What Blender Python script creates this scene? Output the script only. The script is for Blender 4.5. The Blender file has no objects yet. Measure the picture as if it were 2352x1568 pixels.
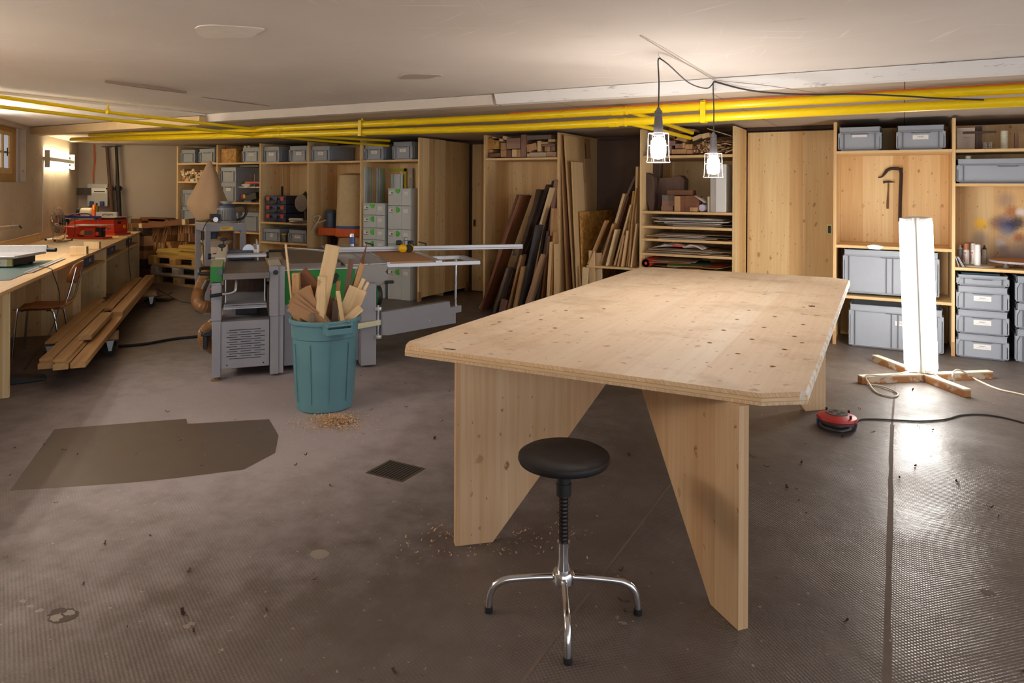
import bpy, bmesh, math, random
from mathutils import Vector, Matrix
random.seed(7)
scene = bpy.context.scene
COL = scene.collection
PI = math.pi

# ------------------------------------------------------------------ camera, world, exposure
CAM_A = math.radians(28.93); CAM_R = .0047; CAM_H = 1.55; CAM_F = 1627.0; CAM_CX, CAM_CY = 1176.0, 430.0
cd = bpy.data.cameras.new('camera'); cam = bpy.data.objects.new('camera', cd); COL.objects.link(cam)
cd.sensor_width = 36; cd.sensor_fit = 'HORIZONTAL'; cd.lens = CAM_F/2352*36
cd.shift_y = (CAM_CY-784)/2352; cd.clip_start = .05
_r = Vector((math.cos(CAM_A), math.sin(CAM_A), 0)); _u = Vector((0, 0, 1)); _b = -Vector((-math.sin(CAM_A), math.cos(CAM_A), 0))
_r2 = _r*math.cos(CAM_R)+_u*math.sin(CAM_R); _u2 = _u*math.cos(CAM_R)-_r*math.sin(CAM_R)
M = Matrix((_r2, _u2, _b)).transposed().to_4x4(); M.translation = (0, 0, CAM_H); cam.matrix_world = M
scene.camera = cam
w = bpy.data.worlds.new('world'); scene.world = w; w.use_nodes = True
w.node_tree.nodes['Background'].inputs[0].default_value = (.92, .95, 1.02, 1); w.node_tree.nodes['Background'].inputs[1].default_value = 1.2
vs = scene.view_settings; vs.view_transform = 'Standard'; vs.look = 'None'; vs.gamma = 1; vs.use_curve_mapping = False
vs.exposure = .55
E_PEND, E_TUBE, E_FLOOR = 106, 56, 14          # lamp radiances, used where the lamps are built

def _ray(px, py):
    dx, dy = px-CAM_CX, py-CAM_CY
    a = (dx*math.cos(CAM_R)+dy*math.sin(CAM_R))/CAM_F; b = (-dx*math.sin(CAM_R)+dy*math.cos(CAM_R))/CAM_F
    return Vector((a*math.cos(CAM_A)-math.sin(CAM_A), a*math.sin(CAM_A)+math.cos(CAM_A), -b))
CP = Vector((0, 0, CAM_H))
def atz(px, py, z=0): d = _ray(px, py); return CP+d*((z-CAM_H)/d.z)
def aty(px, py, y): d = _ray(px, py); return CP+d*(y/d.y)
def atx(px, py, x): d = _ray(px, py); return CP+d*(x/d.x)

# ------------------------------------------------------------------ materials
def lin(c): return c/12.92 if c <= .04045 else ((c+.055)/1.055)**2.4
def rgb(r, g, b): return (lin(r/255), lin(g/255), lin(b/255), 1)
class NT:
    def __init__(s, name):
        s.m = bpy.data.materials.new(name); s.m.use_nodes = True; s.t = s.m.node_tree; s.n = s.t.nodes; s.b = s.n['Principled BSDF']; s.out = s.n['Material Output']
    def N(s, ty, **kw):
        n = s.n.new('ShaderNode'+ty)
        for k, v in kw.items(): setattr(n, k, v)
        return n
    def L(s, a, b): s.t.links.new(a, b)
    def set(s, sock, v):
        if hasattr(v, 'is_linked'): s.L(v, sock)
        else: sock.default_value = v
    def math(s, op, a, b=None, c=None, clamp=False):
        n = s.N('Math', operation=op, use_clamp=clamp); s.set(n.inputs[0], a)
        if b is not None: s.set(n.inputs[1], b)
        if c is not None: s.set(n.inputs[2], c)
        return n.outputs[0]
    def mix(s, f, a, b, mode='MIX'):
        n = s.N('Mix', data_type='RGBA', blend_type=mode); s.set(n.inputs[0], f); s.set(n.inputs[6], a); s.set(n.inputs[7], b); return n.outputs[2]
    def noise(s, vec, scale, detail=3, rough=.55, dim='3D'):
        n = s.N('TexNoise'); n.inputs['Scale'].default_value = scale; n.inputs['Detail'].default_value = detail; n.inputs['Roughness'].default_value = rough
        if vec is not None: s.L(vec, n.inputs['Vector'])
        return n.outputs[0]
    def ramp(s, v, lo, hi):
        n = s.N('MapRange'); n.inputs[1].default_value = lo; n.inputs[2].default_value = hi; s.set(n.inputs[0], v); return n.outputs[0]
    def obj(s): return s.N('TexCoord').outputs['Object']
    def sep(s, v): n = s.N('SeparateXYZ'); s.L(v, n.inputs[0]); return n.outputs
    def comb(s, x, y, z):
        n = s.N('CombineXYZ'); s.set(n.inputs[0], x); s.set(n.inputs[1], y); s.set(n.inputs[2], z); return n.outputs[0]
    def bump(s, h, strength=.3, dist=.002):
        n = s.N('Bump'); n.inputs['Strength'].default_value = strength; n.inputs['Distance'].default_value = dist; s.L(h, n.inputs['Height']); s.L(n.outputs[0], s.b.inputs['Normal'])
MATS = {}
def plain(name, col, rough=.5, metal=0, var=.12, scale=30, emit=0, alpha=None):
    if name in MATS: return MATS[name]
    g = NT(name); o = g.obj(); n = g.noise(o, scale, 4)
    f = g.math('MULTIPLY_ADD', n, var*2, 1-var)
    mx = g.N('Mix', data_type='RGBA', blend_type='MULTIPLY'); mx.inputs[0].default_value = 1; mx.inputs[6].default_value = col
    g.L(g.comb(f, f, f), mx.inputs[7]); g.L(mx.outputs[2], g.b.inputs['Base Color'])
    rr = g.math('MULTIPLY_ADD', n, .2, rough-.1, clamp=True); g.L(rr, g.b.inputs['Roughness']); g.b.inputs['Metallic'].default_value = metal
    if emit: g.b.inputs['Emission Color'].default_value = col; g.b.inputs['Emission Strength'].default_value = emit
    MATS[name] = g.m; return g.m
def emis(name, col, e):
    if name in MATS: return MATS[name]
    g = NT(name); g.b.inputs['Base Color'].default_value = col; g.b.inputs['Emission Color'].default_value = col; g.b.inputs['Emission Strength'].default_value = e
    MATS[name] = g.m; return g.m
def clear(name, tint=(1, 1, 1, 1), gloss=.08, rough=.05):
    if name in MATS: return MATS[name]
    g = NT(name); t = g.N('BsdfTransparent'); t.inputs[0].default_value = tint; gl = g.N('BsdfGlossy'); gl.inputs['Roughness'].default_value = rough
    mx = g.N('MixShader'); mx.inputs[0].default_value = gloss; g.L(t.outputs[0], mx.inputs[1]); g.L(gl.outputs[0], mx.inputs[2]); g.L(mx.outputs[0], g.out.inputs[0])
    MATS[name] = g.m; return g.m
def wood(name, c1, c2, axis='Z', lam=.1, lamvar=.16, knot=1.0, rough=.55, kcol=None, grain=1.0, stain=0.0):
    """boards with lamellas across the grain, fine streaks along it and knots"""
    if name in MATS: return MATS[name]
    g = NT(name); o = g.obj(); x, y, z = g.sep(o)
    if axis == 'Z': al, ac = z, g.math('ADD', x, y)
    elif axis == 'X': al, ac = x, g.math('ADD', y, z)
    else: al, ac = y, g.math('ADD', x, z)
    oi = g.N('ObjectInfo').outputs['Random']; rs = g.math('MULTIPLY', oi, 37.)
    wob = g.math('MULTIPLY', g.noise(o, 1.3, 2), .03)
    ac2 = g.math('ADD', ac, wob)
    lamel = g.math('FLOOR', g.math('DIVIDE', ac, lam))
    wn = g.N('TexWhiteNoise', noise_dimensions='1D'); g.L(g.math('ADD', lamel, rs), wn.inputs['W']); lr = wn.outputs[0]
    v = g.comb(g.math('MULTIPLY', ac2, 55.), g.math('ADD', rs, g.math('MULTIPLY', lr, 20.)), g.math('MULTIPLY', al, 1.6))
    gr = g.noise(v, 1.0, 3, .6)
    v2 = g.comb(g.math('MULTIPLY', ac2, 9.), rs, g.math('MULTIPLY', al, .7)); g2 = g.noise(v2, 1.0, 3, .6)
    f = g.ramp(g.math('MULTIPLY_ADD', gr, .6*grain, g.math('MULTIPLY', g2, .5)), .3, .8)
    col = g.mix(f, c1, c2)
    lv = g.math('MULTIPLY_ADD', lr, lamvar*1.3, 1-lamvar*.65); lv2 = g.math('MULTIPLY', lv, g.math('MULTIPLY_ADD', oi, .16, .92))
    col = g.mix(1.0, col, g.comb(lv2, g.math('MULTIPLY', lv2, lv), g.math('MULTIPLY', lv2, g.math('MULTIPLY', lv, lv))), 'MULTIPLY')
    for (ka, kl, thr, r0, r1) in ((8.5, 5.0, .5, .05, .13), (15., 8.5, .38, .05, .07)) if knot > 0 else ():
        vo = g.N('TexVoronoi', voronoi_dimensions='2D'); dis = g.math('MULTIPLY', g.math('SUBTRACT', g.noise(o, 38., 2), .5), .35)
        g.L(g.comb(g.math('ADD', g.math('MULTIPLY', ac, ka), g.math('ADD', rs, dis)), g.math('ADD', g.math('MULTIPLY', al, kl), dis), 0.), vo.inputs['Vector'])
        vo.inputs['Scale'].default_value = 1.
        sx = g.sep(vo.outputs['Color']); on = g.math('GREATER_THAN', sx[0], 1-thr*knot)
        rad = g.math('MULTIPLY_ADD', g.math('MULTIPLY', sx[1], sx[1]), r1, r0)
        kk = g.math('SUBTRACT', 1., g.math('DIVIDE', vo.outputs['Distance'], rad), clamp=True)
        kk = g.math('MULTIPLY', on, g.ramp(kk, .0, .6))
        col = g.mix(g.math('MULTIPLY', kk, g.math('MULTIPLY_ADD', sx[2], .45, .42)), col, kcol or (c2[0]*.52, c2[1]*.36, c2[2]*.22, 1))
    if stain:
        st = g.ramp(g.noise(o, 3.1, 5, .65), .5, .72); col = g.mix(g.math('MULTIPLY', st, stain), col, (c2[0]*.62, c2[1]*.55, c2[2]*.42, 1))
        st2 = g.ramp(g.noise(o, 17., 3, .6), .63, .7); col = g.mix(g.math('MULTIPLY', st2, stain), col, (c2[0]*.45, c2[1]*.36, c2[2]*.3, 1))
    g.L(col, g.b.inputs['Base Color']); g.L(g.math('MULTIPLY_ADD', gr, .2, rough-.1), g.b.inputs['Roughness'])
    g.bump(gr, .15, .001)
    MATS[name] = g.m; return g.m
SP1, SP2 = rgb(240, 209, 156), rgb(218, 178, 120)
W_Z = wood('spruce_upright', SP1, SP2, 'Z', .14); W_X = wood('spruce_along_x', SP1, SP2, 'X', .14); W_Y = wood('spruce_along_y', SP1, SP2, 'Y', .14)
W_EDGE = wood('spruce_edge', rgb(236, 202, 150), rgb(214, 170, 112), 'Z', .012, .12, 0); W_EDX = wood('spruce_edge_x', rgb(236, 202, 150), rgb(214, 170, 112), 'X', .011, .14, 0)
W_TABLE = wood('worn_table_top', rgb(242, 222, 196), rgb(230, 202, 168), 'Y', .13, .045, .5, .62, kcol=rgb(186, 136, 92), grain=.9, stain=.55)
W_LEG = wood('table_leg_board', rgb(226, 192, 150), rgb(200, 156, 110), 'Z', .16, .1, .7, .55, kcol=rgb(140, 88, 56))
PINE = wood('pale_pine', rgb(234, 206, 160), rgb(214, 176, 124), 'Z', .3, .1, .35)
TAN = wood('tan_wood', rgb(205, 162, 112), rgb(170, 122, 76), 'Z', .3, .1, .25)
BROWN = wood('brown_wood', rgb(140, 90, 58), rgb(98, 58, 36), 'Z', .3, .12, .2)
DARK = wood('dark_wood', rgb(84, 62, 48), rgb(52, 36, 28), 'Z', .3, .15, .2, .7)
GREYW = wood('grey_weathered_wood', rgb(132, 116, 104), rgb(98, 84, 76), 'Z', .3, .12, .1, .7)
ROSE = wood('reddish_wood', rgb(160, 122, 104), rgb(124, 88, 74), 'Z', .3, .1, 0)
YEL = wood('yellow_board', rgb(222, 186, 96), rgb(196, 152, 70), 'X', .3, .1, .2)
MDF = plain('fibreboard', rgb(176, 134, 96), .8, 0, .08, 60)
CRATE = plain('grey_crate_plastic', rgb(158, 163, 172), .45, 0, .05, 20)
CRATE_D = plain('blue_grey_plastic', rgb(104, 110, 134), .5, 0, .05, 20)
WHITE = plain('white_paint', rgb(226, 224, 220), .4, 0, .03)
PAPER = plain('paper_white', rgb(236, 232, 228), .7, 0, .02)
INK = plain('ink', rgb(70, 66, 72), .7, 0, 0)
BLACK = plain('black_plastic', rgb(32, 30, 32), .45, 0, .05)
RUB = plain('black_rubber', rgb(24, 23, 24), .75, 0, .05)
STEEL = plain('steel', rgb(190, 190, 194), .3, 1, .06)
CHROME = plain('chrome', rgb(222, 222, 226), .12, 1, .02)
ZINC = plain('galvanised', rgb(176, 178, 180), .45, .9, .15, 12)
CAST = plain('cast_iron_table', rgb(122, 112, 104), .42, .55, .22, 7)
ALU = plain('aluminium', rgb(206, 206, 210), .38, .75, .04)
MGREY = plain('machine_grey', rgb(146, 146, 154), .5, 0, .05, 9)
MGREEN = plain('machine_green', rgb(28, 122, 46), .45, 0, .06, 9)
MLIGHT = plain('machine_light_grey', rgb(196, 190, 178), .5, 0, .08, 9)
RED = plain('red_enamel', rgb(206, 58, 40), .45, 0, .08, 9)
ORANGE = plain('orange_enamel', rgb(222, 96, 42), .5, 0, .08, 9)
DKRED = plain('red_lever', rgb(168, 44, 40), .5, 0, .05)
BLUE = plain('blue_plastic', rgb(46, 62, 130), .5, 0, .05)
NAVY = plain('navy_plastic', rgb(44, 52, 74), .5, 0, .06)
SLATE = plain('slate_blue_metal', rgb(84, 96, 116), .45, .2, .1)
YELLOW = plain('yellow_pipe_paint', rgb(244, 208, 10), .3, 0, .05, 5)
YELP = plain('yellow_plastic', rgb(246, 190, 16), .3, 0, .04)
GREENP = plain('bright_green_plastic', rgb(78, 190, 56), .45, 0, .04)
SYSG = plain('light_case_grey', rgb(198, 202, 202), .55, 0, .03)
TEAL = plain('teal_bin_plastic', rgb(98, 144, 154), .5, 0, .12, 7)
CABLE = plain('dark_cable', rgb(58, 52, 50), .6, 0, .05)
CREAM = plain('cream_cable', rgb(214, 202, 180), .6, 0, .05)
ORC = plain('orange_conduit', rgb(214, 96, 46), .6, 0, .05)
BROWNM = plain('rusty_prop', rgb(96, 68, 52), .7, .3, .3, 14)

# ------------------------------------------------------------------ geometry helpers
class MB:
    def __init__(s): s.v = []; s.f = []; s.mi = []; s.k = 0; s.X = None
    def slot(s, k): s.k = k; return s
    def add(s, vs, fs):
        o = len(s.v)
        s.v += [tuple(s.X @ Vector(p)) if s.X else tuple(p) for p in vs]
        s.f += [tuple(o+i for i in f) for f in fs]; s.mi += [s.k]*len(fs); return s
    def box(s, x0, y0, z0, x1, y1, z1):
        return s.add([(x0, y0, z0), (x1, y0, z0), (x1, y1, z0), (x0, y1, z0), (x0, y0, z1), (x1, y0, z1), (x1, y1, z1), (x0, y1, z1)],
                     [(0, 3, 2, 1), (4, 5, 6, 7), (0, 1, 5, 4), (1, 2, 6, 5), (2, 3, 7, 6), (3, 0, 4, 7)])
    def cbox(s, c, d): return s.box(c[0]-d[0]/2, c[1]-d[1]/2, c[2]-d[2]/2, c[0]+d[0]/2, c[1]+d[1]/2, c[2]+d[2]/2)
    def obox(s, c, ax, ay, d):
        ax = Vector(ax).normalized(); ay = Vector(ay); ay = (ay-ax*ay.dot(ax)).normalized(); az = ax.cross(ay); c = Vector(c); p = []
        for z in (-1, 1):
            for x, y in ((-1, -1), (1, -1), (1, 1), (-1, 1)): p.append(c+ax*(x*d[0]/2)+ay*(y*d[1]/2)+az*(z*d[2]/2))
        return s.add(p, [(0, 3, 2, 1), (4, 5, 6, 7), (0, 1, 5, 4), (1, 2, 6, 5), (2, 3, 7, 6), (3, 0, 4, 7)])
    def prism(s, pts, a, b, axis='y'):
        """outline pts extruded from a to b along the axis (pts are the other two coordinates in order)"""
        def P(u, v, t): return {'y': (u, t, v), 'x': (t, u, v), 'z': (u, v, t)}[axis]
        n = len(pts)
        return s.add([P(u, v, a) for u, v in pts]+[P(u, v, b) for u, v in pts],
                     [tuple(range(n)), tuple(range(2*n-1, n-1, -1))]+[(i, n+i, n+(i+1) % n, (i+1) % n) for i in range(n)])
    def cyl(s, p0, p1, r0, r1=None, n=16, caps=True):
        r1 = r0 if r1 is None else r1; p0 = Vector(p0); p1 = Vector(p1); d = (p1-p0).normalized()
        a = d.orthogonal().normalized(); b = d.cross(a); vs = []
        for p, r in ((p0, r0), (p1, r1)):
            for i in range(n): t = 2*PI*i/n; vs.append(p+a*(r*math.cos(t))+b*(r*math.sin(t)))
        fs = [(i, (i+1) % n, n+(i+1) % n, n+i) for i in range(n)]
        if caps: fs += [tuple(range(n-1, -1, -1)), tuple(range(n, 2*n))]
        return s.add(vs, fs)
    def tube(s, pts, r, n=8, rib=0, closed=False):
        P = [Vector(p) for p in pts]; vs = []; m = len(P); prev = None
        for i, p in enumerate(P):
            d = ((P[(i+1) % m] if closed or i < m-1 else p)-(P[i-1] if closed or i > 0 else p)).normalized()
            a = d.orthogonal().normalized() if prev is None else (prev-d*prev.dot(d)).normalized()
            prev = a; b = d.cross(a); rr = r[i] if isinstance(r, (list, tuple)) else r*(1+rib*(i % 2))
            for k in range(n): t = 2*PI*k/n; vs.append(p+a*(rr*math.cos(t))+b*(rr*math.sin(t)))
        fs = []
        for i in range(m if closed else m-1):
            for k in range(n): j = (i+1) % m; fs.append((i*n+k, i*n+(k+1) % n, j*n+(k+1) % n, j*n+k))
        if not closed: fs += [tuple(range(n-1, -1, -1)), tuple(range((m-1)*n, m*n))]
        return s.add(vs, fs)
    def lathe(s, prof, c=(0, 0, 0), n=24, axis='z'):
        vs = []; fs = []; m = len(prof)
        for r, z in prof:
            for k in range(n):
                t = 2*PI*k/n; u, v = r*math.cos(t), r*math.sin(t)
                q = {'z': (u, v, z), 'x': (z, u, v), 'y': (v, z, u)}[axis]; vs.append((c[0]+q[0], c[1]+q[1], c[2]+q[2]))
        for i in range(m-1):
            for k in range(n): fs.append((i*n+k, i*n+(k+1) % n, (i+1)*n+(k+1) % n, (i+1)*n+k))
        if prof[0][0] > 1e-6: fs.append(tuple(range(n-1, -1, -1)))
        if prof[-1][0] > 1e-6: fs.append(tuple(range((m-1)*n, m*n)))
        return s.add(vs, fs)
    def mesh(s, name, mats):
        me = bpy.data.meshes.new(name); me.from_pydata(s.v, [], s.f)
        for m in (mats if isinstance(mats, (list, tuple)) else [mats]): me.materials.append(m)
        for p, k in zip(me.polygons, s.mi): p.material_index = k
        bm = bmesh.new(); bm.from_mesh(me); bmesh.ops.remove_doubles(bm, verts=bm.verts, dist=1e-6); bmesh.ops.recalc_face_normals(bm, faces=bm.faces); bm.to_mesh(me); bm.free()
        return me
    def build(s, name, mats, parent=None, smooth=False, bevel=0, loc=None, rotz=0):
        o = bpy.data.objects.new(name, s.mesh(name, mats)); COL.objects.link(o)
        if parent: o.parent = parent
        if loc is not None: o.location = loc
        if rotz: o.rotation_euler.z = rotz
        if smooth:
            o.data.polygons.foreach_set('use_smooth', [True]*len(o.data.polygons))
            o.data.set_sharp_from_angle(angle=math.radians(38))
        if bevel:
            b = o.modifiers.new('bevel', 'BEVEL'); b.width = bevel; b.segments = 2; b.limit_method = 'ANGLE'; b.angle_limit = .7
        return o
def tag(o, label, cat, group=None, kind=None):
    if label: o['label'] = label
    if cat: o['category'] = cat
    if group: o['group'] = group
    if kind: o['kind'] = kind
    return o
def thing(name, label, cat, loc=(0, 0, 0), rotz=0, group=None):
    o = bpy.data.objects.new(name, None); COL.objects.link(o); o.location = loc; o.rotation_euler.z = rotz; o.empty_display_size = .1
    return tag(o, label, cat, group)
def struct(name, mb, mats, smooth=False):
    o = mb.build(name, mats, None, smooth); o['kind'] = 'structure'; return o
def dup(root, loc=None, rotz=None, label=None, group=None):
    r = root.copy(); COL.objects.link(r)
    if loc is not None: r.location = loc
    if rotz is not None: r.rotation_euler.z = rotz
    if label: r['label'] = label
    if group: r['group'] = group
    for ch in list(root.children):
        c = ch.copy(); COL.objects.link(c); c.parent = r
        for g in list(ch.children):
            d = g.copy(); COL.objects.link(d); d.parent = c
    return r
_tx = {}
def text(s, size, mat, parent, loc, rot=(PI/2, 0, 0), name='lettering'):
    k = (s, size, mat.name)
    if k not in _tx:
        c = bpy.data.curves.new(name, 'FONT'); c.body = s; c.size = size; c.align_x = 'CENTER'; c.align_y = 'CENTER'; c.extrude = .0003; c.materials.append(mat); c.resolution_u = 2
        t = bpy.data.objects.new(name, c); _tx[k] = bpy.data.meshes.new_from_object(t); bpy.data.objects.remove(t); bpy.data.curves.remove(c)
    o = bpy.data.objects.new(name, _tx[k]); COL.objects.link(o); o.parent = parent; o.location = loc; o.rotation_euler = rot
    return o
def smoothpts(pts, sub=6):
    P = [Vector(p) for p in pts]; out = []
    for i in range(len(P)-1):
        p0 = P[max(i-1, 0)]; p1 = P[i]; p2 = P[i+1]; p3 = P[min(i+2, len(P)-1)]
        for k in range(sub):
            t = k/sub
            out.append(.5*((2*p1)+(p2-p0)*t+(2*p0-5*p1+4*p2-p3)*t*t+(3*p1-p0-3*p2+p3)*t*t*t))
    return out+[P[-1]]

# the left wall runs askew: s along it, n towards the room
E2 = Vector((-.7618, .6478, 0)); E1 = Vector((.6478, .7618, 0)); ANG_W = math.atan2(E1.y, E1.x)
def sn(s, n, z=0): v = E2*s+E1*n; return Vector((v.x, v.y, z))
WN = -2.6; CEIL = 2.33; SOF = 2.245; STEP_Y = 5.13

# ------------------------------------------------------------------ floor
g = NT('knurled_concrete'); o = g.obj(); x, y, z = g.sep(o)
n1 = g.noise(o, .55, 5, .6); n2 = g.noise(o, 6., 5, .65); n3 = g.noise(o, 60., 3, .6)
# dust lies thick around the planer and the bin, the screed is bare elsewhere
dx = g.math('ADD', x, 3.9); dy = g.math('SUBTRACT', y, 3.3)
rr = g.math('SQRT', g.math('ADD', g.math('MULTIPLY', g.math('MULTIPLY', dx, dx), .30), g.math('MULTIPLY', g.math('MULTIPLY', dy, dy), .34)))
dust = g.ramp(g.math('ADD', rr, g.math('MULTIPLY', g.math('SUBTRACT', n2, .5), 1.1)), 1.35, .55)
base = g.mix(g.ramp(n1, .35, .7), rgb(98, 88, 83), rgb(120, 109, 101))
base = g.mix(g.ramp(n2, .35, .75), base, rgb(92, 80, 72))
base = g.mix(g.math('MULTIPLY', dust, .8), base, rgb(168, 158, 160))
spk = g.ramp(g.noise(o, 34., 2, .5), .70, .74); base = g.mix(g.math('MULTIPLY', spk, .5), base, rgb(196, 182, 164))
spd = g.ramp(g.noise(o, 13., 4, .7), .66, .72); base = g.mix(g.math('MULTIPLY', spd, .55), base, rgb(58, 48, 42))
# embossed roller dots, worn flat in places
def wave(ax, sc): return g.math('SINE', g.math('MULTIPLY', ax, sc))
xr = g.math('ADD', g.math('MULTIPLY', x, .94), g.math('MULTIPLY', y, .34)); yr = g.math('SUBTRACT', g.math('MULTIPLY', y, .94), g.math('MULTIPLY', x, .34))
sel = g.math('GREATER_THAN', x, -1.05)
u = g.mix(sel, g.comb(xr, yr, 0.), g.comb(x, y, 0.)); ux, uy, uz = g.sep(u)
dots = g.math('MULTIPLY', wave(ux, 2*PI/.018), wave(uy, 2*PI/.018))
wear = g.ramp(g.noise(o, 1.1, 4, .6), .38, .62)
hgt = g.math('ADD', g.math('MULTIPLY', g.math('MULTIPLY', dots, g.math('MULTIPLY_ADD', sel, .22, .2)), wear), g.math('MULTIPLY', n2, 1.6))
hgt = g.math('ADD', hgt, g.math('MULTIPLY', n3, .35))
base = g.mix(g.math('MULTIPLY', g.math('MULTIPLY', g.ramp(dots, .3, .9), wear), .16), base, rgb(206, 190, 172))
g.L(base, g.b.inputs['Base Color'])
wet = g.math('MULTIPLY', g.ramp(g.math('ADD', x, g.math('MULTIPLY', n2, .25)), -.05, .12), g.ramp(g.math('ADD', y, n1), 6.6, 5.2))
rg = g.math('MULTIPLY_ADD', n2, .22, .36); rg = g.math('SUBTRACT', rg, g.math('MULTIPLY', wet, .16)); rg = g.math('ADD', rg, g.math('MULTIPLY', dust, .35), clamp=True)
g.L(rg, g.b.inputs['Roughness']); g.bump(hgt, .8, .0032)
FLOOR = g.m
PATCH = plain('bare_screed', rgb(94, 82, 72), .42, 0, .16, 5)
JOINT = plain('floor_joint', rgb(116, 100, 88), .8, 0, .3, 40)
fl = MB(); fl.add([(-16, -3.5, 0), (4.5, -3.5, 0), (4.5, 10, 0), (-16, 10, 0)], [(0, 1, 2, 3)])
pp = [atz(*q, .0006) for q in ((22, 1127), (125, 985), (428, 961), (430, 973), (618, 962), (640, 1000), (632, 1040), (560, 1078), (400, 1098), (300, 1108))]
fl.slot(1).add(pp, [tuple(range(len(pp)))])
random.seed(3)
def joint(x0, y0, x1, y1, wd):
    P0 = Vector((x0, y0, .0008)); P1 = Vector((x1, y1, .0008)); d = (P1-P0).normalized(); nn = Vector((-d.y, d.x, 0)); k = 24; vs = []
    for i in range(k+1):
        p = P0.lerp(P1, i/k); vs += [p+nn*wd*random.uniform(.35, .65), p-nn*wd*random.uniform(.35, .65)]
    fl.slot(2).add(vs, [(2*i, 2*i+1, 2*i+3, 2*i+2) for i in range(k)])
joint(-.03, 1.2, -.06, 5.3, .022); joint(-.06, 5.3, -.04, 7.7, .012); joint(-1.03, 1.2, -1.08, 5.2, .012); joint(.4, 6.9, 1.1, 5.2, .01)
def spot(px, py, rx, ry, k, sl, z=.0007):
    p = atz(px, py); n_ = 18; ps = [(p.x+rx*random.uniform(k, 1)*math.cos(2*PI*i/n_), p.y+ry*random.uniform(k, 1)*math.sin(2*PI*i/n_), z) for i in range(n_)]; fl.slot(sl).add(ps, [tuple(range(n_))])
spot(142, 1412, .075, .05, .55, 3); spot(130, 1418, .035, .03, .5, 4, .0011); spot(160, 1408, .03, .02, .5, 4, .0012)
for q in ((52, 1380), (70, 1392), (92, 1402), (430, 1438), (440, 1432)): spot(q[0], q[1], .022, .014, .4, 4, .0009)
spot(734, 1272, .045, .04, .85, 4); spot(1430, 1430, .02, .012, .4, 4); spot(2268, 1360, .03, .03, .5, 2)
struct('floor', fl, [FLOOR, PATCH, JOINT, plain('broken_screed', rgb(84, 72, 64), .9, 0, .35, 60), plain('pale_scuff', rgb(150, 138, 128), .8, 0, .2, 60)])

# ------------------------------------------------------------------ walls
g = NT('rough_plaster'); o = g.obj(); n1 = g.noise(o, 1.2, 5, .6); n2 = g.noise(o, 22., 4, .6)
c = g.mix(g.ramp(n1, .3, .75), rgb(204, 190, 170), rgb(180, 164, 144)); c = g.mix(g.math('MULTIPLY', g.ramp(g.noise(o, 9., 3, .6), .66, .72), .5), c, rgb(110, 92, 76))
g.L(c, g.b.inputs['Base Color']); g.b.inputs['Roughness'].default_value = .85; g.bump(n2, .35, .004); PLASTER = g.m
def wallbox(mb, s0, s1, z0, z1, n0=WN, n1=WN-.35):
    mb.add([sn(s0, n0, z0), sn(s1, n0, z0), sn(s1, n1, z0), sn(s0, n1, z0), sn(s0, n0, z1), sn(s1, n0, z1), sn(s1, n1, z1), sn(s0, n1, z1)],
           [(0, 3, 2, 1), (4, 5, 6, 7), (0, 1, 5, 4), (1, 2, 6, 5), (2, 3, 7, 6), (3, 0, 4, 7)])
WS0, WS1, WZ0, WZ1 = 9.0, 10.61, 1.585, 2.255      # window opening
m = MB(); wallbox(m, -3, WS0, 0, 2.4); wallbox(m, WS1, 13.68, 0, 2.4); wallbox(m, WS0, WS1, 0, WZ0); wallbox(m, WS0, WS1, WZ1, 2.4)
struct('wall_left', m, PLASTER)
m = MB(); A0 = sn(13.68, WN-.3)                       # the end wall, square to the left wall
def endp(s, d=0, z=0): v = Vector((-12.1, 6.88, 0))+E1*s+E2*d; return Vector((v.x, v.y, z))
def endbox(mb, s0, s1, z0, z1, d0=0, d1=.3):
    mb.add([endp(s0, d0, z0), endp(s1, d0, z0), endp(s1, d1, z0), endp(s0, d1, z0), endp(s0, d0, z1), endp(s1, d0, z1), endp(s1, d1, z1), endp(s0, d1, z1)],
           [(0, 3, 2, 1), (4, 5, 6, 7), (0, 1, 5, 4), (1, 2, 6, 5), (2, 3, 7, 6), (3, 0, 4, 7)])
endbox(m, -.4, .54, 0, 2.4); endbox(m, .54, 3.2, 0, 2.4, .05, .35)
struct('wall_end', m, plain('grey_concrete_wall', rgb(178, 166, 152), .85, 0, .08, 3))
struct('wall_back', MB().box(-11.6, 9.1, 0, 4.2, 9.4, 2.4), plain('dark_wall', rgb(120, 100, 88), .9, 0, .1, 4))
struct('wall_right', MB().box(3.2, 6.4, 0, 3.5, 9.4, 2.45), PLASTER)

# ------------------------------------------------------------------ ceiling, soffit and its edge
g = NT('painted_concrete_ceiling'); o = g.obj(); n1 = g.noise(o, .5, 4, .6); n2 = g.noise(o, 30., 4, .6)
x, y, z = g.sep(o)
c = g.mix(g.ramp(n1, .3, .7), rgb(240, 233, 226), rgb(224, 215, 206))
c = g.mix(g.math('MULTIPLY', g.ramp(g.noise(g.comb(g.math('MULTIPLY', x, 1.6), g.math('MULTIPLY', y, 9.), 0.), 1., 5, .7), .66, .74), .35), c, rgb(150, 134, 118))
for ang in (.5, 1.9, 2.7):        # scrape marks
    xa = g.math('ADD', g.math('MULTIPLY', x, math.cos(ang)), g.math('MULTIPLY', y, math.sin(ang))); ya = g.math('SUBTRACT', g.math('MULTIPLY', y, math.cos(ang)), g.math('MULTIPLY', x, math.sin(ang)))
    sc = g.ramp(g.noise(g.comb(g.math('MULTIPLY', xa, 1.2), g.math('MULTIPLY', ya, 26.), 0.), 1., 3, .55), .64, .70)
    c = g.mix(g.math('MULTIPLY', g.math('MULTIPLY', sc, g.ramp(g.noise(o, .8, 2), .46, .56)), .55), c, rgb(250, 246, 240))
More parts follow.
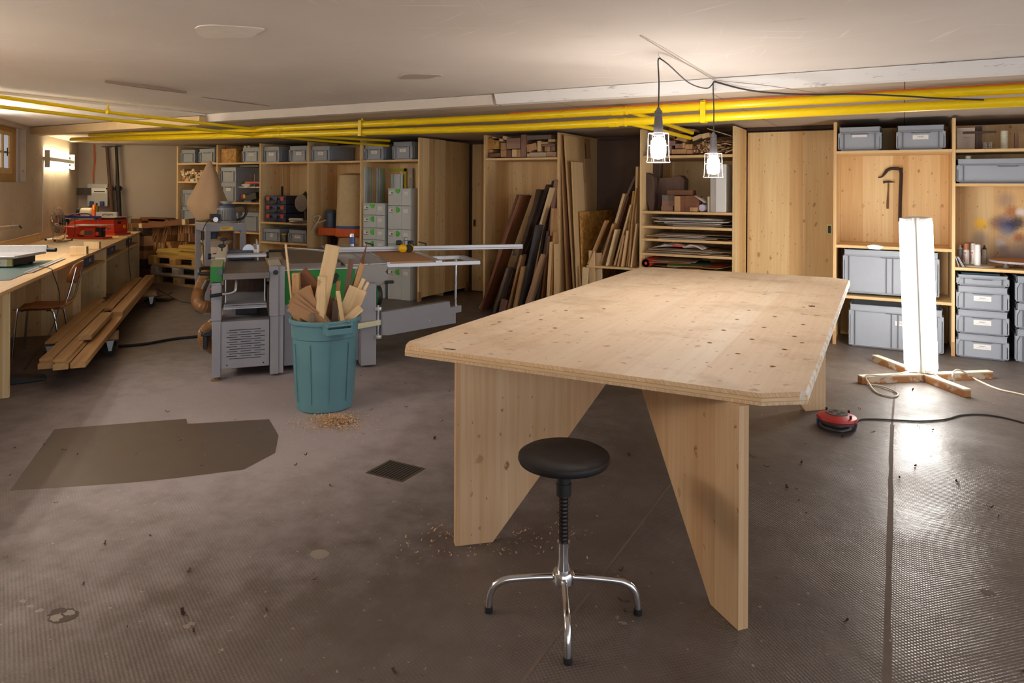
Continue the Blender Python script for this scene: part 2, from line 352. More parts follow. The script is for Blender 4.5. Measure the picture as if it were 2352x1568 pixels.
g.L(c, g.b.inputs['Base Color']); g.b.inputs['Roughness'].default_value = .8; g.bump(n2, .25, .002); CEILM = g.m
g = NT('soffit_boards'); o = g.obj(); x, y, z = g.sep(o)
c = g.mix(g.noise(o, 1.4, 5, .6), rgb(204, 190, 176), rgb(172, 156, 142))
gap = g.math('LESS_THAN', g.math('FRACT', g.math('DIVIDE', y, .62)), .012); gap2 = g.math('LESS_THAN', g.math('FRACT', g.math('DIVIDE', x, 1.24)), .006)
c = g.mix(g.math('MAXIMUM', gap, gap2), c, rgb(104, 92, 82)); g.L(c, g.b.inputs['Base Color']); g.b.inputs['Roughness'].default_value = .85; SOFM = g.m
struct('ceiling', MB().box(-6.62, -3.3, CEIL, 3.5, STEP_Y+.05, CEIL+.2), CEILM)
struct('ceiling_left', MB().box(-15, -3.3, CEIL-.022, -6.62, STEP_Y+.05, CEIL+.2), CEILM)
struct('ceiling_back', MB().box(-15, STEP_Y, SOF, 3.5, 9.4, CEIL+.2), SOFM)
g = NT('chalky_white_paint'); o = g.obj(); x, y, z = g.sep(o)
k = g.ramp(g.noise(g.comb(g.math('MULTIPLY', x, 4.), y, g.math('MULTIPLY', z, 30.)), 1., 5, .75), .60, .70); k = g.math('MULTIPLY', k, g.ramp(x, -3.2, -2.2))
c = g.mix(g.math('MULTIPLY', k, .8), rgb(238, 236, 234), rgb(84, 80, 82)); g.L(c, g.b.inputs['Base Color']); g.b.inputs['Roughness'].default_value = .8; g.bump(g.noise(o, 40., 3), .3, .003); CHALK = g.m
m = MB(); m.prism([(STEP_Y-.055, CEIL-.004), (STEP_Y-.035, SOF+.045), (STEP_Y-.012, SOF-.002), (STEP_Y+.1, SOF-.002), (STEP_Y+.1, CEIL-.004)], -2.98, 3.2, 'x')
struct('trim_1', m, CHALK)
m = MB(); m.prism([(STEP_Y-.03, CEIL-.004), (STEP_Y-.012, SOF-.002), (STEP_Y+.1, SOF-.002), (STEP_Y+.1, CEIL-.004)], -6.62, -3.02, 'x')
struct('trim_2', m, plain('off_white_beam', rgb(222, 212, 200), .8, 0, .08, 12))
m = MB(); m.box(-11.2, STEP_Y-.1, SOF-.04, -6.62, STEP_Y+.1, CEIL-.03)
struct('trim_3', m, plain('ochre_beam', rgb(206, 178, 130), .8, 0, .1, 12))
# repaired spots on the ceiling
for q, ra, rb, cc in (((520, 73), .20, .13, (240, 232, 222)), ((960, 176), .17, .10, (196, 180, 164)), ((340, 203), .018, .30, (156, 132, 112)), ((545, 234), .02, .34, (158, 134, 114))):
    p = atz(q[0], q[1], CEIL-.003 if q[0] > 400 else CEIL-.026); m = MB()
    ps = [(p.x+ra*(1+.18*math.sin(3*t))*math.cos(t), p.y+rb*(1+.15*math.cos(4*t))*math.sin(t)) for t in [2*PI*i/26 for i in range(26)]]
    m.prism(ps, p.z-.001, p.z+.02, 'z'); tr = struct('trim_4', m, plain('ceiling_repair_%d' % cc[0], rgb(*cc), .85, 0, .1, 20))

# ------------------------------------------------------------------ window in the left wall
win = thing('window_1', None, None, (0, 0, 0)); win['kind'] = 'structure'
WF = WN-.08
OLDW = wood('old_yellow_window_wood', rgb(206, 160, 84), rgb(170, 124, 62), 'Z', .3, .1, 0, .5)
m = MB()
wallbox(m, WS0, WS1-.1, WZ0, WZ0+.1, WF, WF-.06); wallbox(m, WS0, WS1-.1, WZ1-.05, WZ1, WF, WF-.06)
wallbox(m, WS1-.26, WS1-.1, WZ0+.1, WZ1-.05, WF, WF-.06); wallbox(m, WS0, WS0+.1, WZ0+.1, WZ1-.05, WF, WF-.06)
m.build('window_frame', OLDW, win, bevel=.006)
m = MB(); wallbox(m, WS1-.1, WS1, WZ0, WZ1, WF+.02, WF-.06); m.build('window_jamb', plain('jamb_paint', rgb(196, 190, 184), .7), win)
m = MB(); so = WS1-.1
sash0, sash1 = 9.50, WS1-.26
zb, zt = WZ0+.1, WZ1-.05
fr = rgb(224, 190, 124)
SASHM = wood('window_sash_wood', rgb(226, 196, 132), rgb(200, 160, 96), 'Z', .3, .08, 0, .5)
wallbox(m, sash0, sash1, zb, zb+.07, WF-.012, WF-.05); wallbox(m, sash0, sash1, zt-.05, zt, WF-.012, WF-.05)
wallbox(m, sash1-.06, sash1, zb+.07, zt-.05, WF-.012, WF-.05); wallbox(m, sash0, sash0+.06, zb+.07, zt-.05, WF-.012, WF-.05)
mid = (sash0+sash1)/2+.12; zm = (zb+zt)/2
wallbox(m, mid-.03, mid+.03, zb+.07, zt-.05, WF-.012, WF-.05); wallbox(m, sash0, sash1, zm-.012, zm+.012, WF-.014, WF-.048)
m.build('sash', SASHM, win, bevel=.003)
m = MB(); wallbox(m, sash0+.02, sash1-.02, zb+.03, zt-.02, WF-.03, WF-.034)
m.build('pane', emis('frosted_daylight', rgb(214, 222, 244), .22), win)
m = MB(); hp = sn(mid, WF+.0, zm); m.cyl(hp, hp+E1*.03, .008, n=10); m.cyl(hp+E1*.03+Vector((0, 0, .05)), hp+E1*.03-Vector((0, 0, .05)), .006, n=10); m.build('window_handle', BLACK, win, True)

# ------------------------------------------------------------------ the wall of spruce shelving
PY0 = 7.76; PT = .027; PH = 2.215
BX = [-10.784, -9.786, -8.789, -7.774, -6.756, -5.743, -4.705, -3.666, -2.627, -1.599, -.614, .396, 1.41]
def side(name, x, depth, par, y0=0, h=PH, foot=True):
    m = MB(); m.box(x, y0+.003, .05 if foot else 0, x+PT, y0+depth, h); m.slot(1).box(x, y0, .13 if foot else 0, x+PT, y0+.003, h)
    o = m.build(name, [W_Z, W_EDGE], par)
    if foot:
        f = MB(); f.box(x-.002, y0-.002, 0, x+PT+.002, y0+.05, .13); f.build('foot', TAN, o)
    return o
def shelf(x0, x1, z, depth, par, y0=.004):
    m = MB(); m.box(x0+PT, y0+.003, z-.027, x1, depth-.02, z); m.slot(1).box(x0+PT, y0, z-.027, x1, y0+.003, z)
    return m.build('shelf', [W_X, W_EDX], par)
def unit(k, shelves, label, depth=.62, last=False, back=True, name='shelf_unit'):
    x0, x1 = BX[k], BX[k+1]; t = thing(name, label, 'shelf', ((x0), PY0, 0)); w = x1-x0
    side('side_panel', 0, depth, t)
    if back: MB().box(PT, depth-.018, .0, w, depth, PH-.03).build('back_panel', W_Z, t)
    for z in shelves: shelf(0, w, z, depth, t)
    if last: side('side_panel', w, depth, t)
    return t
unit(0, (1.930, 1.623, .92, .1), 'spruce shelf bay at the far left end holding a heap of white-ended offcuts')
unit(1, (1.924, 1.294, .824, .1), 'spruce shelf bay with the golden chipboard box on its top shelf')
unit(2, (1.918, .996, .691, .2), 'spruce shelf bay holding three navy cases with red latches')
unit(3, (1.918,), 'spruce shelf bay housing the orange dust extractor')
u5 = unit(4, (1.922,), 'spruce shelf bay with two stacks of light grey tool cases')
side('side_panel', BX[5]-BX[4], .62, u5)
t = thing('recess_cabinet', 'closed spruce cabinet set back in the dark recess beside the leaning planks', 'cabinet', (BX[5], 8.39, 0))
m = MB().box(0, 0, .05, PT, .62, PH-.01); s_ = m.build('side_panel', W_Z, t); MB().box(-.002, .55, 0, PT+.002, .6, .13).build('foot', TAN, s_)
d_ = MB().box(.115, .57, .012, 1.038, .595, 2.185).build('door', W_Z, t)
hm = MB(); hm.box(.135, .563, .96, .185, .5695, 1.075); hm.slot(1).box(.147, .5615, .975, .173, .5632, 1.06); hm.build('handle', [plain('brass', rgb(196, 160, 84), .35, .8), BLACK], d_)
unit(6, (1.919,), 'spruce bay full of leaning planks under a shelf of wood blocks')
u7 = unit(7, (), 'open spruce bay with tall sheets leaning on its left side', 1.22, back=False)
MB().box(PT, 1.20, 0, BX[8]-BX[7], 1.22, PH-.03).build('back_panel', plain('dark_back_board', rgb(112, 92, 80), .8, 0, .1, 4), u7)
lb = MB(); lb.box(.38, .02, .607, 1.039, .75, .632); lb.build('low_shelf', W_X, u7)
u8 = unit(8, (1.914, 1.288, 1.122, .978, .815, .63), 'spruce bay of closely spaced shelves stuffed with paper and card', 1.22)
t = thing('door_cabinet', 'spruce cabinet with tall closed sliding door under the second lamp', 'cabinet', (BX[9], PY0, 0))
side('side_panel', 0, .62, t)
d_ = MB().box(PT+.012, .632, .012, .985, .657, 2.185).build('door', W_Z, t)
MB().box(PT+.002, .66, .03, .985, .67, 2.2).build('back_panel', DARK, t); MB().box(PT+.002, .64, 2.205, .985, .70, 2.243).build('top_rail', DARK, t)
BRASS = plain('yellow_chromate', rgb(190, 186, 120), .35, .7)
hm = MB(); hz = aty(1905, 527, PY0+.63); hx = hz.x-BX[9]; hz = hz.z
hm.box(hx-.024, .6265, hz-.055, hx+.024, .632, hz+.055); hm.slot(1).box(hx-.014, .625, hz-.04, hx+.014, .627, hz+.04); hm.build('handle', [BRASS, BLACK], d_)
unit(10, (1.926, .992, .493), 'spruce bay with hand tools hung on its back board behind the standing lamp')
g = NT('spray_stained_spruce')
bs = wood('spruce_upright_plain', SP1, SP2, 'Z', .14)
g.m.node_tree.nodes.clear()
g.m = bs.copy(); g.m.name = 'spray_stained_spruce'; g.t = g.m.node_tree; g.n = g.t.nodes; g.b = g.n['Principled BSDF']
old = g.b.inputs['Base Color'].links[0].from_socket; o = g.N('TexCoord').outputs['Object']; x, y, z = g.sep(o); col = old
bk = PY0+.6
for (px, py, r, cc, st) in ((2252, 513, .07, (246, 196, 20), .9), (2325, 486, .075, (170, 96, 40), .8), (2344, 487, .05, (230, 228, 232), .85), (2288, 512, .08, (158, 108, 66), .7), (2308, 512, .11, (96, 88, 112), .8), (2318, 523, .085, (30, 48, 110), .95), (2337, 511, .085, (36, 38, 60), .9),
                            (2340, 545, .06, (180, 108, 44), .9), (2298, 558, .055, (214, 216, 224), .7), (2305, 572, .055, (110, 108, 120), .6), (2310, 460, .10, (120, 112, 118), .45), (2250, 548, .09, (120, 124, 134), .5), (2310, 535, .09, (150, 152, 160), .5), (2320, 610, .30, (96, 84, 92), .8), (2240, 612, .16, (120, 100, 92), .6), (2400, 590, .3, (90, 84, 100), .8)):
    p = aty(px, py, bk); dx = g.math('SUBTRACT', x, p.x-BX[11]); dz = g.math('SUBTRACT', z, p.z)
    dd = g.math('SQRT', g.math('ADD', g.math('MULTIPLY', dx, dx), g.math('MULTIPLY', dz, dz)))
    nn = g.noise(o, 60., 3, .7); dd = g.math('ADD', dd, g.math('MULTIPLY', g.math('SUBTRACT', nn, .5), .05))
    col = g.mix(g.math('MULTIPLY', g.ramp(dd, r*1.05, r*.35), st), col, rgb(*cc))
g.L(col, g.b.inputs['Base Color'])
u11 = unit(11, (1.921, 1.606, .826), 'spruce bay at the right edge with a spray-stained back board', last=True)
for c in u11.children:
    if c.name.startswith('back_panel'): c.data.materials[0] = g.m
WOODBITS = [PINE, TAN, W_EDGE, BROWN]

# ------------------------------------------------------------------ grey stacking crates
_cc = {}
def crate_mesh(w, d, h, mid=False):
    k = (round(w, 3), round(d, 3), round(h, 3), mid)
    if k in _cc: return _cc[k]
    m = MB(); i = .012; a = w/2; c = min(.055, h*.24); t = .004
    for (x0, y0, x1, y1) in ((-a+i, i, a-i, i+t), (-a+i, d-i-t, a-i, d-i), (-a+i, i, -a+i+t, d-i), (a-i-t, i, a-i, d-i)): m.box(x0, y0, .014, x1, y1, h)
    m.box(-a+i, i, .012, a-i, d-i, .018); m.box(-a+.028, .028, 0, a-.028, d-.028, .013)
    m.box(-a+.006, .004, .012, a-.006, .0125, .022)
    zl = h-c
    for (x0, y0, x1, y1) in ((-a, 0, a, i+.001), (-a, d-i-.001, a, d), (-a, 0, -a+i+.001, d), (a-i-.001, 0, a, d)): m.box(x0, y0, zl-.006, x1, y1, zl)
    for (x0, y0, x1, y1) in ((-a+.006, .004, a-.006, i+.001), (-a+.006, d-i-.001, a-.006, d-.004), (-a+.006, .004, -a+i+.001, d-.004), (a-i-.001, .004, a-.006, d-.004)): m.box(x0, y0, h-.006, x1, y1, h)
    for sx in (-1, 1):
        for off in (0, .05):
            xx = sx*(a-.006-off)-.004; m.slot(1 if off else 0).box(xx, .002, .02, xx+.009, i+.001, zl-.005).slot(0)  # inner ribs darker: groove shadow put into the colour
        for yy in (.05, d-.06): x0 = sx*a; m.box(min(x0, x0-sx*(i+.001)), yy, .02, max(x0, x0-sx*(i+.001)), yy+.009, zl-.005)
        q = sx*(a-.0005); m.slot(0).prism([(q, zl-.006), (q-sx*.03, zl-.006), (q-sx*.012, zl-.05)], .0005, i, 'y')
    if mid:
        for xx in (-.035, .02): m.slot(1).box(xx, .002, .02, xx+.012, i+.001, zl-.005)
    m.slot(1).box(-a+.003, .002, zl-.010, a-.003, .006, zl-.0062); m.box(-a+.008, .002, .0135, a-.008, .0045, .0165)  # dark strips paint the shadow under the ledge and above the foot
    hw = min(.07, w*.2)
    m.slot(1).box(-hw, .0075, zl-.02, hw, i-.0005, zl-.012)
    for sx in (-1, 1): m.box(sx*hw-.012, .004, zl-.016, sx*hw+.012, i, zl-.0065)
    me = m.mesh('crate', [CRATE, plain('crate_groove_shade', rgb(104, 107, 116), .6)]); _cc[k] = me; return me  # second slot: painted shade for ribs, ledge line and grip recess
_pl = {}
def paper(w, h, par, loc, line1=None, line2=True, name='paper_label', size=None):
    m = MB(); m.box(-w/2, -.0008, -h/2, w/2, 0, h/2)
    if line2: m.slot(1).box(-w*.34, -.0012, -h*.22, w*.34, -.0008, -h*.16)
    p = m.build(name, [PAPER, plain('faint_print', rgb(180, 174, 172), .7)], par, loc=loc)
    if line1: text(line1, size or h*.42, INK, p, (0, -.0012, h*.14))
    return p
def crate(x0, x1, z, h, label, y=PY0+.03, d=.55, lab=None, lw=.105, lh=.045, lx=0, lz=None, group='grey stacking crates on the shelves', mid=False, mat=None):
    w = x1-x0; o = bpy.data.objects.new('crate', crate_mesh(w, d, h, mid)); COL.objects.link(o); o.location = ((x0+x1)/2, y, z)
    tag(o, label, 'crate', group)
    if lab is not None: paper(lw, lh, o, (lx, .0115, h*.52 if lz is None else lz), lab or None)
    return o
T1 = 1.931
crate(-10.735, -10.36, 1.931, .225, 'grey crate without label, first on the top shelf from the left end')
crate(-10.27, -9.87, 1.931, .23, 'grey crate without label on the top shelf, beside the chipboard box bay')
crate(-9.225, -8.83, 1.925, .235, 'grey crate with small white label, right of the golden chipboard box', lab='\\wekzyn\\')
crate(-8.755, -8.40, 1.919, .24, 'grey labelled crate on the top shelf above the navy cases, left one', lab='\\wyn\\')
crate(-8.19, -7.80, 1.919, .24, 'grey labelled crate on the top shelf above the navy cases, right one', lab='\\moy\\')
c_ = crate(-7.742, -7.36, 1.919, .225, 'dusty grey crate with torn cream tape, above the dust extractor', d=.55, lab='\\kyr\\')
MB().box(-.08, -.001, -.014, .09, 0, .012).build('tape', plain('cream_tape', rgb(224, 206, 158), .7), c_, loc=(0, .0115, .16))
crate(-6.715, -6.36, 1.923, .215, 'grey labelled crate crossed by the thin yellow pipe, above the tool cases', lab='\\fyzyk\\')
crate(-6.205, -5.86, 1.923, .245, 'grey labelled crate on the top shelf beside the tall cabinet side', lab='\\stykey\\')
crate(-.578, -.19, 1.927, .235, 'grey crate with blank silver label, above the wall-hung hand tools', lab='', lw=.13, lh=.03, lz=.15)
crate(-.065, .345, 1.927, .232, 'grey crate with the myzik label on the top shelf', lab='\\myzik\\', lw=.13, lh=.042)
crate(.43, 1.23, 1.607, .225, 'long grey crate without label below the dark cross block', d=.56)
# stacks beside
crate(-10.70, -10.32, 1.20, .28, 'upper grey crate of the pair half hidden by the covered drill', group='grey crates behind the covered drill')
crate(-10.70, -10.32, .921, .28, 'lower grey crate of the pair half hidden by the covered drill', group='grey crates behind the covered drill')
crate(-9.752, -9.36, 1.599, .25, 'grey crate without label, upper of two beside the cloth cover')
crate(-9.735, -9.36, 1.295, .304, 'grey crate with white label, lower of two beside the cloth cover', lab='\\tor\\', lz=.2)
crate(-9.235, -8.83, .825, .31, 'large plain grey crate on the lower shelf beside the motor')
crate(-9.70, -9.30, .825, .30, 'grey crate mostly hidden behind the disc sander motor')
crate(-8.755, -8.37, .692, .20, 'grey crate with a square white note under the navy cases', lab='\\eko\\', lw=.05, lh=.055, lx=.0)
crate(-8.20, -7.82, .692, .195, 'grey crate with a wide white note under the mitre saw', lab='\\schleyfn\\', lw=.12, lh=.055)
m_ = [(.661, .755, .105, None, 'shallow grey crate with papers in it, topmost of the right-hand stack'),
      (.442, .661, .219, '\\pëtyr\\', 'second crate from the top in the right-hand stack, label reads petyr'),
      (.221, .442, .221, '\\pëtyr\\', 'third crate from the top in the right-hand stack, label reads petyr'),
      (0, .221, .221, '\\pëtyr\\', 'bottom crate of the right-hand stack on the floor, label reads petyr')]
for z, z1, h, lb_, la in m_: crate(.434, .838, z, h-.001, la, y=PY0-.02, d=.58, lab=lb_, lw=.135, lh=.045, lx=.0, lz=h*.5, group='crates stacked under the painting shelf')
tag(MB().box(-.15, 0, 0, .15, .22, .012).build('magazine', plain('blue_magazine', rgb(84, 118, 142), .5), None, loc=(.63, PY0+.12, .757)), 'blue magazine lying in the shallow top crate', 'magazine')
for k, (z, h, la) in enumerate(((0, .30, 'bottom'), (.302, .23, 'middle'), (.534, .24, 'top'))):
    crate(.885, 1.285, z, h, la+' grey crate of the stack cut off by the right picture edge', y=PY0+.0, d=.6, group='crates stacked at the right edge')
crate(-.528, .30, .519, .43, 'huge grey crate without label on the middle shelf behind the standing lamp', d=.56, y=PY0+.02, mid=True)
crate(-.47, .335, .0, .415, 'huge grey crate with white label on the floor behind the standing lamp', d=.56, y=PY0-.02, lab='\\bedyr\\', lw=.115, lh=.045, lx=.06, lz=.26, mid=True)
tag(MB().prism([(-.07, 0), (-.055, -.03), (.04, -.034), (.075, -.004), (.03, .008), (-.02, .012)], 0, .12).build('dust_mask', PAPER, None, loc=(aty(2010, 572, PY0).x, PY0-.03, .966+.03)), 'folded white dust mask hanging over the shelf edge', 'mask')

# golden chipboard box and blocks above
g = NT('oriented_strand_board'); o = g.obj(); vo = g.N('TexVoronoi'); vo.inputs['Scale'].default_value = 1.; x, y, z = g.sep(o)
nz = g.noise(o, 9, 3); g.L(g.comb(g.math('MULTIPLY', g.math('ADD', g.math('ADD', x, y), g.math('MULTIPLY', nz, .15)), 42.), 0., g.math('MULTIPLY', z, 24.)), vo.inputs['Vector'])
c = g.mix(g.sep(vo.outputs['Color'])[0], rgb(160, 108, 44), rgb(218, 166, 84)); g.L(c, g.b.inputs['Base Color']); g.b.inputs['Roughness'].default_value = .6; OSB = g.m
tag(MB().box(0, 0, 0, .345, .4, .225).build('chipboard_box', OSB, None, bevel=.002, loc=(-9.705, PY0+.03, 1.925)), 'golden chipboard box on the top shelf of the second bay', 'box')
for k in range(2):
    tag(MB().box(0, 0, 0, .06, .3, .03).build('wood_strip', PINE, None, loc=(-9.215+k*.08, PY0+.06, 2.161)), 'pale square-ended strip lying on the crate beside the chipboard box', 'wood offcut', 'two strips on the crate')

# navy tool cases with red latches
def navy_case(z, label, h=.136):
    t = thing('tool_case', label, 'tool case', (-8.715, PY0+.05, z), 0, 'navy tool cases in a pile'); W = .445
    m = MB(); m.box(0, 0, .004, W, .5, h*.52); m.box(.006, .004, h*.52, W-.006, .5, h-.004); m.box(.0, -.004, h*.50, W, .0, h*.56); m.build('body', NAVY, t, bevel=.008)
    for x in (.035, W-.105): MB().box(x, -.012, h*.42, x+.07, .0, h*.86).build('latch', plain('red_latch', rgb(190, 60, 52), .45), t, bevel=.004)
    m = MB(); m.tube(smoothpts([(.15, -.004, h*.66), (.15, -.03, h*.5), (.16, -.036, h*.26), (.28, -.036, h*.26), (.29, -.03, h*.5), (.29, -.004, h*.66)], 4), .011, 8); m.build('handle', BLACK, t, True)
    MB().box(.175, -.008, h*.48, .265, -.003, h*.8).build('badge', BLUE, t)
    return t
for z, la in ((.997, 'bottom navy case of three, grey dust on its lid'), (1.133, 'middle navy case of three with a yellow sticker badge'), (1.269, 'top navy case of three with red latches')): navy_case(z, la)
# mitre saw at the right of that bay
t = thing('mitre_saw', 'mitre saw with smoky blade guard beside the navy cases', 'saw', (-7.98, PY0+.12, .997))
MB().lathe([(.19, 0), (.2, .02), (.19, .04)], n=28).build('turntable', STEEL, t, True)
m = MB(); m.box(-.2, -.09, 0, .06, -.05, .07); m.box(-.2, -.11, .04, .0, -.03, .055); m.build('fence', MLIGHT, t, bevel=.006)
m = MB(); m.lathe([(.0, -.02), (.13, -.02), (.13, .02), (0, .02)], (.03, -.05, .30), 28, 'y'); m.build('blade_guard', plain('smoky_guard', rgb(120, 108, 100), .25, .2), t, True)
MB().cyl((.03, .0, .3), (.03, .14, .34), .06, .055).build('motor', BLACK, t, True)
m = MB(); m.box(.0, .02, .03, .06, .09, .3); m.build('arm', BLACK, t, bevel=.01)
m = MB(); m.tube([(.03, -.02, .42), (.1, -.05, .46), (.14, -.05, .4)], .018, 8); m.build('handle', BLACK, t, True)
t = thing('preserving_jar', 'preserving jar with yellow lid between the two noted crates', 'jar', (-8.31, PY0+.06, .692))
MB().lathe([(.04, 0), (.042, .02), (.042, .1), (.036, .115)], n=18).build('glass', plain('jar_contents', rgb(110, 92, 60), .25), t, True)
MB().lathe([(.039, .115), (.039, .132), (0, .133)], n=18).build('lid', YELP, t, True)
p = aty(609, 452, PY0+.1)
t = thing('stick_level', 'long pale stick with dark grip standing left of the navy cases', 'stick', (-8.745, PY0+.4, .997))
MB().box(0, 0, 0, .02, .03, .55).build('grip', BLACK, t); MB().cyl((.01, .015, .55), (.015, .02, .9), .011, n=10).build('rod', PINE, t, True)
m = MB(); m.tube(smoothpts([(-8.0, 8.335, 1.735), (-7.93, 8.31, 1.705), (-7.84, 8.32, 1.70), (-7.79, 8.33, 1.71)], 5), .012, 8); tag(m.build('hose', BLUE, None, True), 'short blue hose hanging at the back above the mitre saw', 'hose')
# tools in the second bay
t = thing('hand_planer', 'black power planer with red knob on a blue base', 'power tool', (-9.17, PY0+.1, 1.295))
MB().box(-.05, -.03, 0, .12, .06, .025).build('sole', SLATE, t); m = MB(); m.prism([(-.1, .03), (-.08, .1), (.02, .12), (.1, .14), (.22, .16), (.24, .05), (.1, .02)], -.03, .05); m.build('body', BLACK, t, bevel=.012)
MB().lathe([(0, 0), (.02, .01), (.03, .05), (.022, .09), (0, .095)], (-.1, 0, .03)).build('knob', RED, t, True); MB().box(-.06, -.034, .06, -.02, -.03, .12).build('cap', YELP, t)
tag(MB().box(-9.33, PY0+.06, 1.53, -8.82, PY0+.40, 1.538).build('metal_shelf', STEEL, None), 'thin metal plate shelf under the red clamp bars', 'shelf')
t = thing('clamp_bar', 'red clamp with two upright spindles lying on the metal plate', 'clamp', (-9.12, PY0+.1, 1.538))
MB().box(-.12, 0, .05, .28, .03, .085).build('bar', RED, t, bevel=.004)
m = MB(); m.prism([(-.2, .03), (-.1, .0), (.0, .01), (.02, .05), (-.12, .05)], -.01, .05); m.build('jaw', MLIGHT, t, bevel=.004)
for x in (0, .09): MB().cyl((x, .015, .0), (x, .015, .2), .006, n=8).build('spindle', STEEL if x else DKRED, t, True)
tag(MB().box(-9.3, PY0+.05, 1.851, -8.86, PY0+.4, 1.882).build('tray', BLACK, None, bevel=.004), 'flat black tray lying on top of the plain grey crate', 'tray')

# dust extractor
t = thing('dust_extractor', 'orange dust extractor with a tall beige filter bag', 'dust extractor', (-7.05, PY0+.30, 0))
bz = [aty(800, y, PY0+.25).z for y in (398, 522, 541)]; bxl = aty(776, 460, PY0+.25).x+7.05; bc = bxl+.235; oxl = aty(730, 530, PY0+.1).x+7.05; mxc = aty(762, 500, PY0+.3).x+7.05
m = MB(); hb = bz[0]-bz[1]
m.lathe([(.235, bz[1]), (.235, bz[1]+.06), (.23, bz[1]+.2*hb), (.215, bz[1]+.55*hb), (.205, bz[1]+.8*hb), (.195, bz[0]-.03), (.1, bz[0]), (0, bz[0]+.005)], (bc, 0, 0), 28)
m.build('filter_bag', plain('felt_bag', rgb(204, 180, 138), .9, 0, .2, 14), t, True)
MB().lathe([(.238, bz[1]-.01), (.238, bz[1]+.028)], (bc, 0, 0), 28).build('strap', plain('blue_strap', rgb(60, 90, 140), .6), t, True)
m = MB(); m.lathe([(.245, bz[2]-.01), (.245, bz[1]-.01), (.22, bz[1]-.005)], (bc, 0, 0), 28); m.box(oxl, -.2, bz[2], bc, .1, bz[1]-.012); m.build('housing', ORANGE, t, bevel=.01)
m = MB(); m.cyl((mxc, -.02, bz[1]-.01), (mxc, -.02, bz[1]+.2), .085, .08, 20); m.cyl((mxc, -.02, bz[1]+.2), (mxc, -.02, bz[1]+.25), .09, .07, 20); m.build('motor', SLATE, t, True)
MB().box(oxl+.05, -.05, .5, oxl+.11, .1, bz[2]).build('leg', DARK, t); MB().box(bc-.03, -.05, .5, bc+.03, .1, bz[2]-.01).build('leg', DARK, t)
m = MB(); q = mxc; m.tube(smoothpts([(q, -.12, bz[1]+.1), (q-.12, -.2, bz[1]+.06), (q-.16, -.22, bz[1]+.14), (q-.02, -.22, bz[1]+.16), (q-.1, -.24, bz[1]+.02), (q-.2, -.26, bz[1]-.12), (q-.21, -.27, bz[1]-.3)], 6), .009, 8); m.build('cable', CREAM, t, True)
t = thing('cement_bag', 'brown paper bag with a printed number sign under the dust extractor', 'bag', (-7.0, PY0+.05, .5))
m = MB(); m.prism([(-.22, 0), (.2, 0), (.22, .2), (.18, .32), (-.2, .3), (-.24, .18)], 0, .1); m.build('sack', plain('kraft_paper', rgb(178, 146, 110), .8), t, bevel=.02)
text('Nr', .07, INK, t, (.13, -.004, .22))
t = tag(MB().box(-7.3, PY0+.04, .0, -6.79, PY0+.5, .498).build('wooden_box', BROWN, None), 'dark wooden box holding the paper bag', 'box')

# guide rails, square and level in the case bay
def rail(px0, px1, ytop, y, label, zb=0.0):
    a = aty(px0, ytop, y); b = aty(px1, ytop, y); wd = b.x-a.x; h = a.z-zb
    t = thing('guide_rail', label, 'guide rail', (a.x, y, zb), 0, 'guide rails standing in the case bay')
    m = MB(); m.box(0, 0, 0, wd, .006, h); m.box(wd*.05, -.012, 0, wd*.12, .006, h); m.box(wd*.28, -.012, 0, wd*.34, .006, h); m.build('profile', ALU, t)
    for u in (.2, .8): MB().box(wd*u-.004, -.002, 0, wd*u+.004, 0, h).build('glide_strip', GREENP, t)

def siderail(px0, px1, ytop, label):
    X_ = BX[4]+PT+.012; a = atx(px0, ytop, X_); b = atx(px1, ytop, X_); t = thing('guide_rail', label, 'guide rail', (X_, a.y, 0), PI/2, 'guide rails standing in the case bay'); wd = b.y-a.y; h = a.z
    m = MB(); m.box(0, 0, 0, wd, .006, h); m.box(wd*.05, -.012, 0, wd*.12, .006, h); m.box(wd*.28, -.012, 0, wd*.34, .006, h); m.build('profile', ALU, t)
    for u in (.2, .8): MB().box(wd*u-.004, -.002, 0, wd*u+.004, 0, h).build('glide_strip', GREENP, t)
siderail(837, 857, 384, 'left of the two long aluminium guide rails'); siderail(865, 885, 386, 'right of the two long aluminium guide rails')
rail(898, 925, 400, 8.3, 'short wide guide rail beside the yellow square', .8)
a = aty(895, 387, 8.34); b = aty(934, 393, 8.34)
m = MB(); m.box(a.x, 8.33, a.z-.045, b.x, 8.335, a.z); m.box(b.x-.04, 8.33, a.z-.55, b.x, 8.335, a.z); tag(m.build('framing_square', plain('yellow_square_paint', rgb(190, 186, 40), .5), None), 'yellow framing square hung behind the right case stack', 'square')
a = aty(940, 386, 8.3); b = aty(947, 386, 8.3)
t = thing('spirit_level', 'grey spirit level standing upright behind the right case stack', 'level', (a.x, 8.3, 1.1))
MB().box(0, 0, 0, b.x-a.x, .025, a.z-1.1).build('bar', plain('level_grey', rgb(150, 154, 160), .4, .3), t); MB().lathe([(.018, -.002), (.018, .002)], ((b.x-a.x)/2, 0, a.z-1.1-.12), 16, 'y').build('vial', plain('vial_yellow', rgb(210, 200, 60), .3), t)

